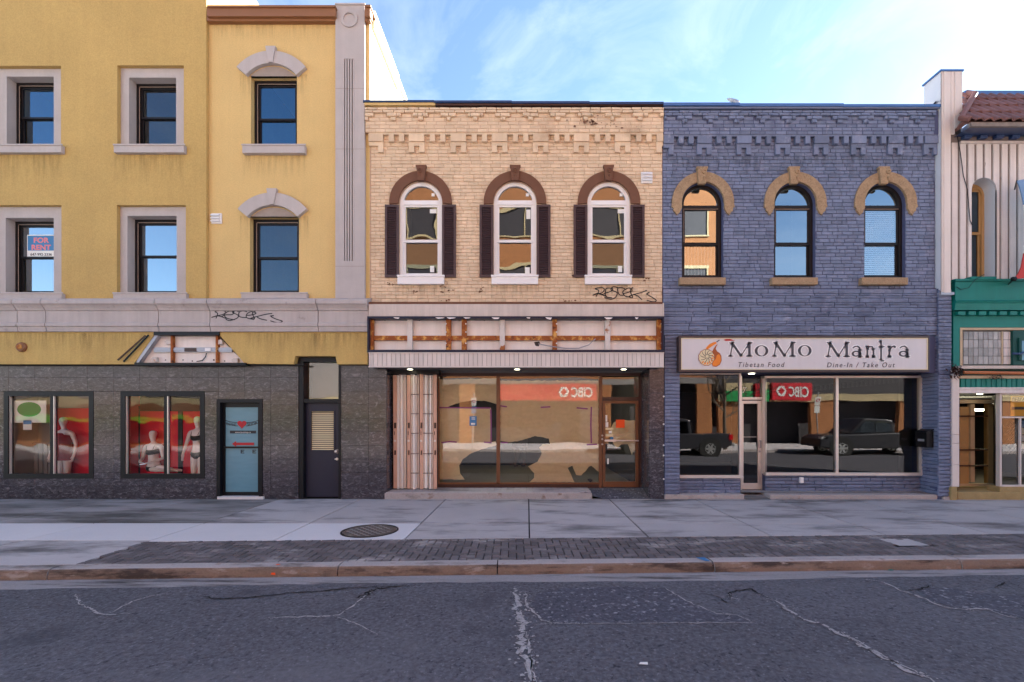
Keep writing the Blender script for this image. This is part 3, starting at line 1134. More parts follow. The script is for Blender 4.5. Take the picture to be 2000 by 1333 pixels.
# orange and blue marks sprayed on the kerb
m = MB()
m.add([TK(-3.02, 1.236, -.058), TK(-2.98, 1.236, -.058), TK(-2.975, 1.236, -.085), TK(-3.03, 1.236, -.08)], [(0, 1, 2, 3)])
m.add([TK(-3.02, 1.12, .006), TK(-2.97, 1.12, .006), TK(-2.98, 1.155, .006), TK(-3.015, 1.15, .006)], [(0, 1, 2, 3)])
m.build('paint_mark', 'notice', kerb)
m = MB()
m.add([TK(2.06, 1.04, .008), TK(2.17, 1.04, .008), TK(2.18, 1.19, .008), TK(2.12, 1.19, .008)], [(0, 1, 2, 3)])
m.build('paint_mark', 'blue_print', kerb)

# manhole cover
mc = Vector((-2.44, -2.86, 0))
mh = thing('manhole_cover', mc, 'round cast iron manhole cover set in the pale sidewalk slab', 'manhole cover')
m = MB()
m.lathe(mc, (0, 0, 1), [(.43, -.03), (.43, .006), (.40, .008), (.40, -.004)], 40)
m.build('rim', 'black', mh)
m = MB()
m.lathe(mc, (0, 0, 1), [(.392, -.03), (.392, .004)], 40)
m.build('lid', 'manhole', mh)
m = MB()
for i in range(-5, 6):
    for j in range(-5, 6):
        x, y = i * .062, j * .062
        if x * x + y * y < .33 ** 2 and (i + j) % 2 == 0:
            m.box(mc.x + x - .024, mc.x + x + .024, mc.y + y - .012, mc.y + y + .012, .004, .011)
o = m.build('studs', 'gutter', mh)
o['kind'] = 'stuff'

# ================================================================== YELLOW BUILDING
YB = thing('stucco_building', (-8, 0, 0), 'yellow stucco three storey building with grey stone band and dark granite base', 'building')
dl = -0.08
xl = -16.0
lw = [(-20, 119, 129, 284, 13, 105, 150, 231), (229, 359, 128, 284, 252, 344, 152, 231),
      (-20, 120, 401, 574, 11, 105, 426, 504), (228, 363, 401, 574, 249, 345, 422, 502)]
ZT = 12.4
m = MB()
holes = [(X(a, dl), X(b, dl), Z(u, dl), Z(t, dl)) for a, b, t, u, *_ in lw]
wall(m, xl, X(403, dl), Z(655, dl), ZT, dl, holes)
for h in holes:
    reveal(m, [(h[0], h[2]), (h[0], h[3]), (h[1], h[3]), (h[1], h[2])], dl, .05)
m.quad((X(403, dl), dl, Z(655)), (X(403, dl), .3, Z(655)), (X(403, dl), .3, ZT), (X(403, dl), dl, ZT))
m.build('wall', 'stucco_dark', YB)
rw = [(490, 580, 150, 284, 234), (488, 584, 424, 574, 505)]
m = MB()
holes = [(X(a), X(b), Z(u), Z(t)) for a, b, t, u, _ in rw]
wall(m, X(403, dl), X(722), Z(655), Z(12), 0, holes)
for h in holes:
    reveal(m, [(h[0], h[2]), (h[0], h[3]), (h[1], h[3]), (h[1], h[2])], 0, .16)
m.build('wall', 'stucco', YB)
# the rest of the shell; the side that rises over the lower roof is cream
m = MB()
shell(m, xl, X(403, dl), .3, 12, 0, ZT)
m.build('shell', 'stucco_dark', YB)
m = MB()
x1 = X(722)
m.quad((x1, 0, 0), (x1, 12, 0), (x1, 12, Z(12)), (x1, 0, Z(12)))
m.quad((X(403), .0, Z(12)), (x1, .0, Z(12)), (x1, 12, Z(12)), (X(403), 12, Z(12)))
m.quad((X(403), 12, 0), (x1, 12, 0), (x1, 12, Z(12)), (X(403), 12, Z(12)))
m.build('side_wall', 'cream_side', YB)
m = MB()
m.box(x1 + .002, x1 + .07, .14, 2.05, Z(12) - .36, Z(12) + .02)
m.box(x1 + .002, x1 + .05, 2.05, 11.9, Z(12) - .12, Z(12) + .02)
m.build('parapet_cap', 'cream_side', YB)

for i, (a, b, t, u, ia, ib, it, rp) in enumerate(lw):
    y0 = .008
    m = MB()
    ox0, ox1, oz1 = X(a, dl), X(b, dl), Z(t, dl)
    ix0, ix1, iz1, iz0 = X(ia, y0), X(ib, y0), Z(it, y0), Z(u - 1, y0)
    yb = y0 + .19
    m.box(ox0, ix0, y0, yb, iz0, oz1)
    m.box(ix1, ox1, y0, yb, iz0, oz1)
    m.box(ix0, ix1, y0, yb, iz1, oz1)
    tr = m.build('window_surround', 'trim', YB)
    sash_window(YB, ix0, ix1, iz0, iz1, yb + .002, Z(rp, yb), 'dark_window', (['g_deep', 'g_dim', 'g_sky', 'g_sky'][i],) * 2, .075, .04)
    m = MB()
    top = not (i > 1)
    yo = dl - .085
    m.px(a if i in (0, 2) else a - 7, b, u - 1, u + (14 if top else 12), yo, .0)
    m.px(a if i in (0, 2) else a - 9, b + 2, u - 3, u, yo - .018, yo)
    m.build('sill', 'trim', YB, bevel=.006)
for i, (a, b, t, u, rp) in enumerate(rw):
    sash_window(YB, X(a), X(b), Z(u), Z(t), .13, Z(rp, .13), 'dark_window', ('g_dim' if i else 'g_deep',) * 2, .08, .04)
    cx, top = (533.5, 98) if i == 0 else (535.5, 373)
    cz = Z(top + 94)
    xx = X(cx)
    m = MB()
    half = R(50.4)
    m.ring(xx, cz, 63 / S, 87 / S, math.pi / 2 - half, math.pi / 2 + half, 22, -.085, .0)
    ho = m.build('window_hood', 'trim', YB, bevel=.006)
    m = MB()
    m.prism([(xx - .11, Z(top)), (xx + .11, Z(top)), (xx + .045, Z(top + 31)), (xx - .045, Z(top + 31))], -.115, -.04)
    m.build('keystone', 'trim', ho, bevel=.006)
    m = MB()
    pts = [(xx + 61 / S * math.cos(q), cz + 61 / S * math.sin(q)) for q in [math.pi / 2 - R(50) + R(100) * k / 16 for k in range(17)]]
    m.prism([p for p in pts if p[1] > Z(t)] + [(X(a), Z(t)), (X(b), Z(t))], -.012, .05)
    m.build('tympanum', 'tympanum', YB)
    m = MB()
    m.px(a - 17, b + 15, u - 1, u + (15 if i == 0 else 9), -.10, .0)
    m.px(a - 19, b + 17, u - 3, u, -.115, -.10)
    m.build('sill', 'trim', YB, bevel=.006)

# cornice and pilaster
m = MB()
m.px(404, 655, 13, 32, -.16, 0)
m.px(404, 655, 32, 41, -.10, 0)
m.px(404, 655, 10, 14, -.19, 0)
m.px(712, 723, 12, 32, -.16, 0)
m.px(712, 723, 32, 41, -.10, 0)
m.px(712, 724, 9, 13, -.19, .3)
m.build('cornice', 'brown_metal', YB, bevel=.008)
m = MB()
fa, fb, ft, fu = 672, 692, 115, 510
yp = -.085
m.px(655, fa, 8, 583, yp, 0)
m.px(fb, 712, 8, 583, yp, 0)
m.px(fa, fb, 8, ft, yp, 0)
m.px(fa, fb, fu, 583, yp, 0)
m.px(654, 713, 6, 9, yp - .02, .1)
pil = m.build('pilaster', 'trim', YB)
m = MB()
for k in range(4):
    a = fa + .6 + k * 5
    m.px(a + 1.2, a + 4.2, ft, fu, yp + .006, -.02)
m.build('fluting', 'trim', pil, bevel=.004)['kind'] = 'stuff'
m = MB()
m.ring(X(682.5, yp), Z(38, yp), 11 / S, 16.5 / S, 0, 2 * math.pi, 32, yp - .03, yp)
m.build('rosette', 'trim', pil, bevel=.006)
m = MB()
for py in (173, 291, 520):
    m.px(655.2, 711.8, py, py + .8, yp - .0015, yp)
m.build('joint', 'tympanum', pil)['kind'] = 'stuff'

# stone band in blocks
prof = [(0, 583), (-.30, 584), (-.33, 587), (-.33, 593), (-.29, 597), (-.25, 603), (-.24, 606), (-.215, 608), (-.215, 630), (-.24, 632), (-.24, 637), (-.215, 639), (-.20, 648), (0, 650)]
joints = [-500, -300, -120, 30, 86, 307, 408, 620, 719]
PR = [(y, Z(p, y)) for y, p in prof]
for a, b in zip(joints, joints[1:]):
    m = MB()
    e = .008
    m.along([(y + random.uniform(-.002, .002), z) for y, z in PR], X(a, -.25) + e, X(b, -.25) - e)
    m.build('band_stone', 'stone', YB)

# graffiti tags are loops of paint lying on the surface


def scribble(name, mat, strokes, y, r, parent):
    if len(strokes) > 1:
        scribble(name, mat, strokes[-1:], y, r, parent)
        strokes = strokes[:-1]
    m = MB()
    for st in strokes:
        # Catmull-Rom through the points, as a flat brush stroke
        P = [Vector((X(a, y), 0, Z(b, y))) for a, b in st]
        q = []
        for i in range(len(P) - 1):
            p0, p1, p2, p3 = P[max(i - 1, 0)], P[i], P[i + 1], P[min(i + 2, len(P) - 1)]
            for k in range(6):
                t = k / 6
                q.append(.5 * ((2 * p1) + (-p0 + p2) * t + (2 * p0 - 5 * p1 + 4 * p2 - p3) * t * t + (-p0 + 3 * p1 - 3 * p2 + p3) * t ** 3))
        q.append(P[-1])
        prev = None
        for i, p in enumerate(q):
            d = (q[min(i + 1, len(q) - 1)] - q[max(i - 1, 0)]).normalized()
            s_ = Vector((-d.z, 0, d.x)) * r * (1.0 if 0 < i < len(q) - 1 else .5)
            cur = (p + s_, p - s_)
            if prev:
                m.quad(*[(c.x, y, c.z) for c in (prev[0], prev[1], cur[1], cur[0])])
            prev = cur
    return m.build(name, mat, parent)


def tag_strokes(x0, y0, w_, h):
    base = [
        [(.06, .75), (.10, .35), (.05, .15), (.16, .05), (.22, .2), (.18, .42), (.08, .5), (.0, .62), (.12, .55), (.25, .8)],
        [(.16, .62), (.24, .45), (.34, .35), (.34, .15), (.26, .12), (.22, .4), (.26, .7), (.36, .85)],
        [(.44, .12), (.38, .05), (.34, .25), (.42, .45), (.40, .75), (.30, .9), (.22, .8)],
        [(.58, .18), (.50, .04), (.44, .2), (.46, .6), (.56, .65)],
        [(.54, .5), (.64, .45), (.70, .25), (.62, .12), (.55, .35), (.58, .7), (.68, .8)],
        [(.72, .05), (.67, .3), (.70, .8), (.62, .72), (.72, .55), (.86, .4), (.96, .28)],
        [(.72, .58), (.80, .75), (.88, .95)],
        [(.92, .55), (.98, .45), (.95, .6), (1.04, .78), (1.12, 1.0), (1.06, 1.12), (.95, .98)]]
    q = random.Random(int(x0))
    return [[(x0 + (a + q.uniform(-.018, .018)) * w_, y0 + (b + q.uniform(-.045, .045)) * h) for a, b in st] for st in base]


scribble('graffiti', 'ink', tag_strokes(413, 606, 122, 22), -.217, .011, YB)

# stucco band under the stone, with the gap where a sign was
yl = -.16
m = MB()
m.pprism([(-60, 649), (304, 649), (262, 711), (-60, 711)], yl, .0)
m.pprism([(-60, 706), (265, 706), (262, 712), (-60, 712)], yl - .02, yl)
m.build('stucco_panel', 'stucco_band', YB, bevel=.008)
m = MB()
m.pprism([(423, 649), (718.5, 649), (718.5, 712), (658, 712), (655, 696), (577, 696), (573, 712), (478, 711)], yl, .0)
m.build('stucco_panel', 'stucco_band', YB, bevel=.012)
m = MB()
m.px(-60, 594, 711, 714, -.10, 0)
m.px(262, 480, 709, 714, -.20, -.02)
m.px(300, 428, 648, 655, -.19, -.03)
m.build('flashing', 'black', YB)
SB = thing('sign_backing', (X(370), -.05, Z(690)), 'white trapezoid panel left where a sign was removed above the display windows', 'sign remains')
m = MB()
m.pprism([(303, 655), (424, 655), (480, 711), (258, 711)], -.035, -.015)
m.build('panel', 'panel', SB)
m = MB()
m.pprism([(303, 654), (310, 654), (270, 710), (262, 710)], -.15, -.05)
m.build('edge_trim', 'alu_grey', SB)
m = MB()
m.px(300, 453, 679, 688, -.09, -.05)
m.px(300, 453, 682, 685, -.10, -.09)
m.build('channel', 'alu_grey', SB)
for a in (333, 421):
    m = MB()
    m.px(a, a + 4, 655, 710, -.115, -.04)
    m.build('post', 'rust', SB)
for a, b in ((324, 664), (297, 698), (425, 664), (455, 700)):
    m = MB()
    m.px(a, a + 9, b, b + 9, -.10, -.04)
    m.px(a - 3, a, b + 2, b + 5, -.09, -.06)
    m.build('bracket', 'rust_white', SB, bevel=.008)
m = MB()
m.px(360, 383, 680, 687, -.107, -.10)
m.build('corroded_plate', 'brown_dark', SB)
m = MB()
m.px(400, 411, 680, 686, -.112, -.10)
m.build('cover', 'white', SB)
m = MB()
m.tube([(X(407), -.06, Z(691)), (X(406), -.07, Z(698)), (X(400), -.07, Z(705)), (X(388), -.06, Z(707))], .010, 5)
m.build('cable', 'black', SB)
m = MB()
for k, px in enumerate((326, 343, 360, 378, 420, 441)):
    m.lathe((X(px), -.037, Z(704 + (k % 2) * 2)), (0, 1, 0), [(.014 + .006 * (k % 3 == 1), -.002), (.014, .002)], 8)
m.build('bolt_holes', 'black', SB)['kind'] = 'stuff'
for k, (a, b) in enumerate((((246, 706), (299, 659)), ((257, 709), (305, 658)))):
    m = MB()
    m.tube([(X(a[0]), -.20, Z(a[1])), (X(b[0]), -.20, Z(b[1]))], .017, 4)
    m.build('loose_strip', ['brown_dark', 'black'][k], SB)
WL = thing('wall_vent', (X(40, -.2), -.18, Z(678, -.2)), 'small round rusty fixture on the yellow band above the lingerie window', 'wall fixture')
m = MB()
c = (X(40, -.2), -.16, Z(678, -.2))
m.lathe(c, (0, -1, 0), [(.105, 0), (.105, .03), (.085, .06), (.06, .06)], 20)
m.build('ring', 'brown_metal', WL)
m = MB()
m.lathe((c[0], c[1] - .02, c[2]), (0, -1, 0), [(.06, 0), (.058, .05), (.03, .075)], 14)
m.build('cap', 'rust', WL)

# granite base
GT = Z(712)
H = [(8, 183, 765, 935), (236, 400, 765, 935), (424, 513, 780, 990), (583, 666, 697, 990)]
m = MB()
HW = [(X(a), X(b), max(0, Z(u)), Z(t)) for a, b, t, u in H]
wall(m, xl, X(755), 0, Z(650), .025, HW)
for h in HW:
    reveal(m, [(h[0], h[2]), (h[0], h[3]), (h[1], h[3]), (h[1], h[2])], .0, .12)
m.build('base_wall', 'joint', YB)


def rect_sub(rects, h):
    out = []
    for (a, b, c, d) in rects:
        if h[1] <= a or h[0] >= b or h[3] <= c or h[2] >= d:
            out.append((a, b, c, d))
            continue
        if h[2] > c:
            out.append((a, b, c, h[2]))
        if h[3] < d:
            out.append((a, b, h[3], d))
        lo, hi = max(c, h[2]), min(d, h[3])
        if h[0] > a:
            out.append((a, h[0], lo, hi))
        if h[1] < b:
            out.append((h[1], b, lo, hi))
    return out


its = []
cols = [755, 720, 668] + [529 - 51.2 * k for k in range(-2, 12)][2:]
cols = sorted(set([755, 720, 668, 632, 580] + [529 - 51.2 * k for k in range(0, 12)]))
rowp = [712, 738, 764.5, 791, 817.5, 844, 870.5, 897, 923.5, 950, 975]
rr = random.Random(4)
for i in range(len(cols) - 1):
    for j in range(len(rowp) - 1):
        rs = [(X(cols[i]), X(cols[i + 1]), Z(rowp[j + 1]), Z(rowp[j]))]
        for h in HW:
            rs = rect_sub(rs, h)
        for (a, b, c, d) in rs:
            if b - a > .02 and d - c > .02:
                its.append((((a + b) / 2, .012 + rr.uniform(-.0008, .0008), (c + d) / 2), (b - a - .002, .03, d - c - .002), None))
# return of the pier into the next shop's recess
SIDE_R = Matrix.Rotation(R(90), 3, 'Z')       # front faces +x
for j in range(len(rowp) - 1):
    its.append(((X(755) - .012, .37, (Z(rowp[j]) + Z(rowp[j + 1])) / 2), (.69, .03, Z(rowp[j]) - Z(rowp[j + 1]) - .0035), SIDE_R))
pieces(YB, 'granite_tile', 'granite', its, 'tile', 300, 'granite_tiles')

# display windows


def display(a, b, t, u, mul):
    m = MB()
    yf = -.012
    x0, x1, z0, z1 = X(a), X(b), Z(u), Z(t)
    frame_boxes(m, x0, x1, z0, z1, .10, yf, .10)
    m.box(X(mul) - .035, X(mul) + .035, yf + .02, .10, z0 + .1, z1 - .1)
    wd = m.build('display_window', 'black_frame', YB)
    for p, q in ((x0 + .1, X(mul) - .035), (X(mul) + .035, x1 - .1)):
        m = MB()
        m.quad((p, .06, z0 + .1), (q, .06, z0 + .1), (q, .06, z1 - .1), (p, .06, z1 - .1))
        m.build('pane', 'g_display', wd)
        m = MB()
        m.box(p, p + .02, .01, .05, z0 + .1, z1 - .1)
        m.build('glazing_bead', 'alu', wd)
    return x0, x1, z0, z1


d1 = display(8, 183, 765, 935, 100)
d2 = display(236, 400, 765, 935, 322.5)
for k, (x0, x1, z0, z1) in enumerate((d1, d2)):
    room(YB, x0 - .1, x1 + .1, .10, .80, z0 + .02, z1 + .05, 'interior_light' if k == 0 else 'red_wall', 'interior_light', 'display_box')
    m = MB()
    if k == 0:
        m.box((x0 + x1) / 2 - .45, x1 + .09, .60, .64, z0 + .03, z1 - .35)
    else:
        m.box(x0 - .09, x1 + .09, .60, .64, z0 + .03, z1 - .42)
    m.build('backdrop', 'red_wall', YB)
m = MB()
for px in (277, 360):
    m.box(X(px, .7) - .05, X(px, .7) + .05, .57, .59, d2[2] + .03, d2[3] - .3)
m.build('curtain_strip', 'black', YB)
m = MB()
m.box(d2[0] - .05, d2[1] + .05, .55, .57, d2[3] - .42, d2[3] - .02)
m.build('valance', 'black', YB)
PO = thing('poster', (X(60, .1), .1, Z(800, .1)), 'white poster with a reflected sign built on as a green oval in the left display window', 'poster')
m = MB()
m.px(27, 90, 783, 826, .10, .104)
m.build('sheet', 'poster_white', PO)
m = MB()
pts = [(X(57, .098) + .26 * math.cos(2 * math.pi * k / 28), Z(800, .098) + .16 * math.sin(2 * math.pi * k / 28)) for k in range(28)]
m.prism(pts, .094, .099)  # reflection of a sign, built in as a flat green shape
m.build('oval', 'green_sign', PO)
PC = thing('window_card', (X(54, .1), .1, Z(831, .1)), 'small pale blue card under the white poster in the window', 'card')
m = MB()
m.px(45, 62, 821, 840, .10, .104)
m.build('card', 'poster_white', PC)
m = MB()
m.px(45.5, 61.5, 822, 829, .097, .099)
m.build('heading', 'blue_print', PC)
m = MB()
for k in range(8):
    m.box(d1[0] + .12 + k * .105, d1[0] + .2 + k * .105, .5, .53, d1[2] + .05, d1[2] + .75)
m.box(d1[0] + .1, d1[0] + 1.0, .47, .56, d1[2] + .72, d1[2] + .76)
tag(m.build('display_rack', 'opp_grey'), 'low grey slatted rack behind the left pane of the display window', 'rack')


# ---- mannequins: one skinned body each, lingerie as children
def skinned(name, joints, edges, root, mat, parent, sub=2):
    me = bpy.data.meshes.new(name)
    keys = list(joints)
    me.from_pydata([joints[k][0] for k in keys], [(keys.index(a), keys.index(b)) for a, b in edges], [])
    o = bpy.data.objects.new(name, me)
    COL.objects.link(o)
    md = o.modifiers.new('skin', 'SKIN')
    md.use_smooth_shade = True
    for i, k in enumerate(keys):
        sv = me.skin_vertices[0].data[i]
        r_ = joints[k][1]
        sv.radius = r_ if isinstance(r_, tuple) else (r_, r_)
        sv.use_root = (k == root)
    sd = o.modifiers.new('sub', 'SUBSURF')
    sd.levels = sub
    sd.render_levels = sub
    bpy.context.view_layer.update()
    m2 = bpy.data.meshes.new_from_object(o.evaluated_get(bpy.context.evaluated_depsgraph_get()))
    bpy.data.objects.remove(o)
    m2.materials.clear()
    m2.materials.append(MAT[mat])
    m2.polygons.foreach_set('use_smooth', [True] * len(m2.polygons))
    o = bpy.data.objects.new(name, m2)
    COL.objects.link(o)
    attach(o, parent)
    return o


def mannequin(loc, label, seated, cloth, style, lean=0.0, arm=0):
    x, y, z = loc
    t = thing('mannequin', loc, label, 'mannequin', 'mannequins in the lingerie windows')
    P = lambda a, b, c: Vector((x + a, y + b, z + c))
    J, E = {}, []
    hip = 0.92 if not seated else 0.10
    dz = hip - .92
    J['pelvis'] = (P(0, 0, .93 + dz), (.145, .095))
    J['waist'] = (P(.005, 0, 1.10 + dz), (.105, .08))
    J['chest'] = (P(.0, -.012, 1.27 + dz), (.135, .098))
    J['sh'] = (P(0, 0, 1.40 + dz), (.11, .07))
    J['neck'] = (P(0, 0, 1.47 + dz), .046)
    J['neck2'] = (P(.0, -.012, 1.53 + dz), .046)
    J['jaw'] = (P(.0, -.03, 1.60 + dz), (.06, .072))
    J['head'] = (P(.0, -.012, 1.68 + dz), (.076, .095))
    J['crown'] = (P(.0, .0, 1.745 + dz), (.052, .065))
    E += [('pelvis', 'waist'), ('waist', 'chest'), ('chest', 'sh'), ('sh', 'neck'), ('neck', 'neck2'), ('neck2', 'jaw'), ('jaw', 'head'), ('head', 'crown')]
    for s in (-1, 1):
        n = 'LR'[s > 0]
        J['shoulder' + n] = (P(s * .175, .0, 1.385 + dz), .052)
        if seated and s > 0:
            el, wr, ha = P(.25, -.04, 1.12 + dz), P(.16, -.26, 1.05 + dz), P(.10, -.33, 1.03 + dz)
        elif seated:
            el, wr, ha = P(-.25, .0, 1.12 + dz), P(-.12, -.24, 1.06 + dz), P(-.04, -.30, 1.05 + dz)
        elif s * arm > 0:
            el, wr, ha = P(s * .28, .03, 1.14), P(s * .26, -.10, .93), P(s * .25, -.13, .84)
        else:
            el, wr, ha = P(s * .25, .02, 1.13), P(s * .27, -.05, .90), P(s * .26, -.07, .82)
        J['elbow' + n] = (el, .036)
        J['wrist' + n] = (wr, .024)
        J['hand' + n] = (ha, (.036, .018))
        E += [('sh', 'shoulder' + n), ('shoulder' + n, 'elbow' + n), ('elbow' + n, 'wrist' + n), ('wrist' + n, 'hand' + n)]
        d = (ha - wr).normalized()
        for q in range(4):
            k1, k2 = 'f%d%s' % (q, n), 'g%d%s' % (q, n)
            off = Vector((0, (q - 1.5) * .016, 0)) if not seated else Vector(((q - 1.5) * .014, 0, 0))
            J[k1] = (ha + d * .05 + off, .009)
            J[k2] = (ha + d * (.095 - .006 * abs(q - 1.5)) + off * 1.1 + Vector((-s * .012, 0, 0)), .0075)
            E += [('hand' + n, k1), (k1, k2)]
        J['th' + n] = (wr + d * .045 + Vector((0, -.03, 0)), .010)
        J['tip' + n] = (wr + d * .085 + Vector((-s * .005, -.045, 0)), .008)
        E += [('wrist' + n, 'th' + n), ('th' + n, 'tip' + n)]
        J['hip' + n] = (P(s * .085, 0, .86 + dz), .088)
        if seated:
            kn = P(s * .06 + .20, -.40, .95 + dz + (.06 if s > 0 else 0))
            an = P(s * .05 + .28, -.36, .52 + dz)
            ft = P(s * .05 + .30, -.47, .46 + dz)
            kn.z = z + .10 + (.05 if s > 0 else 0.0)
            kn = P(.30 + s * .04, -.22 - s * .03, .06 + (.06 if s > 0 else 0))
            an = P(.62, -.16 - s * .06, .04 + (.02 if s > 0 else 0))
            ft = P(.74, -.18 - s * .06, .03)
        else:
            kn = P(s * .075 + lean * .4, -.02, .48)
            an = P(s * .07 + lean, .02, .08)
            ft = P(s * .085 + lean, -.10, .03)
        J['knee' + n] = (kn, .056)
        J['ankle' + n] = (an, .034)
        J['foot' + n] = (ft, (.036, .022))
        E += [('pelvis', 'hip' + n), ('hip' + n, 'knee' + n), ('knee' + n, 'ankle' + n), ('ankle' + n, 'foot' + n)]
    skinned('body', J, E, 'pelvis', 'mannequin', t)
    # face: nose and brow ridge as a small relief
    m = MB()
    hc = J['head'][0]
    m.add([hc + Vector((-.012, -.095, -.02)), hc + Vector((.012, -.095, -.02)), hc + Vector((0, -.118, -.03)), hc + Vector((0, -.094, .03))], [(0, 1, 2), (0, 2, 3), (1, 3, 2)])
    m.build('nose', 'mannequin', t, smooth=True)
    K = {}
    if style == 'bodysuit':
        K['a'] = (J['pelvis'][0] + Vector((0, 0, -.13)), (.075, .085))
        K['b'] = (J['pelvis'][0] + Vector((0, 0, .0)), (.178, .130))
        K['c'] = (J['waist'][0], (.136, .112))
        K['d'] = (J['chest'][0] + Vector((0, -.02, -.02)), (.166, .136))
        K['e'] = (J['chest'][0] + Vector((0, -.01, .07)), (.15, .125))
        K['f'] = (J['chest'][0] + Vector((0, -.0, .12)), (.11, .10))
        skinned('bodysuit', K, [('a', 'b'), ('b', 'c'), ('c', 'd'), ('d', 'e'), ('e', 'f')], 'b', cloth, t)
    else:
        def band(name, c, rings):
            m = MB()
            n = 24
            for k, (dz_, a_, b_) in enumerate(rings):
                for q in range(n):
                    th = 2 * math.pi * q / n
                    m.v.append((c.x + a_ * math.cos(th), c.y + b_ * math.sin(th) * (1.12 if math.sin(th) < 0 else 1), c.z + dz_ + .012 * math.cos(2 * th)))
            for k in range(len(rings) - 1):
                for q in range(n):
                    m.f.append((k * n + q, k * n + (q + 1) % n, (k + 1) * n + (q + 1) % n, (k + 1) * n + q))
                    m.m.append(0)
            m.build(name, cloth, t, smooth=True)
        band('briefs', J['pelvis'][0], [(-.13, .085, .075), (-.09, .140, .100), (-.04, .152, .106), (.0, .150, .102), (.012, .142, .098)])
        band('bra', J['chest'][0] + Vector((0, -.012, 0)), [(-.06, .122, .090), (-.04, .130, .102), (-.005, .132, .112), (.03, .126, .104), (.045, .118, .09)])
        m = MB()
        for s in (-1, 1):
            m.tube([J['chest'][0] + Vector((s * .075, -.105, .05)), J['chest'][0] + Vector((s * .085, -.07, .13)), J['chest'][0] + Vector((s * .08, .0, .155))], .006, 5)
        m.build('strap', cloth, t)
    return t


mannequin((X(127, .40), .38, Z(930, .38) - .42), 'white mannequin in a red lace bodysuit in the left display window', False, 'cloth_red', 'bodysuit', 0.03)
mannequin((X(388, .42), .40, Z(930, .40) - .40), 'standing white mannequin in black lace bra and briefs by the window edge', False, 'cloth_black', 'bikini', -0.02, -1)
m = MB()
m.px(286, 322, 922, 933, .25, .62)
tag(m.build('display_plinth', 'red_wall', bevel=.01), 'low red plinth under the seated mannequin in the display window', 'plinth')
mannequin((X(300, .42), .42, Z(921, .42) - .0), 'seated white mannequin in a black bra with hands on its knee', True, 'cloth_black', 'bikini')

# blue film door
x0, x1, z1 = X(424), X(513), Z(780)
m = MB()
frame_boxes(m, x0, x1, 0, z1, .075, -.02, .16, bottom=False)
BD = m.build('door', 'black_frame', YB)
BD['label'] = 'black framed glass door covered in blue film'
m = MB()
a, b = X(431, .08), X(513.5, .08)
lx0, lx1, lz0, lz1 = X(431, .08), x1 - .075, .02, z1 - .075
m.box(lx0, lx0 + .10, .08, .125, lz0, lz1)
m.box(lx1 - .075, lx1, .08, .125, lz0, lz1)
m.box(lx0 + .1, lx1 - .075, .08, .125, lz1 - .10, lz1)
m.box(lx0 + .1, lx1 - .075, .08, .125, lz0, lz0 + .12)
m.build('door_leaf', 'black_frame', BD)
m = MB()
fx0, fx1, fz0, fz1 = lx0 + .1, lx1 - .075, lz0 + .12, lz1 - .1
m.box(fx0, fx1, .095, .11, fz0, fz1)
m.build('filmed_pane', 'blue_film', BD)
m = MB()
m.px(433, 507, 872.5, 876, .055, .075)
m.build('push_bar', 'black', BD)
m = MB()
for px, w_ in ((470, 7), (493, 7)):
    m.px(px, px + 1.6, 879, 886, .089, .094)
    m.px(px + 1.6, px + w_, 879, 880.4, .089, .094)
    m.px(px + 1.6, px + w_, 884.6, 886, .089, .094)
    m.px(px + 1.6, px + w_ - 1.5, 881.6, 883, .089, .094)
m.build('lettering', 'ink', BD)
m = MB()
m.px(424, 514, 970.5, 977, -.05, .2)
m.build('threshold', 'slab_new', BD)
hx, hz = X(472.5, .09), Z(829, .09)
pts = []
for k in range(36):
    t = 2 * math.pi * k / 36
    pts.append((hx + .0062 * 16 * math.sin(t) ** 3, hz + .0062 * (13 * math.cos(t) - 5 * math.cos(2 * t) - 2 * math.cos(3 * t) - math.cos(4 * t))))
m = MB()
m.prism(pts, .086, .093)
m.build('heart_emblem', 'red_print', BD)
m = MB()
for s in (-1, 1):
    for (r0, lift) in ((0, .0), (1, -.075)):
        pts = [(hx + s * (.09 + .27 * k / 8), hz + .035 + lift * (1 - .25 * k / 8) + .05 * (k / 8) ** 2) for k in range(9)]
        for p, q in zip(pts, pts[1:]):
            m.quad((p[0], .092, p[1] - .007), (q[0], .092, q[1] - .007), (q[0], .092, q[1] + .007), (p[0], .092, p[1] + .007))
m.build('wing_emblem', 'ink', BD)
text('LOVE', .085, (hx - .345, .0915, hz - .015), 'ink', BD, rot=(90, 8, 0), sx=1.05)
text('SHOP', .085, (hx + .115, .0915, hz - .035), 'ink', BD, rot=(90, -8, 0), sx=1.02)
m = MB()
m.px(449, 500, 841.5, 847, .090, .094)
m.build('web_strip', 'ink', BD)
text('www.loveshop.ca', .048, (X(474.5, .089), .0885, Z(846.2, .089)), 'poster_white', BD, align='CENTER', ext=.0005)
m = MB()
m.pprism([(453, 867.5), (461, 862), (461, 865), (496, 865), (496, 870), (461, 870), (461, 873)], .089, .094)
m.build('arrow', 'red_print', BD)

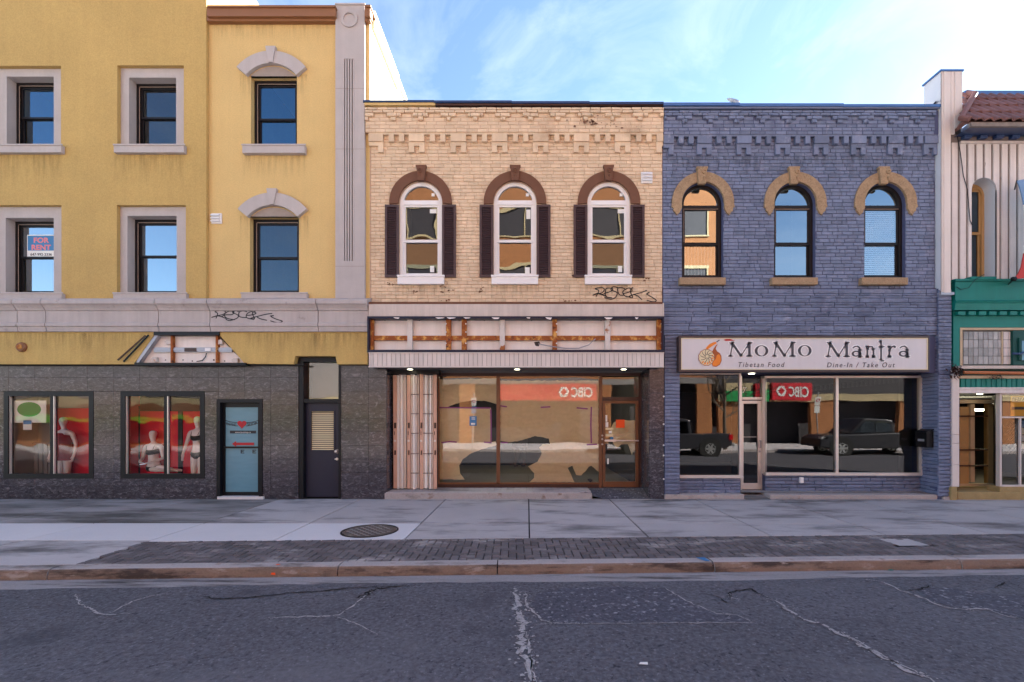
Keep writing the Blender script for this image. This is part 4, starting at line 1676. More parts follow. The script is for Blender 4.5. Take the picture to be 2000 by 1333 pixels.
# charcoal door with transom
x0, x1 = X(585), X(666)
m = MB()
zt, zd = Z(698), Z(784)
m.box(x0, x0 + .09, -.015, .20, 0, zt)
m.box(x1 - .05, x1, -.015, .20, 0, zt)
m.box(x0 + .09, x1 - .05, -.015, .20, zt - .10, zt)
m.box(x0 + .09, x1 - .05, .0, .20, zd - .03, zd + .05)
CD = m.build('door', 'black_frame', YB)
CD['label'] = 'charcoal steel door with a slatted window and a transom above'
m = MB()
m.quad((x0 + .09, .12, zd + .05), (x1 - .05, .12, zd + .05), (x1 - .05, .12, zt - .1), (x0 + .09, .12, zt - .1))
m.build('transom_pane', 'g_tan', CD)
m = MB()
m.quad((x0 - .02, .6, zd), (x1 + .02, .6, zd), (x1 + .02, .6, zt), (x0 - .02, .6, zt))
m.build('hall_wall', 'interior_light', CD)
lx0, lx1, lz0, lz1 = x0 + .092, x1 - .052, .03, zd - .032
wx0, wx1, wz0, wz1 = X(607, .1), X(653, .1), Z(880, .1), Z(803, .1)
m = MB()
m.box(lx0, wx0, .10, .145, lz0, lz1)
m.box(wx1, lx1, .10, .145, lz0, lz1)
m.box(wx0, wx1, .10, .145, lz0, wz0)
m.box(wx0, wx1, .10, .145, wz1, lz1)
m.build('door_leaf', 'door_black', CD)
m = MB()
frame_boxes(m, wx0 - .02, wx1 + .02, wz0 - .02, wz1 + .02, .03, .088, .10)
m.build('vision_frame', 'door_black', CD)
for k in range(21):
    m = MB()
    zz = wz0 + .02 + (wz1 - wz0 - .03) * k / 20
    m.add([(wx0 + .01, .115, zz - .013), (wx1 - .01, .115, zz - .013), (wx1 - .01, .130, zz + .013), (wx0 + .01, .130, zz + .013)], [(0, 1, 2, 3)])
    m.build('blind_slat', 'cream', CD)
m = MB()
m.quad((wx0, .14, wz0), (wx1, .14, wz0), (wx1, .14, wz1), (wx0, .14, wz1))
m.build('vision_backing', 'room', CD)
m = MB()
m.lathe((X(658.5, .1), .10, Z(882, .1)), (0, -1, 0), [(.045, 0), (.045, .012), (.018, .02), (.018, .04), (.035, .05), (.035, .07), (.02, .08)], 20)
m.build('knob', 'alu', CD, smooth=True)
m = MB()
m.lathe((X(658.5, .1), .10, Z(897, .1)), (0, -1, 0), [(.03, 0), (.03, .014), (.012, .018)], 16)
m.box(X(654.5, .1), X(660, .1), .07, .085, Z(897, .1) - .012, Z(897, .1) + .012)
m.build('deadbolt', 'alu', CD)

# FOR RENT card on the inside of the upper window
FR = thing('for_rent_sign', (X(80, .28), .28, Z(480, .28)), 'blue and white FOR RENT sign taped inside the middle floor window', 'sign')
yq = .232
m = MB()
m.box(X(53, yq), X(108, yq), yq, yq + .004, Z(505, yq), Z(459, yq))
m.build('card', 'poster_white', FR)
m = MB()
m.box(X(54.5, yq), X(107, yq), yq - .003, yq - .001, Z(490, yq), Z(461, yq))
m.build('blue_field', 'blue_print', FR)
text('FOR', .155, (X(80.5, yq), yq - .004, Z(474.5, yq)), 'pink_print', FR, align='CENTER', offset=.006, sx=1.15)
text('RENT', .155, (X(80.5, yq), yq - .004, Z(488.5, yq)), 'pink_print', FR, align='CENTER', offset=.006, sx=1.12)
text('647-992-2336', .085, (X(80.5, yq), yq - .002, Z(500, yq)), 'ink', FR, align='CENTER')


def vent_hood(cx, cy, w_, h, y, label):
    t = thing('exhaust_vent', (X(cx), y, Z(cy)), label, 'vent')
    m = MB()
    m.px(cx - w_ / 2, cx + w_ / 2, cy - h / 2, cy + h / 2, y - .03, y)
    m.build('frame', 'white', t, bevel=.006)
    for k in range(3):
        zt = Z(cy - h / 2 + h * (.12 + .28 * k))
        zb = Z(cy - h / 2 + h * (.36 + .28 * k))
        m = MB()
        m.add([(X(cx - w_ * .42), y - .035, zt), (X(cx + w_ * .42), y - .035, zt), (X(cx + w_ * .42), y - .075, zb), (X(cx - w_ * .42), y - .075, zb),
               (X(cx - w_ * .42), y - .03, zb + .015), (X(cx + w_ * .42), y - .03, zb + .015)], [(0, 1, 2, 3), (3, 2, 5, 4), (0, 3, 4), (1, 5, 2)])
        m.build('louvre', 'white', t)
    return t


vent_hood(422.5, 427, 20, 20, -.0, 'white louvred exhaust vent on the yellow stucco beside the middle window')

# ================================================================== TAN BRICK BUILDING
TB = thing('brick_building', (-.25, 0, 0), 'tan painted brick two storey building with three arched windows and an empty paper-covered shop', 'building')
tx0, tx1 = X(722), X(1293.5)
cxs = [822, 1006, 1189]
ZS, ZB = Z(397), Z(541)
rO, rI = 61 / S, 41.5 / S
m = MB()
wall(m, tx0, tx1, Z(596), Z(258), .004, [], [(X(c), rI, ZS, ZB) for c in cxs])
for c in cxs:
    reveal(m, arc_outline(X(c), rI, ZS, ZB), .004, .10)
m.build('wall', 'tan_joint', TB)
m = MB()
shell(m, tx0 + .01, tx1, .25, 11.5, 2.6, Z(225))
m.build('shell', 'roof', TB)
its = brick_rows(tx0 + .03, tx1, Z(591), Z(266), .0772, .226, -.009, [(X(c) - rI, X(c) + rI, ZB, ZS) for c in cxs], [(X(c), ZS, rO - .03) for c in cxs], rr=random.Random(21))
# frieze: flush courses, then proud stepped courses above
fx0, fx1 = X(713.5, -.09), X(1293.5, -.0)


def frieze(x0, x1, ztop, zbot, period, first, stem_w, rec_w, y0, seed):
    out = []
    rr = random.Random(seed)
    p = (ztop - zbot) / 6.6
    out += brick_rows(x0, x1, zbot, zbot + p * 3.0, p, .22, y0, rr=rr)
    zs = [zbot + p * 3.0, zbot + p * 4.1, zbot + p * 5.15, ztop]
    for k in range(3):
        rects = []
        q = first
        while q > x0 - period:
            q -= period
        while q < x1 + period:
            if k == 0:
                rects.append((q - (period - stem_w) / 2, q + (period - stem_w) / 2, zs[k] - .2, zs[k + 1] + .2))
            elif k == 1:
                rects.append((q - rec_w / 2, q + rec_w / 2, zs[k] - .2, zs[k + 1] + .2))
            q += period
        proud = brick_rows(x0, x1, zs[k], zs[k + 1], (zs[k + 1] - zs[k]) / (2 if k == 2 else 1), .22, y0 - .042, rects, rr=rr, depth=.075, bond=k == 2)
        out += proud
        # the recessed field between the proud bricks
        for r_ in rects:
            a, b = max(x0, r_[0]), min(x1, r_[1])
            if b - a > .05:
                out += brick_rows(a, b, zs[k], zs[k + 1], zs[k + 1] - zs[k], .22, y0, rr=rr, bond=False)
    return out


its += frieze(fx0, fx1, Z(212, -.09), Z(258.5, -.09), 53 / S, X(744.5), 9.5 / S, 23 / S, -.09, 31)
pieces(TB, 'brick', 'tan', its, 'brick', 300, 'brickwork')
m = MB()
m.box(fx0, fx1, -.083, .25, Z(258, -.09), Z(211, -.09))
m.build('frieze_core', 'tan_joint', TB)


def corbels(B, mat, centres, w_, y0, ztop, zmid, zbot, small, xlo, xhi, band):
    m = MB()
    m.box(xlo, xhi, y0 + .012, .02, band[1], band[0])
    m.build('band_course', mat, B)
    lw_ = w_ * .33
    for c in centres:
        a, b = max(xlo, c - w_ / 2), min(xhi, c + w_ / 2)
        if b - a < .05:
            continue
        m = MB()
        m.box(a, b, y0, .01, zmid, ztop)
        m.build('corbel', mat, B, bevel=.004)
        zg = zmid + (zbot - zmid) * .36
        l0, l1, r0, r1 = a, min(b, c - w_ / 2 + lw_), max(a, c + w_ / 2 - lw_), b
        m = MB()
        m.box(a, b, y0 + .026, .01, zg, zmid - .002)
        if l1 > l0 and c - w_ / 2 >= xlo - .01:
            m.box(l0, l1, y0 + .026, .01, zbot, zg)
        if r1 > r0 and c + w_ / 2 <= xhi + .2:
            m.box(r0, r1, y0 + .026, .01, zbot, zg)
        m.build('corbel', mat, B)
    for c in small:
        if xlo < c - .05 and c + .05 < xhi:
            m = MB()
            m.box(c - lw_ / 2, c + lw_ / 2, y0, .01, zmid - .005 + random.uniform(-.004, .004), ztop)
            m.build('dentil', mat, B, bevel=.004)


cc = [735, 815, 896, 976, 1056, 1135, 1215, 1296]
corbels(TB, 'tan', [X(c) for c in cc], 30 / S, -.082, Z(267), Z(280.5), Z(300.5), [X(c + d) for c in cc for d in (31, 51)], tx0, tx1, (Z(258.5), Z(267)))
# coping
m = MB()
m.box(X(713), X(850), -.125, .30, Z(207), Z(203.5))
m.box(X(850), X(1000), -.13, .30, Z(208.5), Z(204.5))
m.box(X(1000), X(1150), -.13, .30, Z(210), Z(205.8))
m.box(X(1150), X(1293), -.13, .30, Z(211.3), Z(207))
m.build('coping', 'navy', TB)
m = MB()
m.box(X(715), X(852), -.105, .2, Z(212), Z(207.3))
m.build('coping_board', 'stucco', TB)
m = MB()
m.box(X(852), X(1293), -.112, .2, Z(213), Z(209.5))
m.build('coping_board', 'brown_dark', TB)

for i, c in enumerate(cxs):
    m = MB()
    m.ring(X(c), ZS, rI + .012, rO, R(-3), R(183), 40, -.045, .02)
    ar = m.build('window_arch', 'arch_brown', TB, bevel=.006)
    m = MB()
    m.pprism([(c - 10.5, 322), (c + 10.5, 322), (c + 10.5, 325), (c + 9, 327), (c + 6.5, 352), (c - 6.5, 352), (c - 9, 327), (c - 10.5, 325)], -.10, -.02)
    ks = m.build('keystone', 'arch_brown', ar, bevel=.006)
    m = MB()
    m.lathe((X(c), -.10, Z(338)), (0, -1, 0), [(.055, 0), (.055, .012), (.035, .02), (.035, .008), (.018, .008), (.015, .02)], 16)
    m.lathe((X(c), -.10, Z(347)), (0, -1, 0), [(.03, 0), (.024, .012)], 12)
    m.build('rosette', 'arch_brown', TB)
    wd = arched_window(TB, X(c), rI, ZS, ZB, .035, 'white', ('g_tan', 'g_tan', 'g_dim' if i != 1 else 'g_tan'), .075, (Z(399), Z(390.5)), (Z(472), Z(465.5)), .04)
    if i != 1:
        m = MB()
        m.quad((X(c) - rI + .1, .125, ZB + .08), (X(c) + rI - .1, .125, ZB + .08), (X(c) + rI - .1, .125, Z(470)), (X(c) - rI + .1, .125, Z(470)))
        m.build('insect_screen', 'screen', wd)
    m = MB()
    m.px(c - 46, c + 45, 540.5, 555, -.085, .04)
    m.px(c - 47, c + 46, 537, 540.5, -.105, .04)
    m.build('sill', 'white', TB, bevel=.004)
    # manufacturer stickers still on the panes
    for (dx, py, a, b) in (((24, 381, 6, 6), (24, 413, 13, 8), (22, 526, 8, 12)) if i != 1 else ((24, 381, 6, 6), (26, 419, 8, 18), (24, 529, 9, 13))):
        m = MB()
        m.px(c + dx - a / 2, c + dx + a / 2, py - b / 2, py + b / 2, .066, .068)
        m.build('sticker', 'poster_white', wd)
    m = MB()
    m.quad((X(c) - rI, 1.0, ZB), (X(c) + rI, 1.0, ZB), (X(c) + rI, 1.0, ZS + rI), (X(c) - rI, 1.0, ZS + rI))
    m.build('room_wall', 'room', wd)
    for a, b in ((c - 69, c - 42), (c + 42, c + 69)):
        m = MB()
        x0, x1, z0, z1 = X(a), X(b), Z(543), Z(402)
        fw = .05
        frame_boxes(m, x0, x1, z0, z1, fw, -.05, -.012)
        m.box(x0 + fw, x1 - fw, -.02, -.012, z0 + fw, z1 - fw)
        sh = m.build('shutter', 'shutter', TB)
        m = MB()
        n = 38
        for k in range(n):
            zz = z0 + fw + (z1 - z0 - 2 * fw) * (k + .5) / n
            m.add([(x0 + fw, -.046, zz - .014), (x1 - fw, -.046, zz - .014), (x1 - fw, -.024, zz + .016), (x0 + fw, -.024, zz + .016), (x0 + fw, -.02, zz - .014), (x1 - fw, -.02, zz - .014)],
                  [(0, 1, 2, 3), (1, 0, 4, 5)])
        m.build('slats', 'shutter', sh)['kind'] = 'stuff'
vent_hood(1263.5, 347, 22, 22, -.012, 'white louvred exhaust vent on tan brick beside the blue wall')
m = MB()
rr = random.Random(77)
for (px, py, n, sx, sy) in ((765, 556, 7, 8, 3), (875, 566, 9, 12, 8), (812, 571, 5, 8, 5), (940, 568, 8, 12, 8), (1150, 238, 16, 34, 9), (1190, 246, 10, 34, 8), (1120, 541, 4, 6, 3), (1262, 545, 6, 9, 4), (1160, 240, 8, 12, 6), (880, 588, 6, 20, 4), (1110, 588, 6, 40, 3)):
    yb = -.119 if py < 262 else -.0145
    for _ in range(n):
        x, z = X(px, yb) + rr.gauss(0, sx / 2 / S), Z(py, yb) + rr.gauss(0, sy / 2 / S)
        k = rr.randint(5, 7)
        s_ = rr.uniform(.008, .026)
        m.add([(x + s_ * 1.5 * rr.uniform(.6, 1.3) * math.cos(2 * math.pi * q / k), yb, z + s_ * .8 * rr.uniform(.6, 1.3) * math.sin(2 * math.pi * q / k)) for q in range(k)], [tuple(range(k))])
m.build('paint_chips', 'arch_brown', TB)['kind'] = 'stuff'
scribble('graffiti', 'ink', tag_strokes(1157, 560, 112, 27), -.0155, .011, TB)

# fascia, soffit
m = MB()
m.px(720, 1294, 590, 594.5, -.20, .0)
m.build('drip_edge', 'arch_brown', TB)
m = MB()
m.px(720, 1296.5, 594.5, 618, -.27, .0)
m.px(1294.5, 1297, 592, 619, -.285, -.27)
m.build('fascia', 'fascia', TB)
bx0, bx1 = X(720, -.28), X(1297, -.28)
nb = 65
for k in range(nb):
    a, b = bx0 + (bx1 - bx0) * k / nb, bx0 + (bx1 - bx0) * (k + 1) / nb
    m = MB()
    m.box(a + .0045, b - .0045, -.28 + random.uniform(-.0015, .0015), -.26, Z(716, -.28), Z(689.5, -.28))
    m.build('fascia_board', 'board', TB)
m = MB()
m.box(bx0, bx1, -.268, .02, Z(716, -.28), Z(688, -.28))
m.build('fascia_core', 'groove', TB)
m = MB()
m.box(bx0, bx1, -.295, -.26, Z(718, -.29), Z(715.6, -.29))
m.box(bx0, bx1, -.295, -.26, Z(690.5, -.29), Z(688, -.29))
m.build('fascia_trim', 'board', TB)
m = MB()
zso = Z(717.5, -.27)
m.box(X(752), X(1268), -.26, .68, zso + .006, zso + .05)
m.box(X(752), X(1268), .60, .70, zso - .03, zso + .006)
m.build('soffit', 'soffit', TB)
for px in (801, 1010, 1218):
    m = MB()
    yy = .12
    m.lathe((X(px, yy), yy, zso + .006), (0, 0, -1), [(.085, 0), (.085, .012), (.06, .012)], 20)
    dlm = m.build('downlight', 'alu', TB)
    m = MB()
    m.lathe((X(px, yy), yy, zso - .0065), (0, 0, -1), [(.058, 0), (.058, .003)], 16)
    m.build('lens', 'downlight', dlm)

# stripped sign cabinet
SC = thing('sign_cabinet', (X(1007), -.2, Z(655)), 'long empty sign cabinet with rusty steel frame above the papered shop', 'sign cabinet')
m = MB()
m.px(717, 1297.5, 618, 622.5, -.30, -.02)
m.px(717, 1297.5, 683.5, 688.5, -.30, -.02)
m.px(717, 720, 622.5, 683.5, -.30, -.02)
m.px(1294.5, 1297.5, 622.5, 683.5, -.30, -.02)
m.build('frame', 'cabinet', SC, bevel=.006)
pj = [719, 800, 876, 981, 1084, 1187, 1296]
for a, b in zip(pj, pj[1:]):
    m = MB()
    m.px(a + .2, b - .2, 621, 685, -.085, -.07)
    m.build('back_panel', 'panel', SC)
m = MB()
m.px(721, 1294, 656, 665, -.16, -.10)
m.build('cross_rail', 'rust', SC, bevel=.004)
for a, b, mt in ((720.5, 729, 'rust'), (795.5, 805, 'rust_white'), (871, 880.5, 'rust'), (901.5, 911, 'rust'), (976, 986, 'rust_white'), (1079, 1088, 'rust'), (1182, 1192, 'rust_white'), (1283.5, 1293, 'rust')):
    m = MB()
    m.px(a, b, 622, 683.8, -.19, -.10)
    po = m.build('post', mt, SC, bevel=.004)
    if mt == 'rust':
        m = MB()
        for py in (633, 649, 671):
            m.lathe((X(a if a < 900 else b - 1, -.19), -.19, Z(py, -.19)), (0, -1, 0), [(.016, -.01), (.016, .006), (.008, .01)], 8)
        m.build('bolts', 'white', po)['kind'] = 'stuff'
m = MB()
m.tube([(X(1052, -.1), -.10, Z(672, -.1)), (X(1075, -.14), -.21, Z(677, -.2)), (X(1105, -.2), -.22, Z(681, -.2)), (X(1130, -.2), -.22, Z(681, -.2)), (X(1150, -.2), -.2, Z(674, -.2)), (X(1163, -.18), -.17, Z(662, -.18))], .011, 6)
m.build('cable', 'alu_grey', SC)
m = MB()
m.add([(X(a, -.088), -.088, Z(b, -.088)) for a, b in ((1043, 669), (1053, 667), (1055, 671), (1052, 677), (1046, 676))], [(0, 1, 2, 3, 4)])
for px in (752, 819, 897, 946, 1038, 1115, 1174, 1244, 1260):
    m.lathe((X(px, -.088), -.086, Z(625.5, -.088)), (0, -1, 0), [(.022, 0), (.022, .003)], 9)
m.build('holes', 'ink', SC)['kind'] = 'stuff'
m = MB()
rr = random.Random(9)
for px in (768, 850, 872, 905, 960, 1028, 1065, 1180, 1240):
    x = X(px, -.305)
    w_ = rr.uniform(.06, .22)
    z = Z(622, -.305)
    m.add([(x, -.304, z + .02), (x + w_, -.304, z + .015), (x + w_ * .8, -.307, z - rr.uniform(.0, .035)), (x + w_ * .3, -.310, z - rr.uniform(.0, .03))], [(0, 1, 2, 3)])
m.build('torn_vinyl', 'panel', SC)['kind'] = 'stuff'

# storefront recess
DS = .70
pz = .145                                     # platform level
m = MB()
m.box(X(752), X(1156), -.03, .95, .0, pz - .018)
m.build('step', 'kerb', TB)
m = MB()
m.add([(X(1156), -.02, .004), (X(1268), -.02, .004), (X(1268), .55, pz), (X(1180), .55, pz), (X(1268), .95, pz), (X(1156), .95, pz), (X(1140), -.02, pz - .02), (X(1180), -.02, .004)],
      [(7, 1, 2, 3), (6, 7, 3), (3, 2, 4, 5), (6, 3, 5)])
m.build('door_ramp', 'patch', TB)
its = []
tw = .145
rr = random.Random(14)
UPR = UP
x = X(754)
while x < X(1150):
    b = min(x + tw, X(1156))
    for k in range(5):
        y0 = -.025 + k * tw
        if x > X(1120) and k < 1:
            continue
        its.append((((x + b) / 2, y0 + tw / 2, pz - .012 + rr.uniform(-.001, .001)), (b - x - .006, .024, tw - .006), UPR))
    x += tw
pieces(TB, 'floor_tile', 'slab', its, 'tile', 300, 'floor_tiles')
# granite pier on the right
m = MB()
m.box(X(1268) + .02, tx1, .02, .70, 0, zso + .02)
m.build('pier_core', 'joint', TB)
its = []
LEFT_R = Matrix.Rotation(R(-90), 3, 'Z')      # fronts face -x
for (a, b) in ((718, 768), (768, 843), (843, 895), (895, 975)):
    za, zb = max(0.005, Z(b)), Z(a)
    its.append(((X(1282.6), .006, (za + zb) / 2), (X(1297) - X(1268.5) - .004, .03, zb - za - .004), None))
    its.append(((X(1268) + .012, .35, (za + zb) / 2), (.66, .03, zb - za - .004), LEFT_R))
pieces(TB, 'granite_tile', 'granite', its, 'tile', 300)
m = MB()
for py in (775, 829, 870, 890, 936):
    m.lathe((X(1296), -.012, Z(py)), (0, -1, 0), [(.02, 0), (.014, .008)], 8)
m.build('putty_spots', 'white', TB)['kind'] = 'stuff'

zh = Z(735, DS)
sf0, sf1 = X(755, DS), X(1250, DS)
m = MB()
m.box(sf0, sf1, DS - .02, DS + .08, zh, zso + .01)
m.box(X(855, DS), X(1171, DS), DS - .01, DS + .07, pz - .02, Z(945, DS))
m.box(X(1247, DS), sf1 + .05, DS, DS + .07, pz - .02, zh)
m.box(sf0, X(857, DS), DS + .05, DS + .08, pz - .02, zh)
SFR = m.build('storefront_frame', 'brown_dark', TB)
m = MB()
m.px(969.5, 976.5, 735, 946, DS - .025, DS + .06)
m.px(1170, 1176.5, 735, 953, DS - .025, DS + .06)
m.px(855, 858, 735, 946, DS - .015, DS + .06)
m.px(856, 1171, 943, 946.5, DS - .025, DS + .04)
m.build('mullion', 'brown_frame', SFR, bevel=.004)
for a, b, t, u in ((858, 969.5, 735, 944), (976.5, 1170, 735, 944)):
    m = MB()
    m.quad(*[(X(p, DS), DS + .02, Z(q, DS)) for p, q in ((a, u), (b, u), (b, t), (a, t))])
    m.build('pane', 'g_shop', SFR)
m = MB()
m.quad(*[(X(p, DS), DS + .02, Z(q, DS)) for p, q in ((1176.5, 777), (1247, 777), (1247, 737), (1176.5, 737))])
m.build('pane', 'g_shop', SFR)
m = MB()
m.px(1176.5, 1247, 776, 783, DS - .01, DS + .06)
m.build('transom_bar', 'brown_dark', SFR)
m = MB()
x0, x1, z0, z1 = X(1177, DS), X(1246.5, DS), pz + .01, Z(783.5, DS)
m.box(x0, x0 + .062, DS - .02, DS + .03, z0, z1)
m.box(x1 - .065, x1, DS - .02, DS + .03, z0, z1)
m.box(x0 + .062, x1 - .065, DS - .02, DS + .03, z1 - .06, z1)
m.box(x0 + .062, x1 - .065, DS - .02, DS + .03, z0, z0 + .13)
TD = m.build('door', 'brown_frame', TB, bevel=.003)
TD['label'] = 'brown framed glass door with an orange notice'
m = MB()
m.quad((x0 + .06, DS + .005, z0 + .12), (x1 - .06, DS + .005, z0 + .12), (x1 - .06, DS + .005, z1 - .05), (x0 + .06, DS + .005, z1 - .05))
m.build('pane', 'g_shop', TD)
m = MB()
m.tube([(X(1180, DS), DS - .07, Z(861, DS)), (X(1246, DS), DS - .07, Z(861, DS))], .016, 8)
m.px(1182, 1203, 859, 863, DS - .085, DS - .055)
m.build('push_bar', 'alu', TD)
m = MB()
for py in (851, 858, 868):
    m.lathe((X(1176, DS), DS - .025, Z(py, DS)), (0, -1, 0), [(.022, 0), (.02, .02), (.01, .03)], 12)
m.build('lock', 'alu', TD)
yd = DS - .004
for a, b, t, u, mt in ((1180, 1186, 811, 824, 'poster_white'), (1180, 1188, 825, 835, 'poster_white'), (1180, 1198, 836, 840, 'cream'), (1189, 1195, 842, 847, 'poster_white'),
                       (1180, 1198, 848, 853, 'cream'), (1192, 1198, 854, 859, 'blue_print'), (1180.5, 1186, 867, 880, 'ink'), (1186, 1189, 896, 907, 'poster_white')):
    m = MB()
    m.px(a, b, t, u, yd, yd + .003)
    m.build('sticker', mt, TD)
ON = thing('orange_notice', (X(1211, DS), DS, Z(828, DS)), 'square bright orange notice taped to the brown glass door', 'notice')
m = MB()
m.px(1203, 1220, 820, 836, yd - .003, yd)
m.build('sheet', 'notice', ON)
BS = thing('blue_notice', (X(924, DS), DS, Z(824, DS)), 'small blue notice stuck on the papered shop window', 'notice')
m = MB()
m.px(917, 931, 813.5, 832, DS + .012, DS + .016)
m.build('sheet', 'blue_print', BS)
m = MB()
m.px(920, 928, 826.5, 830, DS + .009, DS + .012)
m.px(921, 928, 819, 820, DS + .009, DS + .012)
m.px(921, 928, 816, 817.5, DS + .009, DS + .012)
m.build('print', 'poster_white', BS)['kind'] = 'stuff'
WS = X(1152, DS)
m = MB()
m.pprism([(1147, 937), (1153, 935), (1158, 938), (1153, 943)], DS + .012, DS + .015)
tag(m.build('window_sticker', 'ink'), 'small black diamond sticker low on the papered window', 'sticker')

# torn kraft paper taped inside the glass


def paper(pts, y, seed):
    """a sheet with ragged edges and creases, filled as a grid clipped to the outline"""
    rr = random.Random(seed)
    q = []
    for (a, b), (c, d) in zip(pts, pts[1:] + pts[:1]):
        n = max(1, int(math.hypot(c - a, d - b) / 5))
        for k in range(n):
            t = k / n
            j = .6 if n > 1 and k else 0
            q.append(Vector((a + (c - a) * t + rr.uniform(-j, j), b + (d - b) * t + rr.uniform(-j, j))))
    nb_ = len(q)
    x0, x1 = min(p.x for p in q), max(p.x for p in q)
    z0, z1 = min(p.y for p in q), max(p.y for p in q)
    st = 2.6
    for i in range(int((x1 - x0) / st)):
        for k in range(int((z1 - z0) / st)):
            q.append(Vector((x0 + (i + rr.uniform(.2, .8)) * st, z0 + (k + rr.uniform(.2, .8)) * st)))
    vv, ee, ff, *_ = delaunay_2d_cdt(q, [], [list(range(nb_))], 1, .01)

    def crumple(p):
        a = noise.noise(Vector((p.x * .035, p.y * .10, seed * 7.1)))
        b = noise.noise(Vector((p.x * .09 + p.y * .05, p.y * .22 - p.x * .04, seed * 3.3)))
        c = noise.noise(Vector((p.x * .25, p.y * .4, seed)))
        return -.012 * (1 - abs(a)) ** 3 - .012 * (1 - abs(b)) ** 4 + .003 * c
    me = bpy.data.meshes.new('paper_sheet')
    me.from_pydata([(X(p.x, y), y + crumple(p), Z(p.y, y)) for p in vv], [], [tuple(f) for f in ff])
    me.polygons.foreach_set('use_smooth', [True] * len(me.polygons))
    me.materials.append(MAT['paper'])
    o = bpy.data.objects.new('paper_sheet', me)
    COL.objects.link(o)
    return o


yp2 = DS + .045
shs = [
    ('brown kraft paper sheet hanging across the top of the narrow shop pane', [(857, 742), (970, 739), (970, 790), (950, 784), (925, 782), (900, 786), (880, 793), (868, 798), (857, 798)]),
    ('brown kraft paper sheet taped across the middle of the narrow shop pane', [(857, 798), (959, 797), (960, 864), (968, 862), (970, 870), (940, 878), (918, 887), (904, 897), (897, 910), (899, 925), (908, 937), (857, 937)]),
    ('large torn kraft paper sheet covering the wide shop pane', [(977, 744), (1169, 744), (1169, 922), (1155, 910), (1150, 912), (1135, 929), (1125, 928), (1118, 910), (1109, 914), (1122, 942), (1034, 942), (1043, 934), (1043, 924), (1031, 911), (1050, 902),
                                                               (1058, 885), (1053, 874), (1060, 868), (1075, 868), (1072, 857), (1045, 852), (1020, 860), (1000, 864), (977, 862)]),
    ('bunched kraft paper sheet behind the brown glass door', [(1192, 840), (1198, 826), (1206, 821), (1241, 822), (1241, 878), (1234, 889), (1226, 868), (1214, 868), (1204, 876), (1197, 866)]),
]
for k, (lab, pts) in enumerate(shs):
    o = paper(pts, yp2 if k != 1 else yp2 + .012, k)
    tag(o, lab, 'paper')
m = MB()
for pts in ([(857, 796.5), (905, 797), (958, 797.5)], [(958.5, 800), (959, 830), (959, 863)], [(862, 865), (880, 863), (892, 864)], [(945, 864), (960, 865)], [(977, 793), (990, 795)], [(1155, 795), (1154, 830), (1155, 866)], [(1126, 797), (1148, 799)], [(1056, 796), (1075, 795)], [(1146, 869), (1166, 868)], [(978, 865), (992, 865)]):
    for (a, b), (c, d) in zip(pts, pts[1:]):
        dx, dz = c - a, d - b
        ln = math.hypot(dx, dz)
        ox, oz = -dz / ln * 1.3, dx / ln * 1.3
        yy = yp2 - .034
        m.quad(*[(X(p, yy), yy, Z(q, yy)) for p, q in ((a + ox, b + oz), (c + ox, d + oz), (c - ox, d - oz), (a - ox, b - oz))])
m.build('tape', 'purple_tape', SFR)
room(TB, sf0, sf1, DS + .1, 6.0, pz, zso + .35)
m = MB()
for px, yy in ((1100, 2.2), (1000, 3.4)):
    z = zso + .28
    x = X(px, yy)
    m.box(x - .6, x + .6, yy - .10, yy + .10, z, z + .04)
m.build('fluorescent_light', 'tube', TB)
m = MB()
for px in (1008, 1022):
    m.px(px - 4, px + 4, 868, 912, 2.2, 2.3)
m.px(1000, 1030, 855, 875, 2.15, 2.3)
tag(m.build('shop_table', 'opp_dark', bevel=.02), 'dark high stool seen through the tear in the paper', 'stool')

# folded accordion gate
GA = thing('folding_gate', (X(811, .4), .4, pz), 'folded accordion security gate of white slats and salmon posts', 'security gate')
rr = random.Random(2)
gy = .34
zt, zb = Z(730.5, gy), pz + .012
seq = [('p', 768, 775, 0), ('s', 775.5, 779.3, .02), ('s', 779.5, 783, .06), ('s', 783.2, 786.6, .02), ('s', 787, 793.5, .10), ('p', 795, 801.5, .0), ('s', 802.2, 806, .05), ('s', 806.2, 810, .0), ('s', 810.2, 814, .04),
       ('s', 814.3, 818.6, .09), ('p', 819.8, 826, .0), ('s', 826.4, 829.8, .04), ('s', 830, 833.5, .01), ('s', 833.8, 837, .06), ('s', 838.6, 842, .02), ('s', 842.2, 845.4, .06), ('p', 846.3, 853, .0)]
for kd, a, b, dy in seq:
    m = MB()
    y0 = gy + dy
    m.box(X(a, y0), X(b, y0), y0, y0 + .035, zb + rr.uniform(0, .02), zt - rr.uniform(.0, .03))
    o = m.build('post' if kd == 'p' else 'slat', 'salmon' if kd == 'p' else 'gate_white', GA, bevel=.004)
    o.rotation_euler = (0, R(rr.uniform(-.25, .1)), 0)
    if kd == 'p':
        m = MB()
        m.lathe((X((a + b) / 2, y0), y0, Z(861.5, y0)), (0, -1, 0), [(.026, 0), (.026, .012), (.016, .014)], 12)
        m.build('lock', 'alu', o)
        m = MB()
        m.px(a + 1.5, b - 1, 826, 837, y0 - .004, y0)
        m.px(a + 1.8, a + 3, 843, 850, y0 - .004, y0)
        m.px(a + 2, b - 1.6, 880, 889, y0 - .004, y0)
        m.build('keyhole_plate', 'brown_dark', o)['kind'] = 'stuff'
for py in (770, 808, 846, 886, 924):
    for a, b in ((802.5, 818), (826.5, 845)):
        m = MB()
        m.px(a, b, py, py + 1.2, gy - .012, gy + .0)
        m.build('tie_rod', 'brown_dark', GA)
m = MB()
m.box(sf0 - .05, X(858, .3), gy - .05, gy + .22, zt - .01, zso)
m.build('track', 'black', GA)

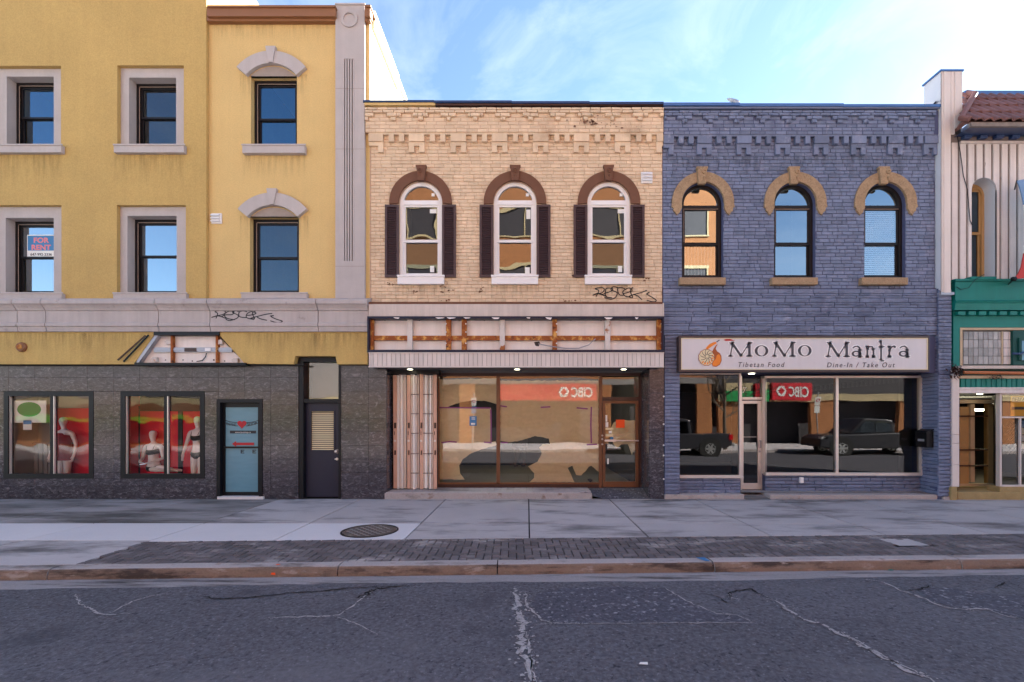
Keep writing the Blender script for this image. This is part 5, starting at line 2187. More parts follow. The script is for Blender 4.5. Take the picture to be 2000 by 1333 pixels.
# ================================================================== BLUE BRICK BUILDING
BB = thing('brick_building', (5.9, 0, 0), 'blue painted brick two storey building with three sandstone arched windows above a restaurant', 'building')
ux0, ux1 = X(1293.5), X(1826)
bcx = [1372, 1552, 1728]
bS, bB = Z(398), Z(542)
brO, brI = 60.5 / S, 40 / S
m = MB()
wall(m, ux0, ux1, Z(656), Z(262), .004, [], [(X(c), brI, bS, bB) for c in bcx])
for c in bcx:
    reveal(m, arc_outline(X(c), brI, bS, bB), .004, .14)
m.build('wall', 'blue_joint', BB)
m = MB()
shell(m, ux0, ux1, .25, 11.5, 2.6, Z(228))
m.build('shell', 'roof', BB)
its = brick_rows(ux0 + .012, ux1, Z(565), Z(271), .0772, .224, -.010, [(X(c) - brI, X(c) + brI, bB, bS) for c in bcx], [(X(c), bS, brO - .04) for c in bcx], rr=random.Random(22))
its += frieze(X(1293.5) + .008, X(1826, -.09), Z(218, -.09), Z(263, -.09), 50 / S, X(1309), 9.5 / S, 21 / S, -.09, 32)
pieces(BB, 'brick', 'blue', its, 'brick', 300, 'brickwork')
m = MB()
m.box(X(1293.5) + .006, X(1826), -.083, .25, Z(262.5, -.09), Z(216, -.09))
m.build('frieze_core', 'blue_joint', BB)
cc = [1300, 1373.5, 1450.5, 1526, 1600.5, 1673, 1744.5, 1814]
corbels(BB, 'blue', [X(c) for c in cc], 28 / S, -.088, Z(270.5), Z(284.5), Z(305), [X(c + d) for c in cc for d in (28, 47.5)], ux0 + .01, ux1, (Z(262.5), Z(271)))
m = MB()
m.box(X(1293), X(1440), -.13, .3, Z(214), Z(208.5))
m.box(X(1440), X(1640), -.13, .3, Z(215.5), Z(210))
m.box(X(1640), X(1828), -.13, .3, Z(216.5), Z(211.5))
m.build('coping', 'bluemetal', BB)
m = MB()
m.box(X(1293.5), X(1826), -.112, .2, Z(219), Z(215.6))
m.build('coping_board', 'blue', BB)
for i, c in enumerate(bcx):
    m = MB()
    m.ring(X(c), bS, brI + .012, brO, R(-4), R(184), 44, -.045, .02)
    ar = m.build('window_arch', 'arch_sand', BB, bevel=.008)
    for s in (-1, 1):
        m = MB()
        xa, xb = X(c) + s * (brI + .015), X(c) + s * brO
        xm = (xa + xb) / 2
        z0 = bS - .035
        pts = [(xa, z0), (xb, z0), (xb + s * .01, z0 - .05), (xb - s * .03, z0 - .09), (xb - s * .03, z0 - .14), (xb - s * .075, z0 - .18), (xm, z0 - .235), (xa + s * .05, z0 - .18), (xa + s * .03, z0 - .13), (xa, z0 - .08)]
        m.prism(pts, -.05, .02)
        m.build('arch_drop', 'arch_sand', ar, bevel=.006)
    m = MB()
    m.pprism([(c - 11, 325), (c + 11, 325), (c + 11, 329), (c + 9.5, 331), (c + 7, 359), (c - 7, 359), (c - 9.5, 331), (c - 11, 329)], -.10, -.02)
    ks = m.build('keystone', 'arch_sand', ar, bevel=.008)
    m = MB()
    m.lathe((X(c), -.10, Z(340)), (0, -1, 0), [(.06, -.002), (.05, .02), (.025, .025), (.018, .01)], 12)
    m.lathe((X(c), -.10, Z(350.5)), (0, -1, 0), [(.035, -.002), (.02, .02)], 10)
    m.box(X(c) - .012, X(c) + .012, -.116, -.098, Z(357), Z(352))
    m.build('carving', 'arch_sand', BB)
    wd = arched_window(BB, X(c), brI, bS, bB, .085, 'dark_window', ('g_sky', 'g_sky', 'g_sky'), .065, (Z(404), Z(398.5)), (Z(476), Z(470)), .035, 'frame_edge')
    m = MB()
    zt_ = Z(555.5)
    m.px(c - 44, c + 46, 542, 556, -.12, .08)
    m.build('sill', 'arch_sand', BB, bevel=.012)
    m = MB()
    m.quad((X(c) - brI, .9, bB), (X(c) + brI, .9, bB), (X(c) + brI, .9, bS + brI), (X(c) - brI, .9, bS + brI))
    m.build('room_wall', 'room', wd)
    if i == 2:
        for k in range(34):
            zz = bB + .12 + k * .0445
            if zz > Z(404) - .02:
                break
            m = MB()
            m.add([(X(c) - brI + .09, .165, zz - .018), (X(c) + brI - .09, .165, zz - .018), (X(c) + brI - .09, .185, zz + .018), (X(c) - brI + .09, .185, zz + .018)], [(0, 1, 2, 3)])
            m.build('blind_slat', 'blind', wd)
    if i == 0:
        for k in range(10):  # thin pale upright strips behind the lower sash
            xx = X(c) - brI + .12 + k * (2 * brI - .24) / 9
            m = MB()
            m.box(xx - .012, xx + .012, .16, .17, bB + .09, Z(478))
            m.build('vertical_strip', 'blind', wd)

# split-face stone veneer: one thick course, two thin
m = MB()
m.box(ux0 + .004, X(1833), -.028, .02, Z(656, -.03), Z(563.5, -.03))
m.build('veneer_core', 'navy_joint', BB)
its = []
rr = random.Random(55)
pyv = 564.5
k = 0
while pyv < 655:
    h = 9.0 if k % 3 == 0 else 4.55
    za, zb = Z(min(pyv + h, 656), -.05), Z(pyv, -.05)
    x = ux0 + .005
    while x < X(1833, -.05) - .02:
        ln = (rr.uniform(30, 56) if k % 3 == 0 else rr.uniform(34, 62)) / S
        b = min(x + ln, X(1833, -.05))
        if X(1833, -.05) - b < .1:
            b = X(1833, -.05)
        its.append((((x + b) / 2, -.040 + rr.uniform(-.006, .006), (za + zb) / 2), (b - x - .008, .05, zb - za - .006), None))
        x = b
    pyv += h
    k += 1
# thin courses on the two piers and the low walls under the glass


def thin_course(x0, x1, z0, z1, y, h, rot=None, lmax=.45, fx=None, sg=1):
    n = round((z1 - z0) / h)
    out = []
    for k in range(n):
        za = z0 + (z1 - z0) * k / n
        zb = z0 + (z1 - z0) * (k + 1) / n
        a = x0
        while a < x1 - .01:
            b = min(x1, a + rr.uniform(.6, 1.0) * lmax)
            if x1 - b < .08:
                b = x1
            if rot is None:
                out.append((((a + b) / 2, y + .015 + rr.uniform(-.006, .006), (za + zb) / 2), (b - a - .006, .05, zb - za - .009), None))
            else:
                out.append(((fx + rr.uniform(-.006, .006), (a + b) / 2, (za + zb) / 2), (b - a - .006, .05, zb - za - .009), rot))
            a = b
    return out


m = MB()
m.box(X(1297.5), X(1326), -.02, .34, .0, Z(656))
m.build('pier_core', 'blue_joint', BB)
m = MB()
m.box(X(1834, -.1), X(1858, -.1), -.075, .6, .0, Z(566))
m.build('pier_core', 'blue_joint', BB)
p1 = thin_course(X(1297.5), X(1327), .10, Z(656), -.045, .080, lmax=.6)
p2 = thin_course(X(1833, -.1), X(1858.5, -.1), .07, Z(566, -.1), -.11, .080, lmax=.6)
p3 = thin_course(-.09, .42, .10, Z(656), 0, .080, LEFT_R, .7, X(1833, -.1) + .012)
DK = .17
# low walls
m = MB()
m.box(X(1327), X(1447, DK), DK + .02, DK + .1, .1, Z(933, DK))
m.build('low_wall_core', 'blue_joint', BB)
p4 = thin_course(X(1327, DK), X(1447, DK), .10, Z(933.5, DK), DK, .072, lmax=.62)
P1 = Vector((X(1495, .42), .42, 0))
P2 = Vector((X(1800, .36), .36, 0))
AD = (P2 - P1)
AL = AD.length
AA = math.atan2(AD.y, AD.x)
AR = Matrix.Rotation(AA, 3, 'Z')


def AP(s, off=0.0, z=0.0):
    """along the slanted shop window: s metres from the door, off metres behind it"""
    return P1 + AR @ Vector((s, off, 0)) + Vector((0, 0, z))


ZSILL, ZTOP = .50, 2.66
for k in range(5):
    za, zb = .10 + .078 * k, .10 + .078 * (k + 1)
    a = .0
    while a < AL + .1:
        b = min(AL + .12, a + rr.uniform(.35, .65))
        if AL + .12 - b < .1:
            b = AL + .12
        p4.append((AP((a + b) / 2, .02 + rr.uniform(-.006, .006), (za + zb) / 2), (b - a - .006, .05, zb - za - .009), AR))
        a = b
# nearest 300 as pieces, spread over all the courses
allst = its + p1 + p2 + p3 + p4
pieces(BB, 'stone', 'blue', allst, 'rough', 300, 'stonework')


def abox(m, s0, s1, o0, o1, z0, z1, mi=0):
    v = []
    for z in (z0, z1):
        for s_, o_ in ((s0, o0), (s1, o0), (s1, o1), (s0, o1)):
            v.append(AP(s_, o_, z))
    return m.add(v, [(0, 1, 5, 4), (1, 2, 6, 5), (2, 3, 7, 6), (3, 0, 4, 7), (4, 5, 6, 7), (3, 2, 1, 0)], mi)


m = MB()
abox(m, 0, AL + .1, .05, .15, .08, ZSILL - .02)
m.build('low_wall_core', 'blue_joint', BB)
m = MB()
abox(m, -.02, AL + .05, -.05, .06, ZSILL - .035, ZSILL + .03)
abox(m, -.02, AL + .05, -.02, .06, ZTOP, ZTOP + .05)
sm = AL * .455
abox(m, sm - .03, sm + .03, -.035, .05, ZSILL + .03, ZTOP)
abox(m, AL - .06, AL + .04, -.045, .05, ZSILL + .03, ZTOP)
abox(m, AL - .005, AL + .005, -.05, -.046, ZSILL + .03, ZTOP)
AF = m.build('shop_window', 'alu', BB, bevel=.003)
for a, b in ((.0, sm - .03), (sm + .03, AL - .06)):
    m = MB()
    m.quad(AP(a, .01, ZSILL + .03), AP(b, .01, ZSILL + .03), AP(b, .01, ZTOP), AP(a, .01, ZTOP))
    m.build('pane', 'g_blue_shop', AF)
# left pane
m = MB()
y = DK
x0, x1 = X(1327, y), X(1447, y)
z0, z1 = Z(934, y), Z(732, y)
m.box(x0, x1 + .04, y - .05, y + .05, z0, z0 + .035)
m.box(x0, x1 + .02, y - .035, y + .05, z0 + .035, z0 + .065)
m.box(x0, x1, y - .02, y + .05, z1, z1 + .03)
m.box(x1 - .045, x1, y - .03, y + .05, z0 + .065, z1)
LF = m.build('shop_window', 'alu', BB, bevel=.003)
m = MB()
m.quad((x0, y + .01, z0 + .06), (x1 - .03, y + .01, z0 + .06), (x1 - .03, y + .01, z1), (x0, y + .01, z1))
m.build('pane', 'g_blue_shop', LF)
m = MB()
m.quad((x1 - .01, y, z0), (x1 - .01, .62, z0), (x1 - .01, .62, z1), (x1 - .01, y, z1))
m.build('return_pane', 'g_blue_shop', LF)
m = MB()
m.box(x1 - .04, x1 - .005, y + .1, .62, .1, z0)
m.build('low_wall_return', 'blue', BB)
# door
yd = .60
x0, x1 = X(1447, yd), X(1496, yd)
z1, zt = Z(783, yd), Z(741, yd)
m = MB()
m.box(x1 - .10, x1, yd - .04, yd + .06, .10, 2.72)
m.box(x0 - .01, x0 + .02, yd - .02, yd + .06, .10, 2.72)
m.box(x0 + .02, x1 - .1, yd - .03, yd + .05, z1 + .02, Z(777, yd) + .01)
MD = m.build('door', 'alu', BB, bevel=.003)
MD['label'] = 'aluminium framed glass restaurant door with a pull handle'
a, b = x0 + .022, x1 - .102
m = MB()
m.box(a, a + .04, yd, yd + .04, .12, z1)
m.box(b - .085, b, yd, yd + .04, .12, z1)
m.box(a + .04, b - .085, yd, yd + .04, z1 - .07, z1)
m.box(a + .04, b - .085, yd, yd + .04, .12, .26)
m.build('door_leaf', 'alu', MD, bevel=.003)
m = MB()
m.quad((a + .03, yd + .02, .25), (b - .08, yd + .02, .25), (b - .08, yd + .02, z1 - .06), (a + .03, yd + .02, z1 - .06))
m.quad((a, yd + .02, z1 + .08), (b, yd + .02, z1 + .08), (b, yd + .02, 2.7), (a, yd + .02, 2.7))
m.build('pane', 'g_blue_shop', MD)
m = MB()
m.tube([(b - .04, yd - .0, Z(861, yd)), (b - .05, yd - .07, Z(861, yd)), (b - .05, yd - .07, Z(874, yd)), (b - .04, yd - .0, Z(874, yd))], .014, 8)
m.lathe((b - .045, yd, Z(882, yd)), (0, -1, 0), [(.025, 0), (.025, .01)], 12)
m.build('pull_handle', 'alu_grey', MD)
m = MB()
m.box(a + .04, b - .085, yd + .03, yd + .05, Z(855, yd), Z(853, yd))
m.build('push_bar', 'alu', MD)
text('7', .19, (X(1446.5, yd) + .03, yd + .012, Z(768, yd)), 'poster_white', MD, shear=.15)
# head, soffit, interior
m = MB()
m.box(X(1326), X(1800, .2) + .2, -.02, .0, Z(729), Z(655))
m.box(X(1326), X(1833, -.1), .0, .95, Z(727), Z(727) + .05)
m.box(X(1326), X(1833, -.1), .93, .97, 2.7, Z(727))
m.build('soffit', 'blue_joint', BB)
m = MB()
m.lathe((X(1468, .3), .3, Z(727) - .001), (0, 0, -1), [(.06, 0), (.06, .012)], 16)
m.build('downlight', 'downlight', BB)
room(BB, X(1327), ux1, .98, 7.5, .1, 2.75)
m = MB()
m.quad((X(1327, .2), .2, .11), (X(1833), .2, .11), (X(1833), 1.0, .11), (X(1327, .2), 1.0, .11))
m.build('entry_floor', 'slab_dirty', BB)
# concrete step
m = MB()
m.box(X(1297), X(1452), -.05, .6, 0, .105)
m.build('step', 'kerb', BB, bevel=.015)
m = MB()
m.box(X(1502), X(1833), -.06, .7, 0, .10)
m.build('step', 'kerb', BB, bevel=.018)
m = MB()
m.add([(X(1452), -.10, .004), (X(1502), -.10, .004), (X(1502), .7, .104), (X(1452), .7, .104)], [(0, 1, 2, 3)])
m.build('door_ramp', 'slab_dirty', BB)
m = MB()
m.box(X(1833), X(1859), -.12, .2, 0, .065)
m.build('pier_footing', 'kerb', BB, bevel=.01)
o = MB()
c = AP(.78, -.03, .36)
m = MB()
m.box(c.x - .04, c.x + .04, c.y - .04, c.y + .02, c.z - .065, c.z + .065)
OB = m.build('outlet_box', 'white', None, bevel=.01)
tag(OB, 'small white outlet box on the low blue wall under the restaurant window', 'outlet')
# mailbox on the side of the pier
MX = thing('mailbox', (X(1833, -.1), .12, 1.2), 'black metal mailbox on the side of the blue stone pier', 'mailbox')
fx = X(1833, -.1) - .018
m = MB()
zb_, zt_ = Z(874, .1), Z(842, .1)
m.box(fx - .15, fx, .0, .30, zb_, zt_)
m.build('body', 'black', MX, bevel=.012)
m = MB()
m.add([(fx - .165, -.01, zt_ - .03), (fx - .165, .31, zt_ - .03), (fx, .31, zt_ + .045), (fx, -.01, zt_ + .045), (fx - .165, -.01, zt_ - .06), (fx - .165, .31, zt_ - .06), (fx, .31, zt_ + .02), (fx, -.01, zt_ + .02)],
      [(0, 1, 2, 3), (4, 5, 6, 7), (0, 4, 5, 1), (0, 3, 7, 4), (1, 5, 6, 2)])
m.build('lid', 'black', MX)
m = MB()
m.box(fx - .157, fx - .15, .06, .22, zb_ + .13, zb_ + .18)
m.build('emblem', 'alu_grey', MX)

# restaurant sign
SG = thing('shop_sign', (X(1570), -.2, Z(692)), 'long pale MoMo Mantra sign board above the restaurant window', 'sign')
ys = -.20
m = MB()
m.px(1326, 1815.5, 656, 660.5, ys, -.02)
m.px(1326, 1815.5, 722.5, 727, ys, -.02)
m.px(1326, 1330.5, 660.5, 722.5, ys, -.02)
m.px(1812.5, 1815.5, 660.5, 722.5, ys, -.02)
m.build('frame', 'sign_frame', SG, bevel=.006)
m = MB()
m.px(1330.5, 1812.5, 660.5, 722.5, ys + .015, ys + .03)
m.build('face', 'sign_face', SG)
m = MB()
frame_boxes(m, X(1330.5, ys), X(1812.5, ys), Z(722.5, ys), Z(660.5, ys), .014, ys + .003, ys + .014)
m.build('edge_strip', 'cream', SG)


def stroke(m, pts, w_, y0, y1, grow=0.0, taper=None):
    pts = [Vector((p[0], 0, p[1])) for p in pts]
    if grow:
        pts[0] = pts[0] + (pts[0] - pts[1]).normalized() * grow
        pts[-1] = pts[-1] + (pts[-1] - pts[-2]).normalized() * grow
    L_, R_ = [], []
    for i, p in enumerate(pts):
        d = (pts[min(i + 1, len(pts) - 1)] - pts[max(i - 1, 0)]).normalized()
        ww = w_ if taper is None else w_ + (taper - w_) * i / (len(pts) - 1)
        s_ = Vector((-d.z, 0, d.x)) * (ww / 2 + grow)
        L_.append(p + s_)
        R_.append(p - s_)
    for i in range(len(pts) - 1):
        m.prism([(v.x, v.z) for v in (L_[i], L_[i + 1], R_[i + 1], R_[i])], y0, y1)


def ell(m, cx, cz, rx, rz, ix, iz, y0, y1, n=28):
    v, f = [], []
    for i in range(n):
        t = 2 * math.pi * i / n
        c, s_ = math.cos(t), math.sin(t)
        v += [(cx + rx * c, y0, cz + rz * s_), (cx + ix * c, y0, cz + iz * s_), (cx + rx * c, y1, cz + rz * s_)]
    for i in range(n):
        j = (i + 1) % n
        f += [(i * 3, j * 3, j * 3 + 1, i * 3 + 1), (i * 3, i * 3 + 2, j * 3 + 2, j * 3)]
    m.add(v, f)


def letter(m, ch, x0, z0, w_, h, y0, y1, g):
    U = lambda a, b: (x0 + a * w_, z0 + b * h)
    S_ = lambda pts, ww, tp=None: stroke(m, [U(*p) for p in pts], ww * h, y0, y1, g, tp * h if tp else None)
    if ch == 'M':
        S_([(.10, .03), (.19, .97)], .075)
        S_([(.17, .97), (.52, .03)], .15)
        S_([(.52, .03), (.86, .97)], .06)
        S_([(.86, .03), (.86, .97)], .17)
        S_([(0, .02), (.22, .02)], .05)
        S_([(.72, .02), (1, .02)], .05)
        S_([(.06, .98), (.20, .98)], .05)
        S_([(.84, .98), (.98, .98)], .05)
    elif ch == 'o':
        a, b = U(.5, .5)
        ell(m, a, b, w_ * .5 + g, h * .5 + g, w_ * .30 - g, h * .44 - g, y0, y1)
    elif ch == 'a':
        S_([(.74, 0), (.74, .66)], .15)
        S_([(.10, .80), (.28, .95), (.52, .98), (.70, .84), (.74, .60)], .09, .15)
        a, b = U(.40, .28)
        ell(m, a, b, w_ * .40 + g, h * .28 + g, w_ * .22 - g, h * .17 - g, y0, y1)
        S_([(.70, .03), (.98, .03)], .06)
    elif ch == 'n':
        S_([(.2, 0), (.2, .95)], .15)
        S_([(.2, .70), (.42, .94), (.66, .93), (.79, .70)], .10, .15)
        S_([(.79, 0), (.79, .72)], .15)
        S_([(.02, .03), (.38, .03)], .06)
        S_([(.62, .03), (1, .03)], .06)
        S_([(.02, .95), (.2, .95)], .06)
    elif ch == 't':
        S_([(.42, 1.5), (.42, -.28)], .15)
        S_([(.42, -.26), (.56, -.42), (.92, -.38)], .11)
        S_([(.05, 1.42), (.42, 1.5)], .09)
        S_([(.0, .93), (.98, .97)], .09)
    elif ch == 'r':
        S_([(.22, 0), (.22, .95)], .15)
        S_([(.25, .60), (.45, .90), (.70, .98), (.86, .86)], .09, .20)
        S_([(.02, .03), (.48, .03)], .06)
        S_([(.04, .95), (.22, .95)], .06)


LT = [('M', 1422, 1471, 26.5), ('o', 1474.5, 1501, 21), ('M', 1508, 1555, 27), ('o', 1559, 1585.5, 21.5),
      ('M', 1613, 1661, 27.5), ('a', 1664, 1686, 20.5), ('n', 1690.5, 1711, 20.5), ('t', 1716.5, 1728.5, 20), ('r', 1733.5, 1752.5, 20.5), ('a', 1756, 1778.5, 20.5)]
for ch, a, b, h in LT:
    x0, x1, z0 = X(a, ys), X(b, ys), Z(696.3 if a < 1600 else 697, ys)
    m = MB()
    letter(m, ch, x0, z0, x1 - x0, h / S, ys + .006, ys + .012, 0)
    lo = m.build('letter', 'ink_grey', SG)
    m = MB()
    letter(m, ch, x0, z0, x1 - x0, h / S, ys + .0115, ys + .0155, .022)
    m.build('letter_outline', 'white', lo)
text('Tibetan Food', .148, (X(1441, ys), ys + .012, Z(717, ys)), 'ink_grey', SG, shear=.22, space=1.32, sx=.93)
text('Dine-In / Take Out', .148, (X(1615, ys), ys + .012, Z(717.6, ys)), 'ink_grey', SG, shear=.22, space=1.32, sx=.93)
lg = thing_l = None


def blob(name, mat, pts, y0, y1, parent):
    m = MB()
    m.pprism(pts, y0, y1)
    return m.build(name, mat, parent)


yl2 = ys + .008
circ = lambda cx, cy, rx, ry, n=24, ph=0: [(cx + rx * math.cos(2 * math.pi * k / n + ph), cy + ry * math.sin(2 * math.pi * k / n + ph)) for k in range(n)]
blob('pot_emblem', 'orange_dark', [(1392, 716), (1399, 717), (1406, 713), (1409.5, 705), (1409, 696), (1406, 690), (1401, 687), (1398, 682), (1399, 678), (1402, 672), (1398, 675), (1394, 681), (1390, 690), (1388, 705)], yl2 + .003, ys + .0145, SG)
blob('pot_emblem', 'orange', [(1392, 714.5), (1399, 715.5), (1405, 712), (1408, 705), (1407.5, 697), (1404.5, 692), (1400, 694), (1398, 702), (1391, 708)], yl2, yl2 + .002, SG)
blob('spout_emblem', 'orange', [(1378, 681), (1385, 673), (1393, 669), (1398, 668), (1400, 671), (1393, 675), (1386, 680), (1382, 683)], yl2, yl2 + .003, SG)
pts = []
for k in range(48):
    t = 2 * math.pi * k / 48
    r_ = 15.2 + 1.1 * abs(math.sin(6 * t))
    pts.append((1380 + r_ * math.cos(t), 698.5 + (r_ + .4) * math.sin(t)))
du = blob('dumpling_emblem', 'orange_dark', pts, yl2 - .003, yl2 - .001, SG)
blob('dumpling_fill', 'cream', [(1380 + (p - 1380) * .93, 698.5 + (q - 698.5) * .93) for p, q in pts], yl2 - .0045, yl2 - .003, du)
m = MB()
for k in range(10):
    t = 2 * math.pi * k / 10 + .3
    pr = []
    for q in range(5):
        r_ = 3 + 10.5 * q / 4
        tt = t + .45 * (q / 4) ** 1.5
        pr.append((X(1381 + r_ * math.cos(tt), yl2), Z(696.5 + r_ * math.sin(tt), yl2)))
    stroke(m, pr, .016, yl2 - .006, yl2 - .0046, 0, .008)
m.build('pleat', 'ink_grey', du)
m = MB()
for k in range(7):
    t = 2.4 - .42 * k
    m.pprism([(1380 + 14 * math.cos(t), 698.5 + 14 * math.sin(t)), (1380 + 13.5 * math.cos(t - .3), 698.5 + 13.5 * math.sin(t - .3)), (1380 + 8 * math.cos(t - .22), 698.5 + 8 * math.sin(t - .22))], yl2 - .0055, yl2 - .0046)
m.build('shade', 'orange', du)
blob('chili_emblem', 'banner_red', [(1413, 664.5), (1418, 662.5), (1426, 662.5), (1432, 664.5), (1436, 665.5), (1428, 666), (1418, 666.5)], yl2, yl2 + .003, SG)
blob('chili_stem', 'ink', [(1399, 667.5), (1405, 664), (1406, 665), (1400, 669)], yl2, yl2 + .003, SG)

# satellite dish on the roof
SD = thing('satellite_dish', (X(1431, 1.0), 1.0, Z(222)), 'grey satellite dish peeking over the blue parapet', 'satellite dish')
m = MB()
ax = Vector((.25, -.42, .85)).normalized()
c = Vector((X(1431, 1.0), 1.0, Z(199, 1.0)))
m.lathe(c, ax, [(.15, .03), (.1, .012), (.02, .0), (.02, -.012), (.1, .0), (.155, .022)], 24)
m.build('dish', 'grey_dish', SD, smooth=True)
m = MB()
m.tube([c - ax * .02, c + Vector((-.05, .12, -.2)), (c.x - .05, c.y + .12, Z(235))], .025, 6)
m.build('mast', 'galv', SD)
m = MB()
m.tube([c + Vector((0, 0, -.10)), c + ax * .10 + Vector((0, -.05, -.10))], .008, 5)
m.build('feed_arm', 'galv', SD)

# ================================================================== WHITE AND GREEN BUILDING
WB = thing('shop_building', (11.5, 0, 0), 'white board sided building with red tile roof over a green shop front', 'building')
gx0, gx1 = X(1858), 22.0  # stretched on unseen past the view so its bulk keeps sun off the sidewalk
m = MB()
shell(m, X(1838) + .05, gx1, .40, 12, 0, 8.3)
m.build('shell', 'roof', WB)
# white sheet-metal fire wall standing proud
m = MB()
yf, yk = -.14, .29
x0, x1, z1 = X(1838.5, yf), X(1879.5, yf), Z(140, yf)
m.box(x0, x0 + .003, yf, yk, Z(572, yf), z1)
m.box(x0 + .003, x1, yk - .01, yk, 5.5, z1)
m.box(x1 - .02, x1, yf + .002, yk - .01, Z(250), z1)
m.build('fire_wall', 'flashing_white', WB)
m = MB()
m.box(x0 - .03, x1 + .02, yf - .02, yk + .02, z1, z1 + .035)
m.build('fire_wall_cap', 'bluemetal', WB)
for a, b, zz in ((1838.5, 1844, 572), (1844.3, 1857, 572), (1857.4, 1865, 262), (1865.4, 1879.5, 250)):
    m = MB()
    m.px(a, b, 140, zz, yf - (.012 if a in (1844.3, 1865.4) else 0), yf + .03)
    m.build('siding_strip', 'board', WB)
m = MB()
for za, zb in ((150, 205), (206.5, 372), (373.5, 572)):
    m.box(x0 - .004, x0 - .001, yf + .01, .0, Z(zb, .0), Z(za, .0))
m.build('flashing_sheet', 'flashing_white', WB)['kind'] = 'stuff'
m = MB()
m.px(1838, 1864, 571, 576, -.15, .0)
m.build('bottom_trim', 'alu_grey', WB)
m = MB()
m.add([(X(1814, .1), .1, Z(213, .1)), (X(1826, .1), .1, Z(213, .1)), (X(1828, -.1), -.1, Z(198, -.1)), (X(1828, .1), .1, Z(196, .1))], [(0, 1, 2), (0, 2, 3), (1, 2, 3)])
m.build('corner_flashing', 'black', WB)

# board siding with a deep arched window
wc, wr, wsp, wzb = X(1922), 24.5 / S, Z(372), Z(546)
m = MB()
wall(m, X(1858), gx1, Z(560), Z(262), .025, [], [(wc, wr - .004, wsp, wzb)])
m.build('wall', 'groove', WB)
px = 1859.0
k = 0
while px < 2330:
    a, b = X(px), X(px + 11.4)
    z0, z1 = Z(548), Z(279)
    m = MB()
    y0 = -.0 + random.uniform(-.002, .002)
    if b > wc - wr and a < wc + wr:
        for (p, q, inside) in ((a, b, None),):
            # stop at the arch
            lo = max(a, wc - wr)
            hi = min(b, wc + wr)
            n = 5
            arc = [(lo + (hi - lo) * i / n, wsp + math.sqrt(max(0, wr * wr - (lo + (hi - lo) * i / n - wc) ** 2))) for i in range(n + 1)]
            pts = []
            if a < lo:
                pts += [(a, z0), (lo, z0)]
            pts += arc
            if b > hi:
                pts += [(hi, z0), (b, z0)]
            pts += [(b, z1), (a, z1)]
            m.prism(pts, y0, .03)
    else:
        m.box(a, b, y0, .03, z0, z1)
    m.build('siding_board', 'board_dirty', WB)
    px += 16.3
    k += 1
m = MB()
m.px(1877, 2330, 275.5, 280, -.03, .03)
m.build('top_trim', 'board', WB)
m = MB()
reveal(m, arc_outline(wc, wr, wsp, wzb), -.004, .27, closed=False)
m.build('window_reveal', 'flashing_white', WB, smooth=False)
AWn = arched_window(WB, wc, wr, wsp, wzb, .27, 'wood', ('g_dim', 'g_dim', 'g_dim'), .06, (Z(372, .3), Z(368, .3)), (Z(459, .3), Z(453, .3)), .04)
m = MB()
m.quad((wc - .5, 1.2, wzb - .2), (wc + .5, 1.2, wzb - .2), (wc + .5, 1.2, wsp + .5), (wc - .5, 1.2, wsp + .5))
m.build('room_wall', 'room', AWn)

# tiled mansard roof
ex0 = X(1897, -.52)
ez = Z(237, -.52)
rz_, ry = Z(186, .35), .35
rx0 = X(1887, .35)
m = MB()
m.add([(ex0, -.50, ez - .03), (gx1, -.50, ez - .03), (gx1, ry, rz_ - .03), (rx0, ry, rz_ - .03), (X(1862), .0, Z(250) - .02)], [(0, 1, 2, 3), (0, 3, 4)])
m.build('roof_deck', 'tile_red', WB)
slope = Vector((0, ry + .52, rz_ - ez))
SLn = slope.length
su = slope.normalized()
nrm = Vector((0, -su.z, su.y))
tile_me = {}
nrow = 4
tw = .20
for r_ in range(nrow):
    t0, t1 = SLn * r_ / nrow - .03, SLn * (r_ + 1) / nrow + .03
    x = ex0 + (rx0 - ex0) * (r_ + .2) / nrow
    off = 0
    while x < 15.2:
        m = MB()
        seg = 6
        rows = []
        for tt, up in ((t0, .035), (t1, .005)):
            base = Vector((0, -.52, ez)) + su * tt
            sh = -.07 * (tt - SLn * r_ / nrow) / (SLn / nrow)
            pts = []
            for q in range(seg + 1):
                a = q / seg
                h = .045 * math.sin(math.pi * a) ** .8 if a < .72 else .045 * math.sin(math.pi * .72) ** .8 * (1 - (a - .72) / .28) - .01 * math.sin(math.pi * (a - .72) / .28)
                pts.append(base + Vector((x + a * tw + sh, 0, 0)) + nrm * (h + up))
            rows.append(pts)
        v = rows[0] + rows[1] + [p - nrm * .03 for p in rows[0]]
        n = seg + 1
        f = [(i, i + 1, n + i + 1, n + i) for i in range(seg)] + [(2 * n + i, 2 * n + i + 1, i + 1, i) for i in range(seg)]
        m.add(v, f)
        m.build('roof_tile', 'tile_red', WB)
        x += tw
m = MB()
hip = [Vector((X(1866, -.1), -.10, Z(258, -.1))), Vector((ex0 - .02, -.50, ez + .05)), Vector((rx0, ry, rz_ + .05))]
for a in range(4):
    pa = Vector((X(1861), .0, Z(262))).lerp(Vector((rx0, ry, rz_)), a / 4)
    pb = Vector((X(1861), .0, Z(262))).lerp(Vector((rx0, ry, rz_)), (a + 1.15) / 4)
    qa = Vector((ex0, -.5, ez)).lerp(Vector((rx0, ry, rz_)), a / 4)
    qb = Vector((ex0, -.5, ez)).lerp(Vector((rx0, ry, rz_)), (a + 1.15) / 4)
    m = MB()
    up = Vector((-.03, -.01, .05))
    m.add([pa, qa, qb, pb, pa + up, qa + up * 1.4, qb + up * .4, pb + up * .2], [(4, 5, 6, 7), (0, 1, 5, 4), (1, 2, 6, 5), (0, 4, 7, 3)])
    m.build('hip_tile', 'tile_red', WB)
m = MB()
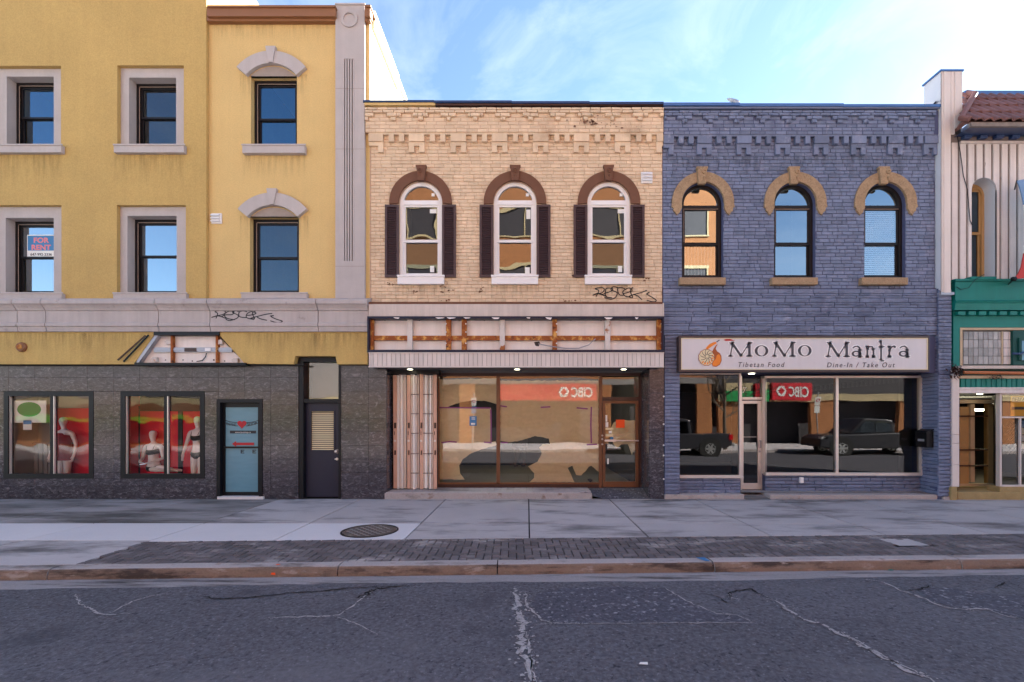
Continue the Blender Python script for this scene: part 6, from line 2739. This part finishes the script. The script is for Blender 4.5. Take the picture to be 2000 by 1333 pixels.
m.tube([(ex0 - .03, -.52, ez + .045), (ex0 - .1, -.40, ez + .14), (rx0 - .15, ry - .35, rz_ - .22), (rx0, ry, rz_ + .05)], .055, 8)
m.build('hip_ridge', 'tile_red', WB)
m = MB()
m.box(X(1883, .3), gx1, .28, .5, Z(186, .3), Z(178.5, .3))
m.build('ridge_flashing', 'bluemetal', WB)
m = MB()
m.box(ex0 - .01, gx1, -.53, -.48, Z(247, -.53), Z(239, -.53))
m.build('eave_board', 'groove', WB)
m = MB()
m.add([(ex0, -.49, Z(247, -.53)), (gx1, -.49, Z(247, -.53)), (gx1, .0, Z(268)), (X(1862), .0, Z(268))], [(0, 1, 2, 3)])
m.build('eave_soffit', 'navy', WB)
m = MB()
m.box(X(1876), gx1, -.02, .02, Z(276), Z(262))
m.build('eave_wall', 'groove', WB)
for k in range(14):
    c = 1882 + k * 31
    m = MB()
    pr = [(-.02, Z(275)), (-.02, Z(254)), (-.40, Z(250)), (-.40, Z(254)), (-.28, Z(257)), (-.18, Z(262)), (-.12, Z(269)), (-.10, Z(275))]
    m.along(pr, X(c) - .08, X(c) + .08)
    m.build('eave_bracket', 'navy', WB)

# green shop front
yg = -.10
m = MB()
m.px(1866, 2330, 548, 591, yg, .02)
m.px(1866, 2330, 545, 549, yg - .03, .02)
m.px(1896, 1946, 540.5, 546, yg - .05, .02)
m.build('fascia', 'green', WB)
m = MB()
PRg = [(0, Z(590)), (-.16, Z(590)), (-.20, Z(593)), (-.17, Z(597)), (-.15, Z(607)), (-.15, Z(609)), (0, Z(609))]
m.along(PRg, X(1869, -.2), gx1)
m.build('cornice', 'green', WB)
for k in range(22):
    a = 1872 + k * 20.2
    m = MB()
    m.px(a, a + 14, 608.5, 615.5, -.15, .0)
    m.build('dentil', 'green', WB)
m = MB()
m.px(1867, 2330, 609, 640, -.06, .02)
m.px(1862, 1866.9, 591, 716, -.06, .02)
m.px(1866.9, 1875.4, 640.1, 716, -.061, .02)
m.build('panel', 'green', WB)
m = MB()
m.box(X(1860), gx1, .0, .03, Z(760), Z(545))
m.build('front_backing', 'green_dark', WB)
m = MB()
m.px(1875.5, 2330, 640.5, 645, -.07, .0)
m.px(1875.5, 1880, 645, 715, -.07, .0)
m.px(1957, 1959.3, 648, 712, -.05, .0)
TW = m.build('transom_window', 'beige', WB)
cx_ = [1881.5 + 9.7 * k for k in range(8)] + [1957]
for i in range(8):
    for j in range(4):
        m = MB()
        a, b = cx_[i], cx_[i + 1]
        t = 648 + j * 16
        m.px(a + .5, b - .5, t + .5, t + 15.5, -.032 + random.uniform(-.004, .004), -.02)
        m.build('pane', 'lead_glass', TW)
for i in range(2):
    for j in range(4):
        m = MB()
        a = 1959.8 + i * 9.4
        t = 648 + j * 16
        m.px(a + .5, a + 8.9, t + .5, t + 15.5, -.032, -.02)
        m.build('pane', 'board_dirty', TW)
m = MB()
m.px(1880, 1979, 645, 713, -.022, -.01)
m.build('came', 'lead', TW)
m = MB()
m.px(1979, 2070, 646, 713, -.09, .0)
m.px(1991, 2060, 660, 704, -.12, -.09)
WBX = m.build('air_conditioner_cover', 'green_dark', WB)
m = MB()
m.px(1996, 2050, 666, 704, -.125, -.12)
m.build('cover_panel', 'blue_film', WBX)
m = MB()
m.tube([(X(1977, -.15), -.16, Z(691, -.15)), (X(1990, -.15), -.17, Z(692, -.15)), (X(2003, -.15), -.16, Z(688, -.15)), (X(2040, -.15), -.16, Z(687, -.15))], .024, 6)
m.build('hose', 'navy', WB)
m = MB()
m.px(1876, 2330, 714.5, 720.5, -.16, .0)
m.build('ledge', 'fascia', WB)
m = MB()
m.tube([(X(1881, -.2), -.20, Z(728, -.2)), (X(1930, -.2), -.20, Z(728.5, -.2)), (X(2000, -.2), -.20, Z(729.5, -.2)), (gx1, -.20, Z(731, -.2))], .036, 10)
m.build('awning_roller', 'copper', WB)
m = MB()
m.px(1874, 2330, 734, 739.5, -.15, .0)
m.build('wood_rail', 'beige', WB)
for k in range(44):
    m = MB()
    a = 1877 + k * 10
    m.px(a, a + 8.6, 740, 757.5, -.10 - .012 * (k % 2), .0)
    m.build('fluted_board', 'green', WB)
m = MB()
m.px(1874, 2330, 757, 768, -.12, .04)
m.px(1873, 2330, 757, 760, -.14, -.12)
m.build('beam', 'board_dirty', WB)
m = MB()
rr = random.Random(66)
for k in range(150):
    px, py = rr.gauss(1866, 7), rr.gauss(724, 6)
    m.add([(X(px, -.22), -.22 + rr.uniform(-.05, .05), Z(py, -.22)), (X(px + rr.uniform(-6, 6), -.22), -.24, Z(py + rr.uniform(3, 9), -.22)), (X(px + 1, -.22), -.22, Z(py + 1, -.22))], [(0, 1, 2)])
for k in range(60):
    px, py = rr.gauss(1945, 8), rr.gauss(736, 3)
    m.add([(X(px, -.18), -.18 + rr.uniform(-.03, .03), Z(py, -.18)), (X(px + rr.uniform(-6, 6), -.18), -.2, Z(py + rr.uniform(1, 5), -.18)), (X(px + 1, -.18), -.18, Z(py + 1, -.18))], [(0, 1, 2)])
tag(m.build('bristle_brush', 'brown_dark'), 'ragged dark bristle strip at the corner of the green shop front', 'bristles', kind='stuff')
m = MB()
m.px(1860, 1873.5, 722, 849, -.13, .02)
m.px(1860, 1873.5, 849.6, 866, -.131, .02)
m.px(1860, 1873.5, 866.6, 908, -.13, .02)
m.px(1860, 1873.5, 908.6, 951, -.132, .02)
m.build('column', 'board', WB)
m = MB()
m.px(1857.5, 1870, 951, 979, -.15, .05)
m.build('column_base', 'tan_stone', WB, bevel=.012)
m = MB()
m.px(1870.5, 2330, 961.5, 979, -.10, .9)
m.px(1953, 2330, 951, 961.5, -.09, .2)
m.build('base', 'tan_stone', WB, bevel=.01)
# shop door set back, window to its right
m = MB()
zs2 = Z(768)
m.box(X(1873), X(1956), .02, 1.6, zs2 + .0, zs2 + .03)
m.build('door_soffit', 'soffit', WB)
m = MB()
m.lathe((X(1918, .25), .3, zs2), (0, 0, -1), [(.05, -.01), (.05, .012)], 14)
m.build('downlight', 'downlight', WB)
m = MB()
m.px(1953, 1957, 768, 952, -.06, .03)
m.px(1957, 2330, 948, 952.5, -.08, .04)
m.px(1957, 2330, 768, 771, -.06, .03)
m.px(1957, 2330, 814, 817, -.05, .03)
m.px(1992, 1995, 817, 948, -.045, .03)
SW = m.build('shop_window', 'board', WB, bevel=.003)
m = MB()
m.quad(*[(X(p), -.01, Z(q)) for p, q in ((1957, 948), (2330, 948), (2330, 817), (1957, 817))])
m.build('pane', 'g_blue_shop', SW)
m = MB()
m.quad(*[(X(p), -.01, Z(q)) for p, q in ((1957, 814), (2330, 814), (2330, 771), (1957, 771))])
m.build('pane', 'g_shop', SW)
dz0 = Z(961.5)
m = MB()
# black door leaf standing open at an angle on the right of the entry
a, b = Vector((X(1953), .06, 0)), Vector((X(1941, .9), .95, 0))
m.add([(a.x, a.y, dz0 + .06), (b.x, b.y, dz0 + .06), (b.x, b.y, zs2 - .02), (a.x, a.y, zs2 - .02), (a.x + .05, a.y, dz0 + .06), (b.x + .05, b.y, dz0 + .06), (b.x + .05, b.y, zs2 - .02), (a.x + .05, a.y, zs2 - .02)],
      [(0, 1, 2, 3), (4, 7, 6, 5), (0, 4, 5, 1), (3, 2, 6, 7), (0, 3, 7, 4), (1, 5, 6, 2)])
m.build('door_leaf', 'black', WB)
m = MB()
yy = .55
m.px(1875, 1892, 795, 945, yy, yy + .12)
m.build('door_post', 'wood', WB)
m = MB()
m.px(1930, 1942, 790, 950, yy + .1, yy + .2)
m.build('door_post', 'wood', WB)
m = MB()
m.px(1896, 1904, 790, 942, yy, yy + .08)
m.px(1875, 1941, 781, 788, yy - .02, yy + .1)
m.px(1875, 1941, 945, 950, yy, yy + .1)
m.build('door_frame', 'beige', WB)
m = MB()
for py in (812, 878, 909):
    m.px(1875, 1930, py, py + 2.4, yy - .04, yy)
m.build('door_rail', 'brown_dark', WB)
m = MB()
m.quad(*[(X(p, yy), yy + .05, Z(q, yy)) for p, q in ((1890, 946), (1931, 946), (1931, 788), (1890, 788))])
m.build('door_pane', 'g_shop', WB)
room(WB, X(1874), 14.3, 1.2, 6.0, dz0, zs2)
m = MB()
m.quad((X(1874), .03, zs2), (X(1874), 1.3, zs2), (X(1874), 1.3, dz0), (X(1874), .03, dz0))
m.build('entry_wall', 'wood', WB)
m = MB()
x = X(1895, 2.0)
m.box(x - .6, x + .5, 1.9, 2.1, zs2 - .35, zs2 - .30)
m.build('fluorescent_light', 'tube', WB)
YP = thing('yellow_poster', (X(1990), 0, Z(795)), 'yellow and orange poster in the upper pane of the green shop', 'poster')
m = MB()
m.px(1974, 2040, 774, 813, .012, .016)
m.build('sheet', 'yellow_print', YP)
m = MB()
m.px(1976, 2040, 775.5, 786, .009, .012)
m.build('heading_band', 'cream', YP)
m = MB()
m.px(1976, 2040, 795, 800.5, .009, .012)
m.build('black_band', 'ink', YP)
m = MB()
for k in range(9):
    a = 1978 + k * 5.2
    m.px(a, a + 1.2, 777, 783.5, .006, .009)
    m.px(a + 1.2, a + 3.6, 777 + (k % 3) * 2.6, 778.2 + (k % 3) * 2.6, .006, .009)
    m.px(a + 3.2, a + 4.2, 778 + (k % 2) * 2, 783.5, .006, .009)
m.build('print', 'ink', YP)['kind'] = 'stuff'
for k, (t, u, mt) in enumerate(((822, 835, 'blue_print'), (837, 849, 'cream'), (851, 862, 'poster_white'), (864, 877, 'cream'))):
    m = MB()
    m.px(1996, 2016, t, u, .012, .016)
    o = m.build('window_flyer', mt)
    tag(o, ['blue flyer at the top of the column of flyers in the green shop window', 'cream flyer just under the blue one in the green shop window',
            'white flyer second from the bottom in the green shop window', 'cream flyer at the bottom of the column in the green shop window'][k], 'flyer', 'flyers in the green shop window')
m = MB()
for i in range(4):
    for j in range(5):
        c = Vector((X(1962 + i * 7 + j * 1.4, .5), .5, Z(835 + j * 13, .5)))
        m.tube([c, c + Vector((.13, 0, .14))], .018, 5)
LT2 = m.build('display_lattice', 'groove', None)
LT2['kind'] = 'stuff'
tag(LT2, 'slanted slats of a rack behind the green shop window', 'rack')

# fabric banner at the edge of the view
BN = thing('banner', (X(2000, -.5), -.5, Z(450, -.5)), 'curved blue and red fabric banner hanging by the white boards at the edge', 'banner')
yb = -.45
edge_ = [(1987, 353), (1992, 366), (1996.5, 382), (2000, 400), (2002, 430), (2002, 470), (2000, 495), (1995, 522), (1989, 535), (1981, 545)]
n = len(edge_)
for k, (i0, i1, mt) in enumerate(((0, 3, 'banner_blue'), (3, 6, 'poster_white'), (6, 9, 'banner_red'))):
    m = MB()
    pts = edge_[i0:i1 + 1]
    m.pprism(pts + [(2060, pts[-1][1] - (6 if k == 2 else 0)), (2060, pts[0][1] - (14 if k == 0 else 0))], yb, yb + .02)
    m.build('cloth', mt, BN)
m = MB()
m.lathe((X(1981, yb), yb + .01, Z(545, yb)), (1, 0, 0), [(.02, -.05), (.045, -.03), (.045, .03), (.02, .05)], 10)
m.tube([(X(1981, yb), yb + .01, Z(546, yb)), (X(1981, yb) + .3, -.02, Z(546, yb))], .014, 6)
m.tube([(X(1987, yb), yb + .01, Z(353, yb)), (X(1987, yb) + .4, -.02, Z(350, yb))], .014, 6)
m.build('rod', 'black', BN)['kind'] = 'stuff'

# cables running down the white boards
m = MB()
m.tube([(X(1868, -.02), -.03, Z(262)), (X(1874), -.02, Z(300)), (X(1880), -.02, Z(345)), (X(1888), -.02, Z(372)), (X(1891), -.02, Z(410)), (X(1893), -.02, Z(432)), (X(1897), -.02, Z(441))], .008, 5)
tag(m.build('cable', 'ink'), 'thin dark cable draped down the white boards beside the arched window', 'cable')
m = MB()
m.tube([(X(1908), -.16, Z(541)), (X(1903, -.16), -.17, Z(552)), (X(1892, -.14), -.14, Z(566)), (X(1876, -.13), -.13, Z(569)), (X(1868, -.13), -.13, Z(564))], .008, 5)
tag(m.build('cable', 'green_dark'), 'loop of thin cable hanging over the green fascia', 'cable')

# ================================================================== ACROSS THE STREET (seen in the glass)
OY = -22.0
m = MB()
m.box(-60, 60, OY - .5, -15.2, -.2, .0)
tag(m.build('far_sidewalk', 'slab_new'), kind='structure')
m = MB()
m.box(-60, 60, -15.2, -14.9, -.2, .0)
tag(m.build('far_kerb', 'kerb'), kind='structure')
BT = thing('bank_building', (2, OY - 4, 0), 'orange brick bank tower with dark ribbon windows across the street', 'building')
m = MB()
m.box(-9, 13.2, OY - 14, OY, 4.7, 25)
m.build('tower_wall', 'opp_brick', BT)
for k, z in enumerate((6.5, 10.55, 14.6, 18.65, 22.5)):
    m = MB()
    m.box(-8.4, 12.6, OY, OY + .03, z, z + 1.75)
    rb = m.build('ribbon_window', 'opp_dark', BT)
    m = MB()
    m.box(-8.5, 12.7, OY + .005, OY + .09, z + 1.75, z + 1.95)
    m.box(-8.5, 12.7, OY + .005, OY + .09, z - .10, z)
    for q in range(11):
        xx = -8.4 + q * 2.1
        m.box(xx - .05, xx + .05, OY + .005, OY + .08, z, z + 1.75)
    m.build('window_bars', 'opp_cream', rb)
m = MB()
for x in (-8.4, -4.4, 5.6, 9.4, 12.4):
    m.box(x - .5, x + .5, OY - .3, OY, 0, 4.7)
m.build('ground_pier', 'opp_brick', BT)
m = MB()
m.box(-9, 13.2, OY - 1.6, OY - 1.5, 0, 4.7)
m.build('ground_glass', 'opp_dark', BT)
m = MB()
m.box(-9, 13.2, OY - .5, OY + .02, 4.3, 4.7)
m.build('lintel', 'opp_grey', BT)


def bank_sign(x0, x1, tx, label):
    t = thing('bank_sign', ((x0 + x1) / 2, OY + .3, 3.6), label, 'sign', 'red bank signs across the street')
    m = MB()
    m.box(x0, x1, OY - .2, OY + .45, 3.1, 4.25)
    m.build('box', 'sign_red', t, bevel=.02)
    text('CIBC', .92, (tx, OY + .46, 3.35), 'poster_white', t, rot=(90, 0, 180), offset=.022, ext=.01, sx=.70)
    lx = tx - 1.95
    m = MB()
    hexo = lambda r_: [(lx + r_ * math.cos(math.pi / 3 * q) * .95, 3.68 + r_ * math.sin(math.pi / 3 * q)) for q in range(6)]
    o_, i_ = hexo(.40), [(lx + .23, 3.68), (lx, 3.68 + .26), (lx - .23, 3.68), (lx, 3.68 - .26)]
    m.prism(o_, OY + .455, OY + .47)
    m.build('logo_hexagon', 'poster_white', t)
    m = MB()
    m.prism(i_, OY + .465, OY + .48)
    m.build('logo_diamond', 'sign_red', t)
    return t


bank_sign(-2.0, 4.9, 4.6, 'wide red bank fascia sign reflected in the papered shop window')
bank_sign(16.2, 19.0, 18.8, 'red bank sign box at the building corner reflected in the restaurant glass')
GB = thing('green_sign_board', (15.0, OY + .2, 3.6), 'green and cream sign board across the street beside the bank sign', 'sign')
m = MB()
m.box(13.9, 16.1, OY - .2, OY + .35, 3.0, 3.75)
m.build('board', 'green_sign', GB, bevel=.02)
m = MB()
m.box(13.9, 16.1, OY - .2, OY + .3, 3.76, 4.3)
m.build('cream_top', 'opp_cream', GB)
GS = thing('green_shop', (-24, OY - 4, 0), 'low cream shop with a lime stripe across the street', 'building')
m = MB()
m.box(-42, -9.2, OY - 12, OY, 3.3, 6.6)
m.build('upper_wall', 'opp_grey', GS)
m = MB()
m.box(-42, -9.2, OY - .2, OY + .2, 2.75, 3.25)
m.build('cream_band', 'opp_cream', GS)
m = MB()
m.box(-42, -9.2, OY - 2, OY - .6, 0, 3.3)
m.build('shop_front', 'opp_brick', GS)
m = MB()
m.box(-42, -9.2, OY - .6, OY + .5, 1.55, 1.9)
m.build('lime_stripe', 'lime', GS)
m = MB()
m.box(-42, -9.2, OY - .6, OY + .3, 1.9, 2.75)
m.build('brown_band', 'brown_metal', GS)
m = MB()
for x in (-38, -33, -28, -23, -18, -13):
    m.box(x - 1.6, x + 1.6, OY - .58, OY - .5, .2, 1.5)
m.build('shop_glass', 'opp_dark', GS)
RS = thing('grey_block', (24, OY - 5, 0), 'low grey and brick shops beside the bank across the street', 'building')
m = MB()
m.box(13.4, 48, OY - 13, OY, 3.2, 5.6)
m.build('upper_wall', 'opp_dark', RS)
m = MB()
for x in (14.2, 20, 26, 33, 40):
    m.box(x - .8, x + .8, OY - .4, OY, 0, 3.2)
m.build('pier', 'opp_brick', RS)
m = MB()
m.box(13.4, 48, OY - 1.5, OY - 1.4, 0, 3.2)
m.build('shop_glass', 'opp_dark', RS)
m = MB()
m.box(13.4, 48, OY + .0, OY + .1, 3.0, 3.5)
m.build('cream_strip', 'opp_cream', RS)


def pickup(x0, sgn, label):
    """sgn=+1: nose towards +x; x0 = rear bumper (or nose when sgn=-1 mirrored)"""
    t = thing('pickup_truck', (x0 + sgn * 2.9, -13.9, RL), label, 'pickup truck', 'pickup trucks parked across the street')
    P = lambda u: x0 + sgn * u
    yk, yf = -14.85, -12.95
    z = RL
    m = MB()
    m.prism([(P(0), z + .55), (P(.05), z + 1.12), (P(2.0), z + 1.14), (P(2.05), z + 1.16), (P(4.15), z + 1.12), (P(5.5), z + 1.03), (P(5.75), z + .85), (P(5.8), z + .45), (P(5.1), z + .36), (P(.3), z + .40)], yk, yf)
    m.build('body', 'car', t, bevel=.06)
    m = MB()
    m.prism([(P(2.02), z + 1.1), (P(2.15), z + 1.82), (P(2.5), z + 1.9), (P(3.6), z + 1.88), (P(4.35), z + 1.12)], yk + .12, yf - .12)
    m.build('cab', 'car', t, bevel=.06)
    for a in (((2.22, 1.2), (2.3, 1.74), (3.05, 1.78), (3.05, 1.2)), ((3.15, 1.2), (3.15, 1.78), (3.5, 1.76), (4.1, 1.2))):
        m = MB()
        m.prism([(P(u), z + v) for u, v in a], yf - .115, yf - .09)
        m.build('side_window', 'g_dim', t)
    for u in (1.15, 4.75):
        m = MB()
        m.lathe((P(u), yf + .02, z + .40), (0, 1, 0), [(.56, -.10), (.56, .002)], 24)
        m.build('wheel_arch', 'tyre', t)
        for yy in (yf - .16, yk + .16):
            m = MB()
            m.lathe((P(u), yy, z + .39), (0, 1, 0), [(.25, -.12), (.37, -.12), (.39, -.08), (.39, .14), (.36, .18), (.26, .18)], 28)
            wh = m.build('wheel', 'tyre', t, smooth=False)
            m = MB()
            m.lathe((P(u), yy, z + .39), (0, 1, 0), [(.09, .17), (.08, .20), (.02, .20)], 14)
            for q in range(6):
                a = q * math.pi / 3
                c, s_ = math.cos(a), math.sin(a)
                m.add([(P(u) + c * .05 - s_ * .05, yy + .19, z + .39 + s_ * .05 + c * .05), (P(u) + c * .25 - s_ * .045, yy + .19, z + .39 + s_ * .25 + c * .045),
                       (P(u) + c * .25 + s_ * .045, yy + .19, z + .39 + s_ * .25 - c * .045), (P(u) + c * .05 + s_ * .05, yy + .19, z + .39 + s_ * .05 - c * .05)], [(0, 1, 2, 3)])
            m.ring(P(u), z + .39, .235, .262, 0, 2 * math.pi, 24, yy + .10, yy + .195)
            m.build('rim', 'rim', wh)
    m = MB()
    m.box(min(P(-.02), P(.2)), max(P(-.02), P(.2)), yf - .22, yf + .015, z + .80, z + 1.08)
    m.build('tail_light', 'lamp_red', t)
    m = MB()
    m.box(min(P(5.35), P(5.74)), max(P(5.35), P(5.74)), yf - .3, yf - .0, z + .82, z + .96)
    m.build('headlight', 'rim', t, bevel=.02)
    m = MB()
    m.box(min(P(-.15), P(.1)), max(P(-.15), P(.1)), yk + .05, yf - .05, z + .48, z + .66)
    m.build('bumper', 'rim', t, bevel=.03)
    m = MB()
    m.box(min(P(2.0), P(3.95)), max(P(2.0), P(3.95)), yf - .02, yf + .05, z + .36, z + .41)
    m.build('side_step', 'tyre', t)
    return t


pickup(10.4, -1, 'charcoal pickup truck seen by its tail in the left restaurant pane')
pickup(20.3, -1, 'charcoal pickup truck seen by its nose in the right restaurant pane')
rr = random.Random(41)
TR = thing('bare_tree', (11.4, -16.2, 0), 'bare leafless street tree across the street', 'tree')
m = MB()
m.tube([(11.4, -16.2, 0), (11.35, -16.2, 1.4), (11.45, -16.25, 2.8), (11.3, -16.2, 4.4)], .13, 8, taper=.07)
m.build('trunk', 'bark', TR)
m = MB()


def limb(p, d, ln, r_, lv):
    q = [p]
    for k in range(4):
        d = (d + Vector((rr.uniform(-.25, .25), rr.uniform(-.25, .25), rr.uniform(-.1, .22)))).normalized()
        q.append(q[-1] + d * ln / 4)
    m.tube(q, r_, 5, taper=r_ * .45)
    if lv:
        for k in range(4):
            b = q[rr.randint(1, 4)]
            limb(b, (d + Vector((rr.uniform(-1, 1), rr.uniform(-.8, .8), rr.uniform(-.3, .9)))).normalized(), ln * rr.uniform(.5, .75), r_ * .5, lv - 1)


for k in range(7):
    a = k * 2.4
    limb(Vector((11.38, -16.2, 1.8 + k * .42)), Vector((math.cos(a), math.sin(a) * .7, .6)).normalized(), 2.1, .055, 2)
m.build('crown', 'bark', TR)
for x, lab in ((15.9, 'parking sign post across the street by the right truck'), (-3.2, 'blue parking sign post across the street opposite the papered shop')):
    t = thing('sign_post', (x, -15.6, 0), lab, 'sign post')
    m = MB()
    m.tube([(x, -15.6, 0), (x, -15.6, 3.3)], .035, 8)
    m.build('post', 'galv', t)
    m = MB()
    m.box(x - .15, x + .15, -15.56, -15.54, 2.55, 3.0)
    m.build('plate', 'poster_white', t)
    m = MB()
    m.ring(x, 2.82, .07, .10, 0, 2 * math.pi, 20, -15.545, -15.53)
    m.build('prohibition_ring', 'lamp_red', t)
    m = MB()
    m.box(x - .15, x + .15, -15.56, -15.54, 2.1, 2.5)
    m.build('plate', 'blue_print' if x < 0 else 'poster_white', t)

# ================================================================== DIRT WITH A SHAPE OF ITS OWN
def dirt(parent, a, b, t, u, y, mat):
    m = MB()
    m.quad((X(a, y), y, Z(u, y)), (X(b, y), y, Z(u, y)), (X(b, y), y, Z(t, y)), (X(a, y), y, Z(t, y)))
    m.build('drip_stain', mat, parent)


for a, b, t, u in ((-20, 122, 298, 372), (219, 362, 298, 366)):
    dirt(YB, a, b, t, u, dl - .003, 'drip')
for a, b, t, u in ((470, 600, 300, 352), (468, 492, 146, 200), (577, 600, 146, 196), (468, 492, 422, 476), (580, 604, 422, 470), (404, 654, 41, 84)):
    dirt(YB, a, b, t, u, -.003, 'drip')
for a, b in ((-40, 190), (150, 305), (480, 640), (600, 716)):
    dirt(YB, a, b, 651, 690, yl - .003, 'drip')
for c in cxs:
    dirt(TB, c - 56, c + 58, 555, 590, -.0165, 'drip')
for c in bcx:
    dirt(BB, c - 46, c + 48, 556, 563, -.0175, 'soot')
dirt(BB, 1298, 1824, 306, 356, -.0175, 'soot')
for a, b in ((-60, 424), (514, 583), (667, 755)):
    dirt_m = MB()
    dirt_m.quad((X(a), -.20, .0045), (X(b), -.20, .0045), (X(b), -.004, .0045), (X(a), -.004, .0045))
    dirt_m.build('wall_foot_dirt', 'base_dirt', sidewalk)
for a, b in ((756, 1155), (1160, 1290), (1298, 1500), (1500, 1832), (1834, 2020)):
    dirt_m = MB()
    dirt_m.quad((X(a), -.32, .0045), (X(b), -.32, .0045), (X(b), -.16, .0045), (X(a), -.16, .0045))
    dirt_m.build('wall_foot_dirt', 'base_dirt', sidewalk)
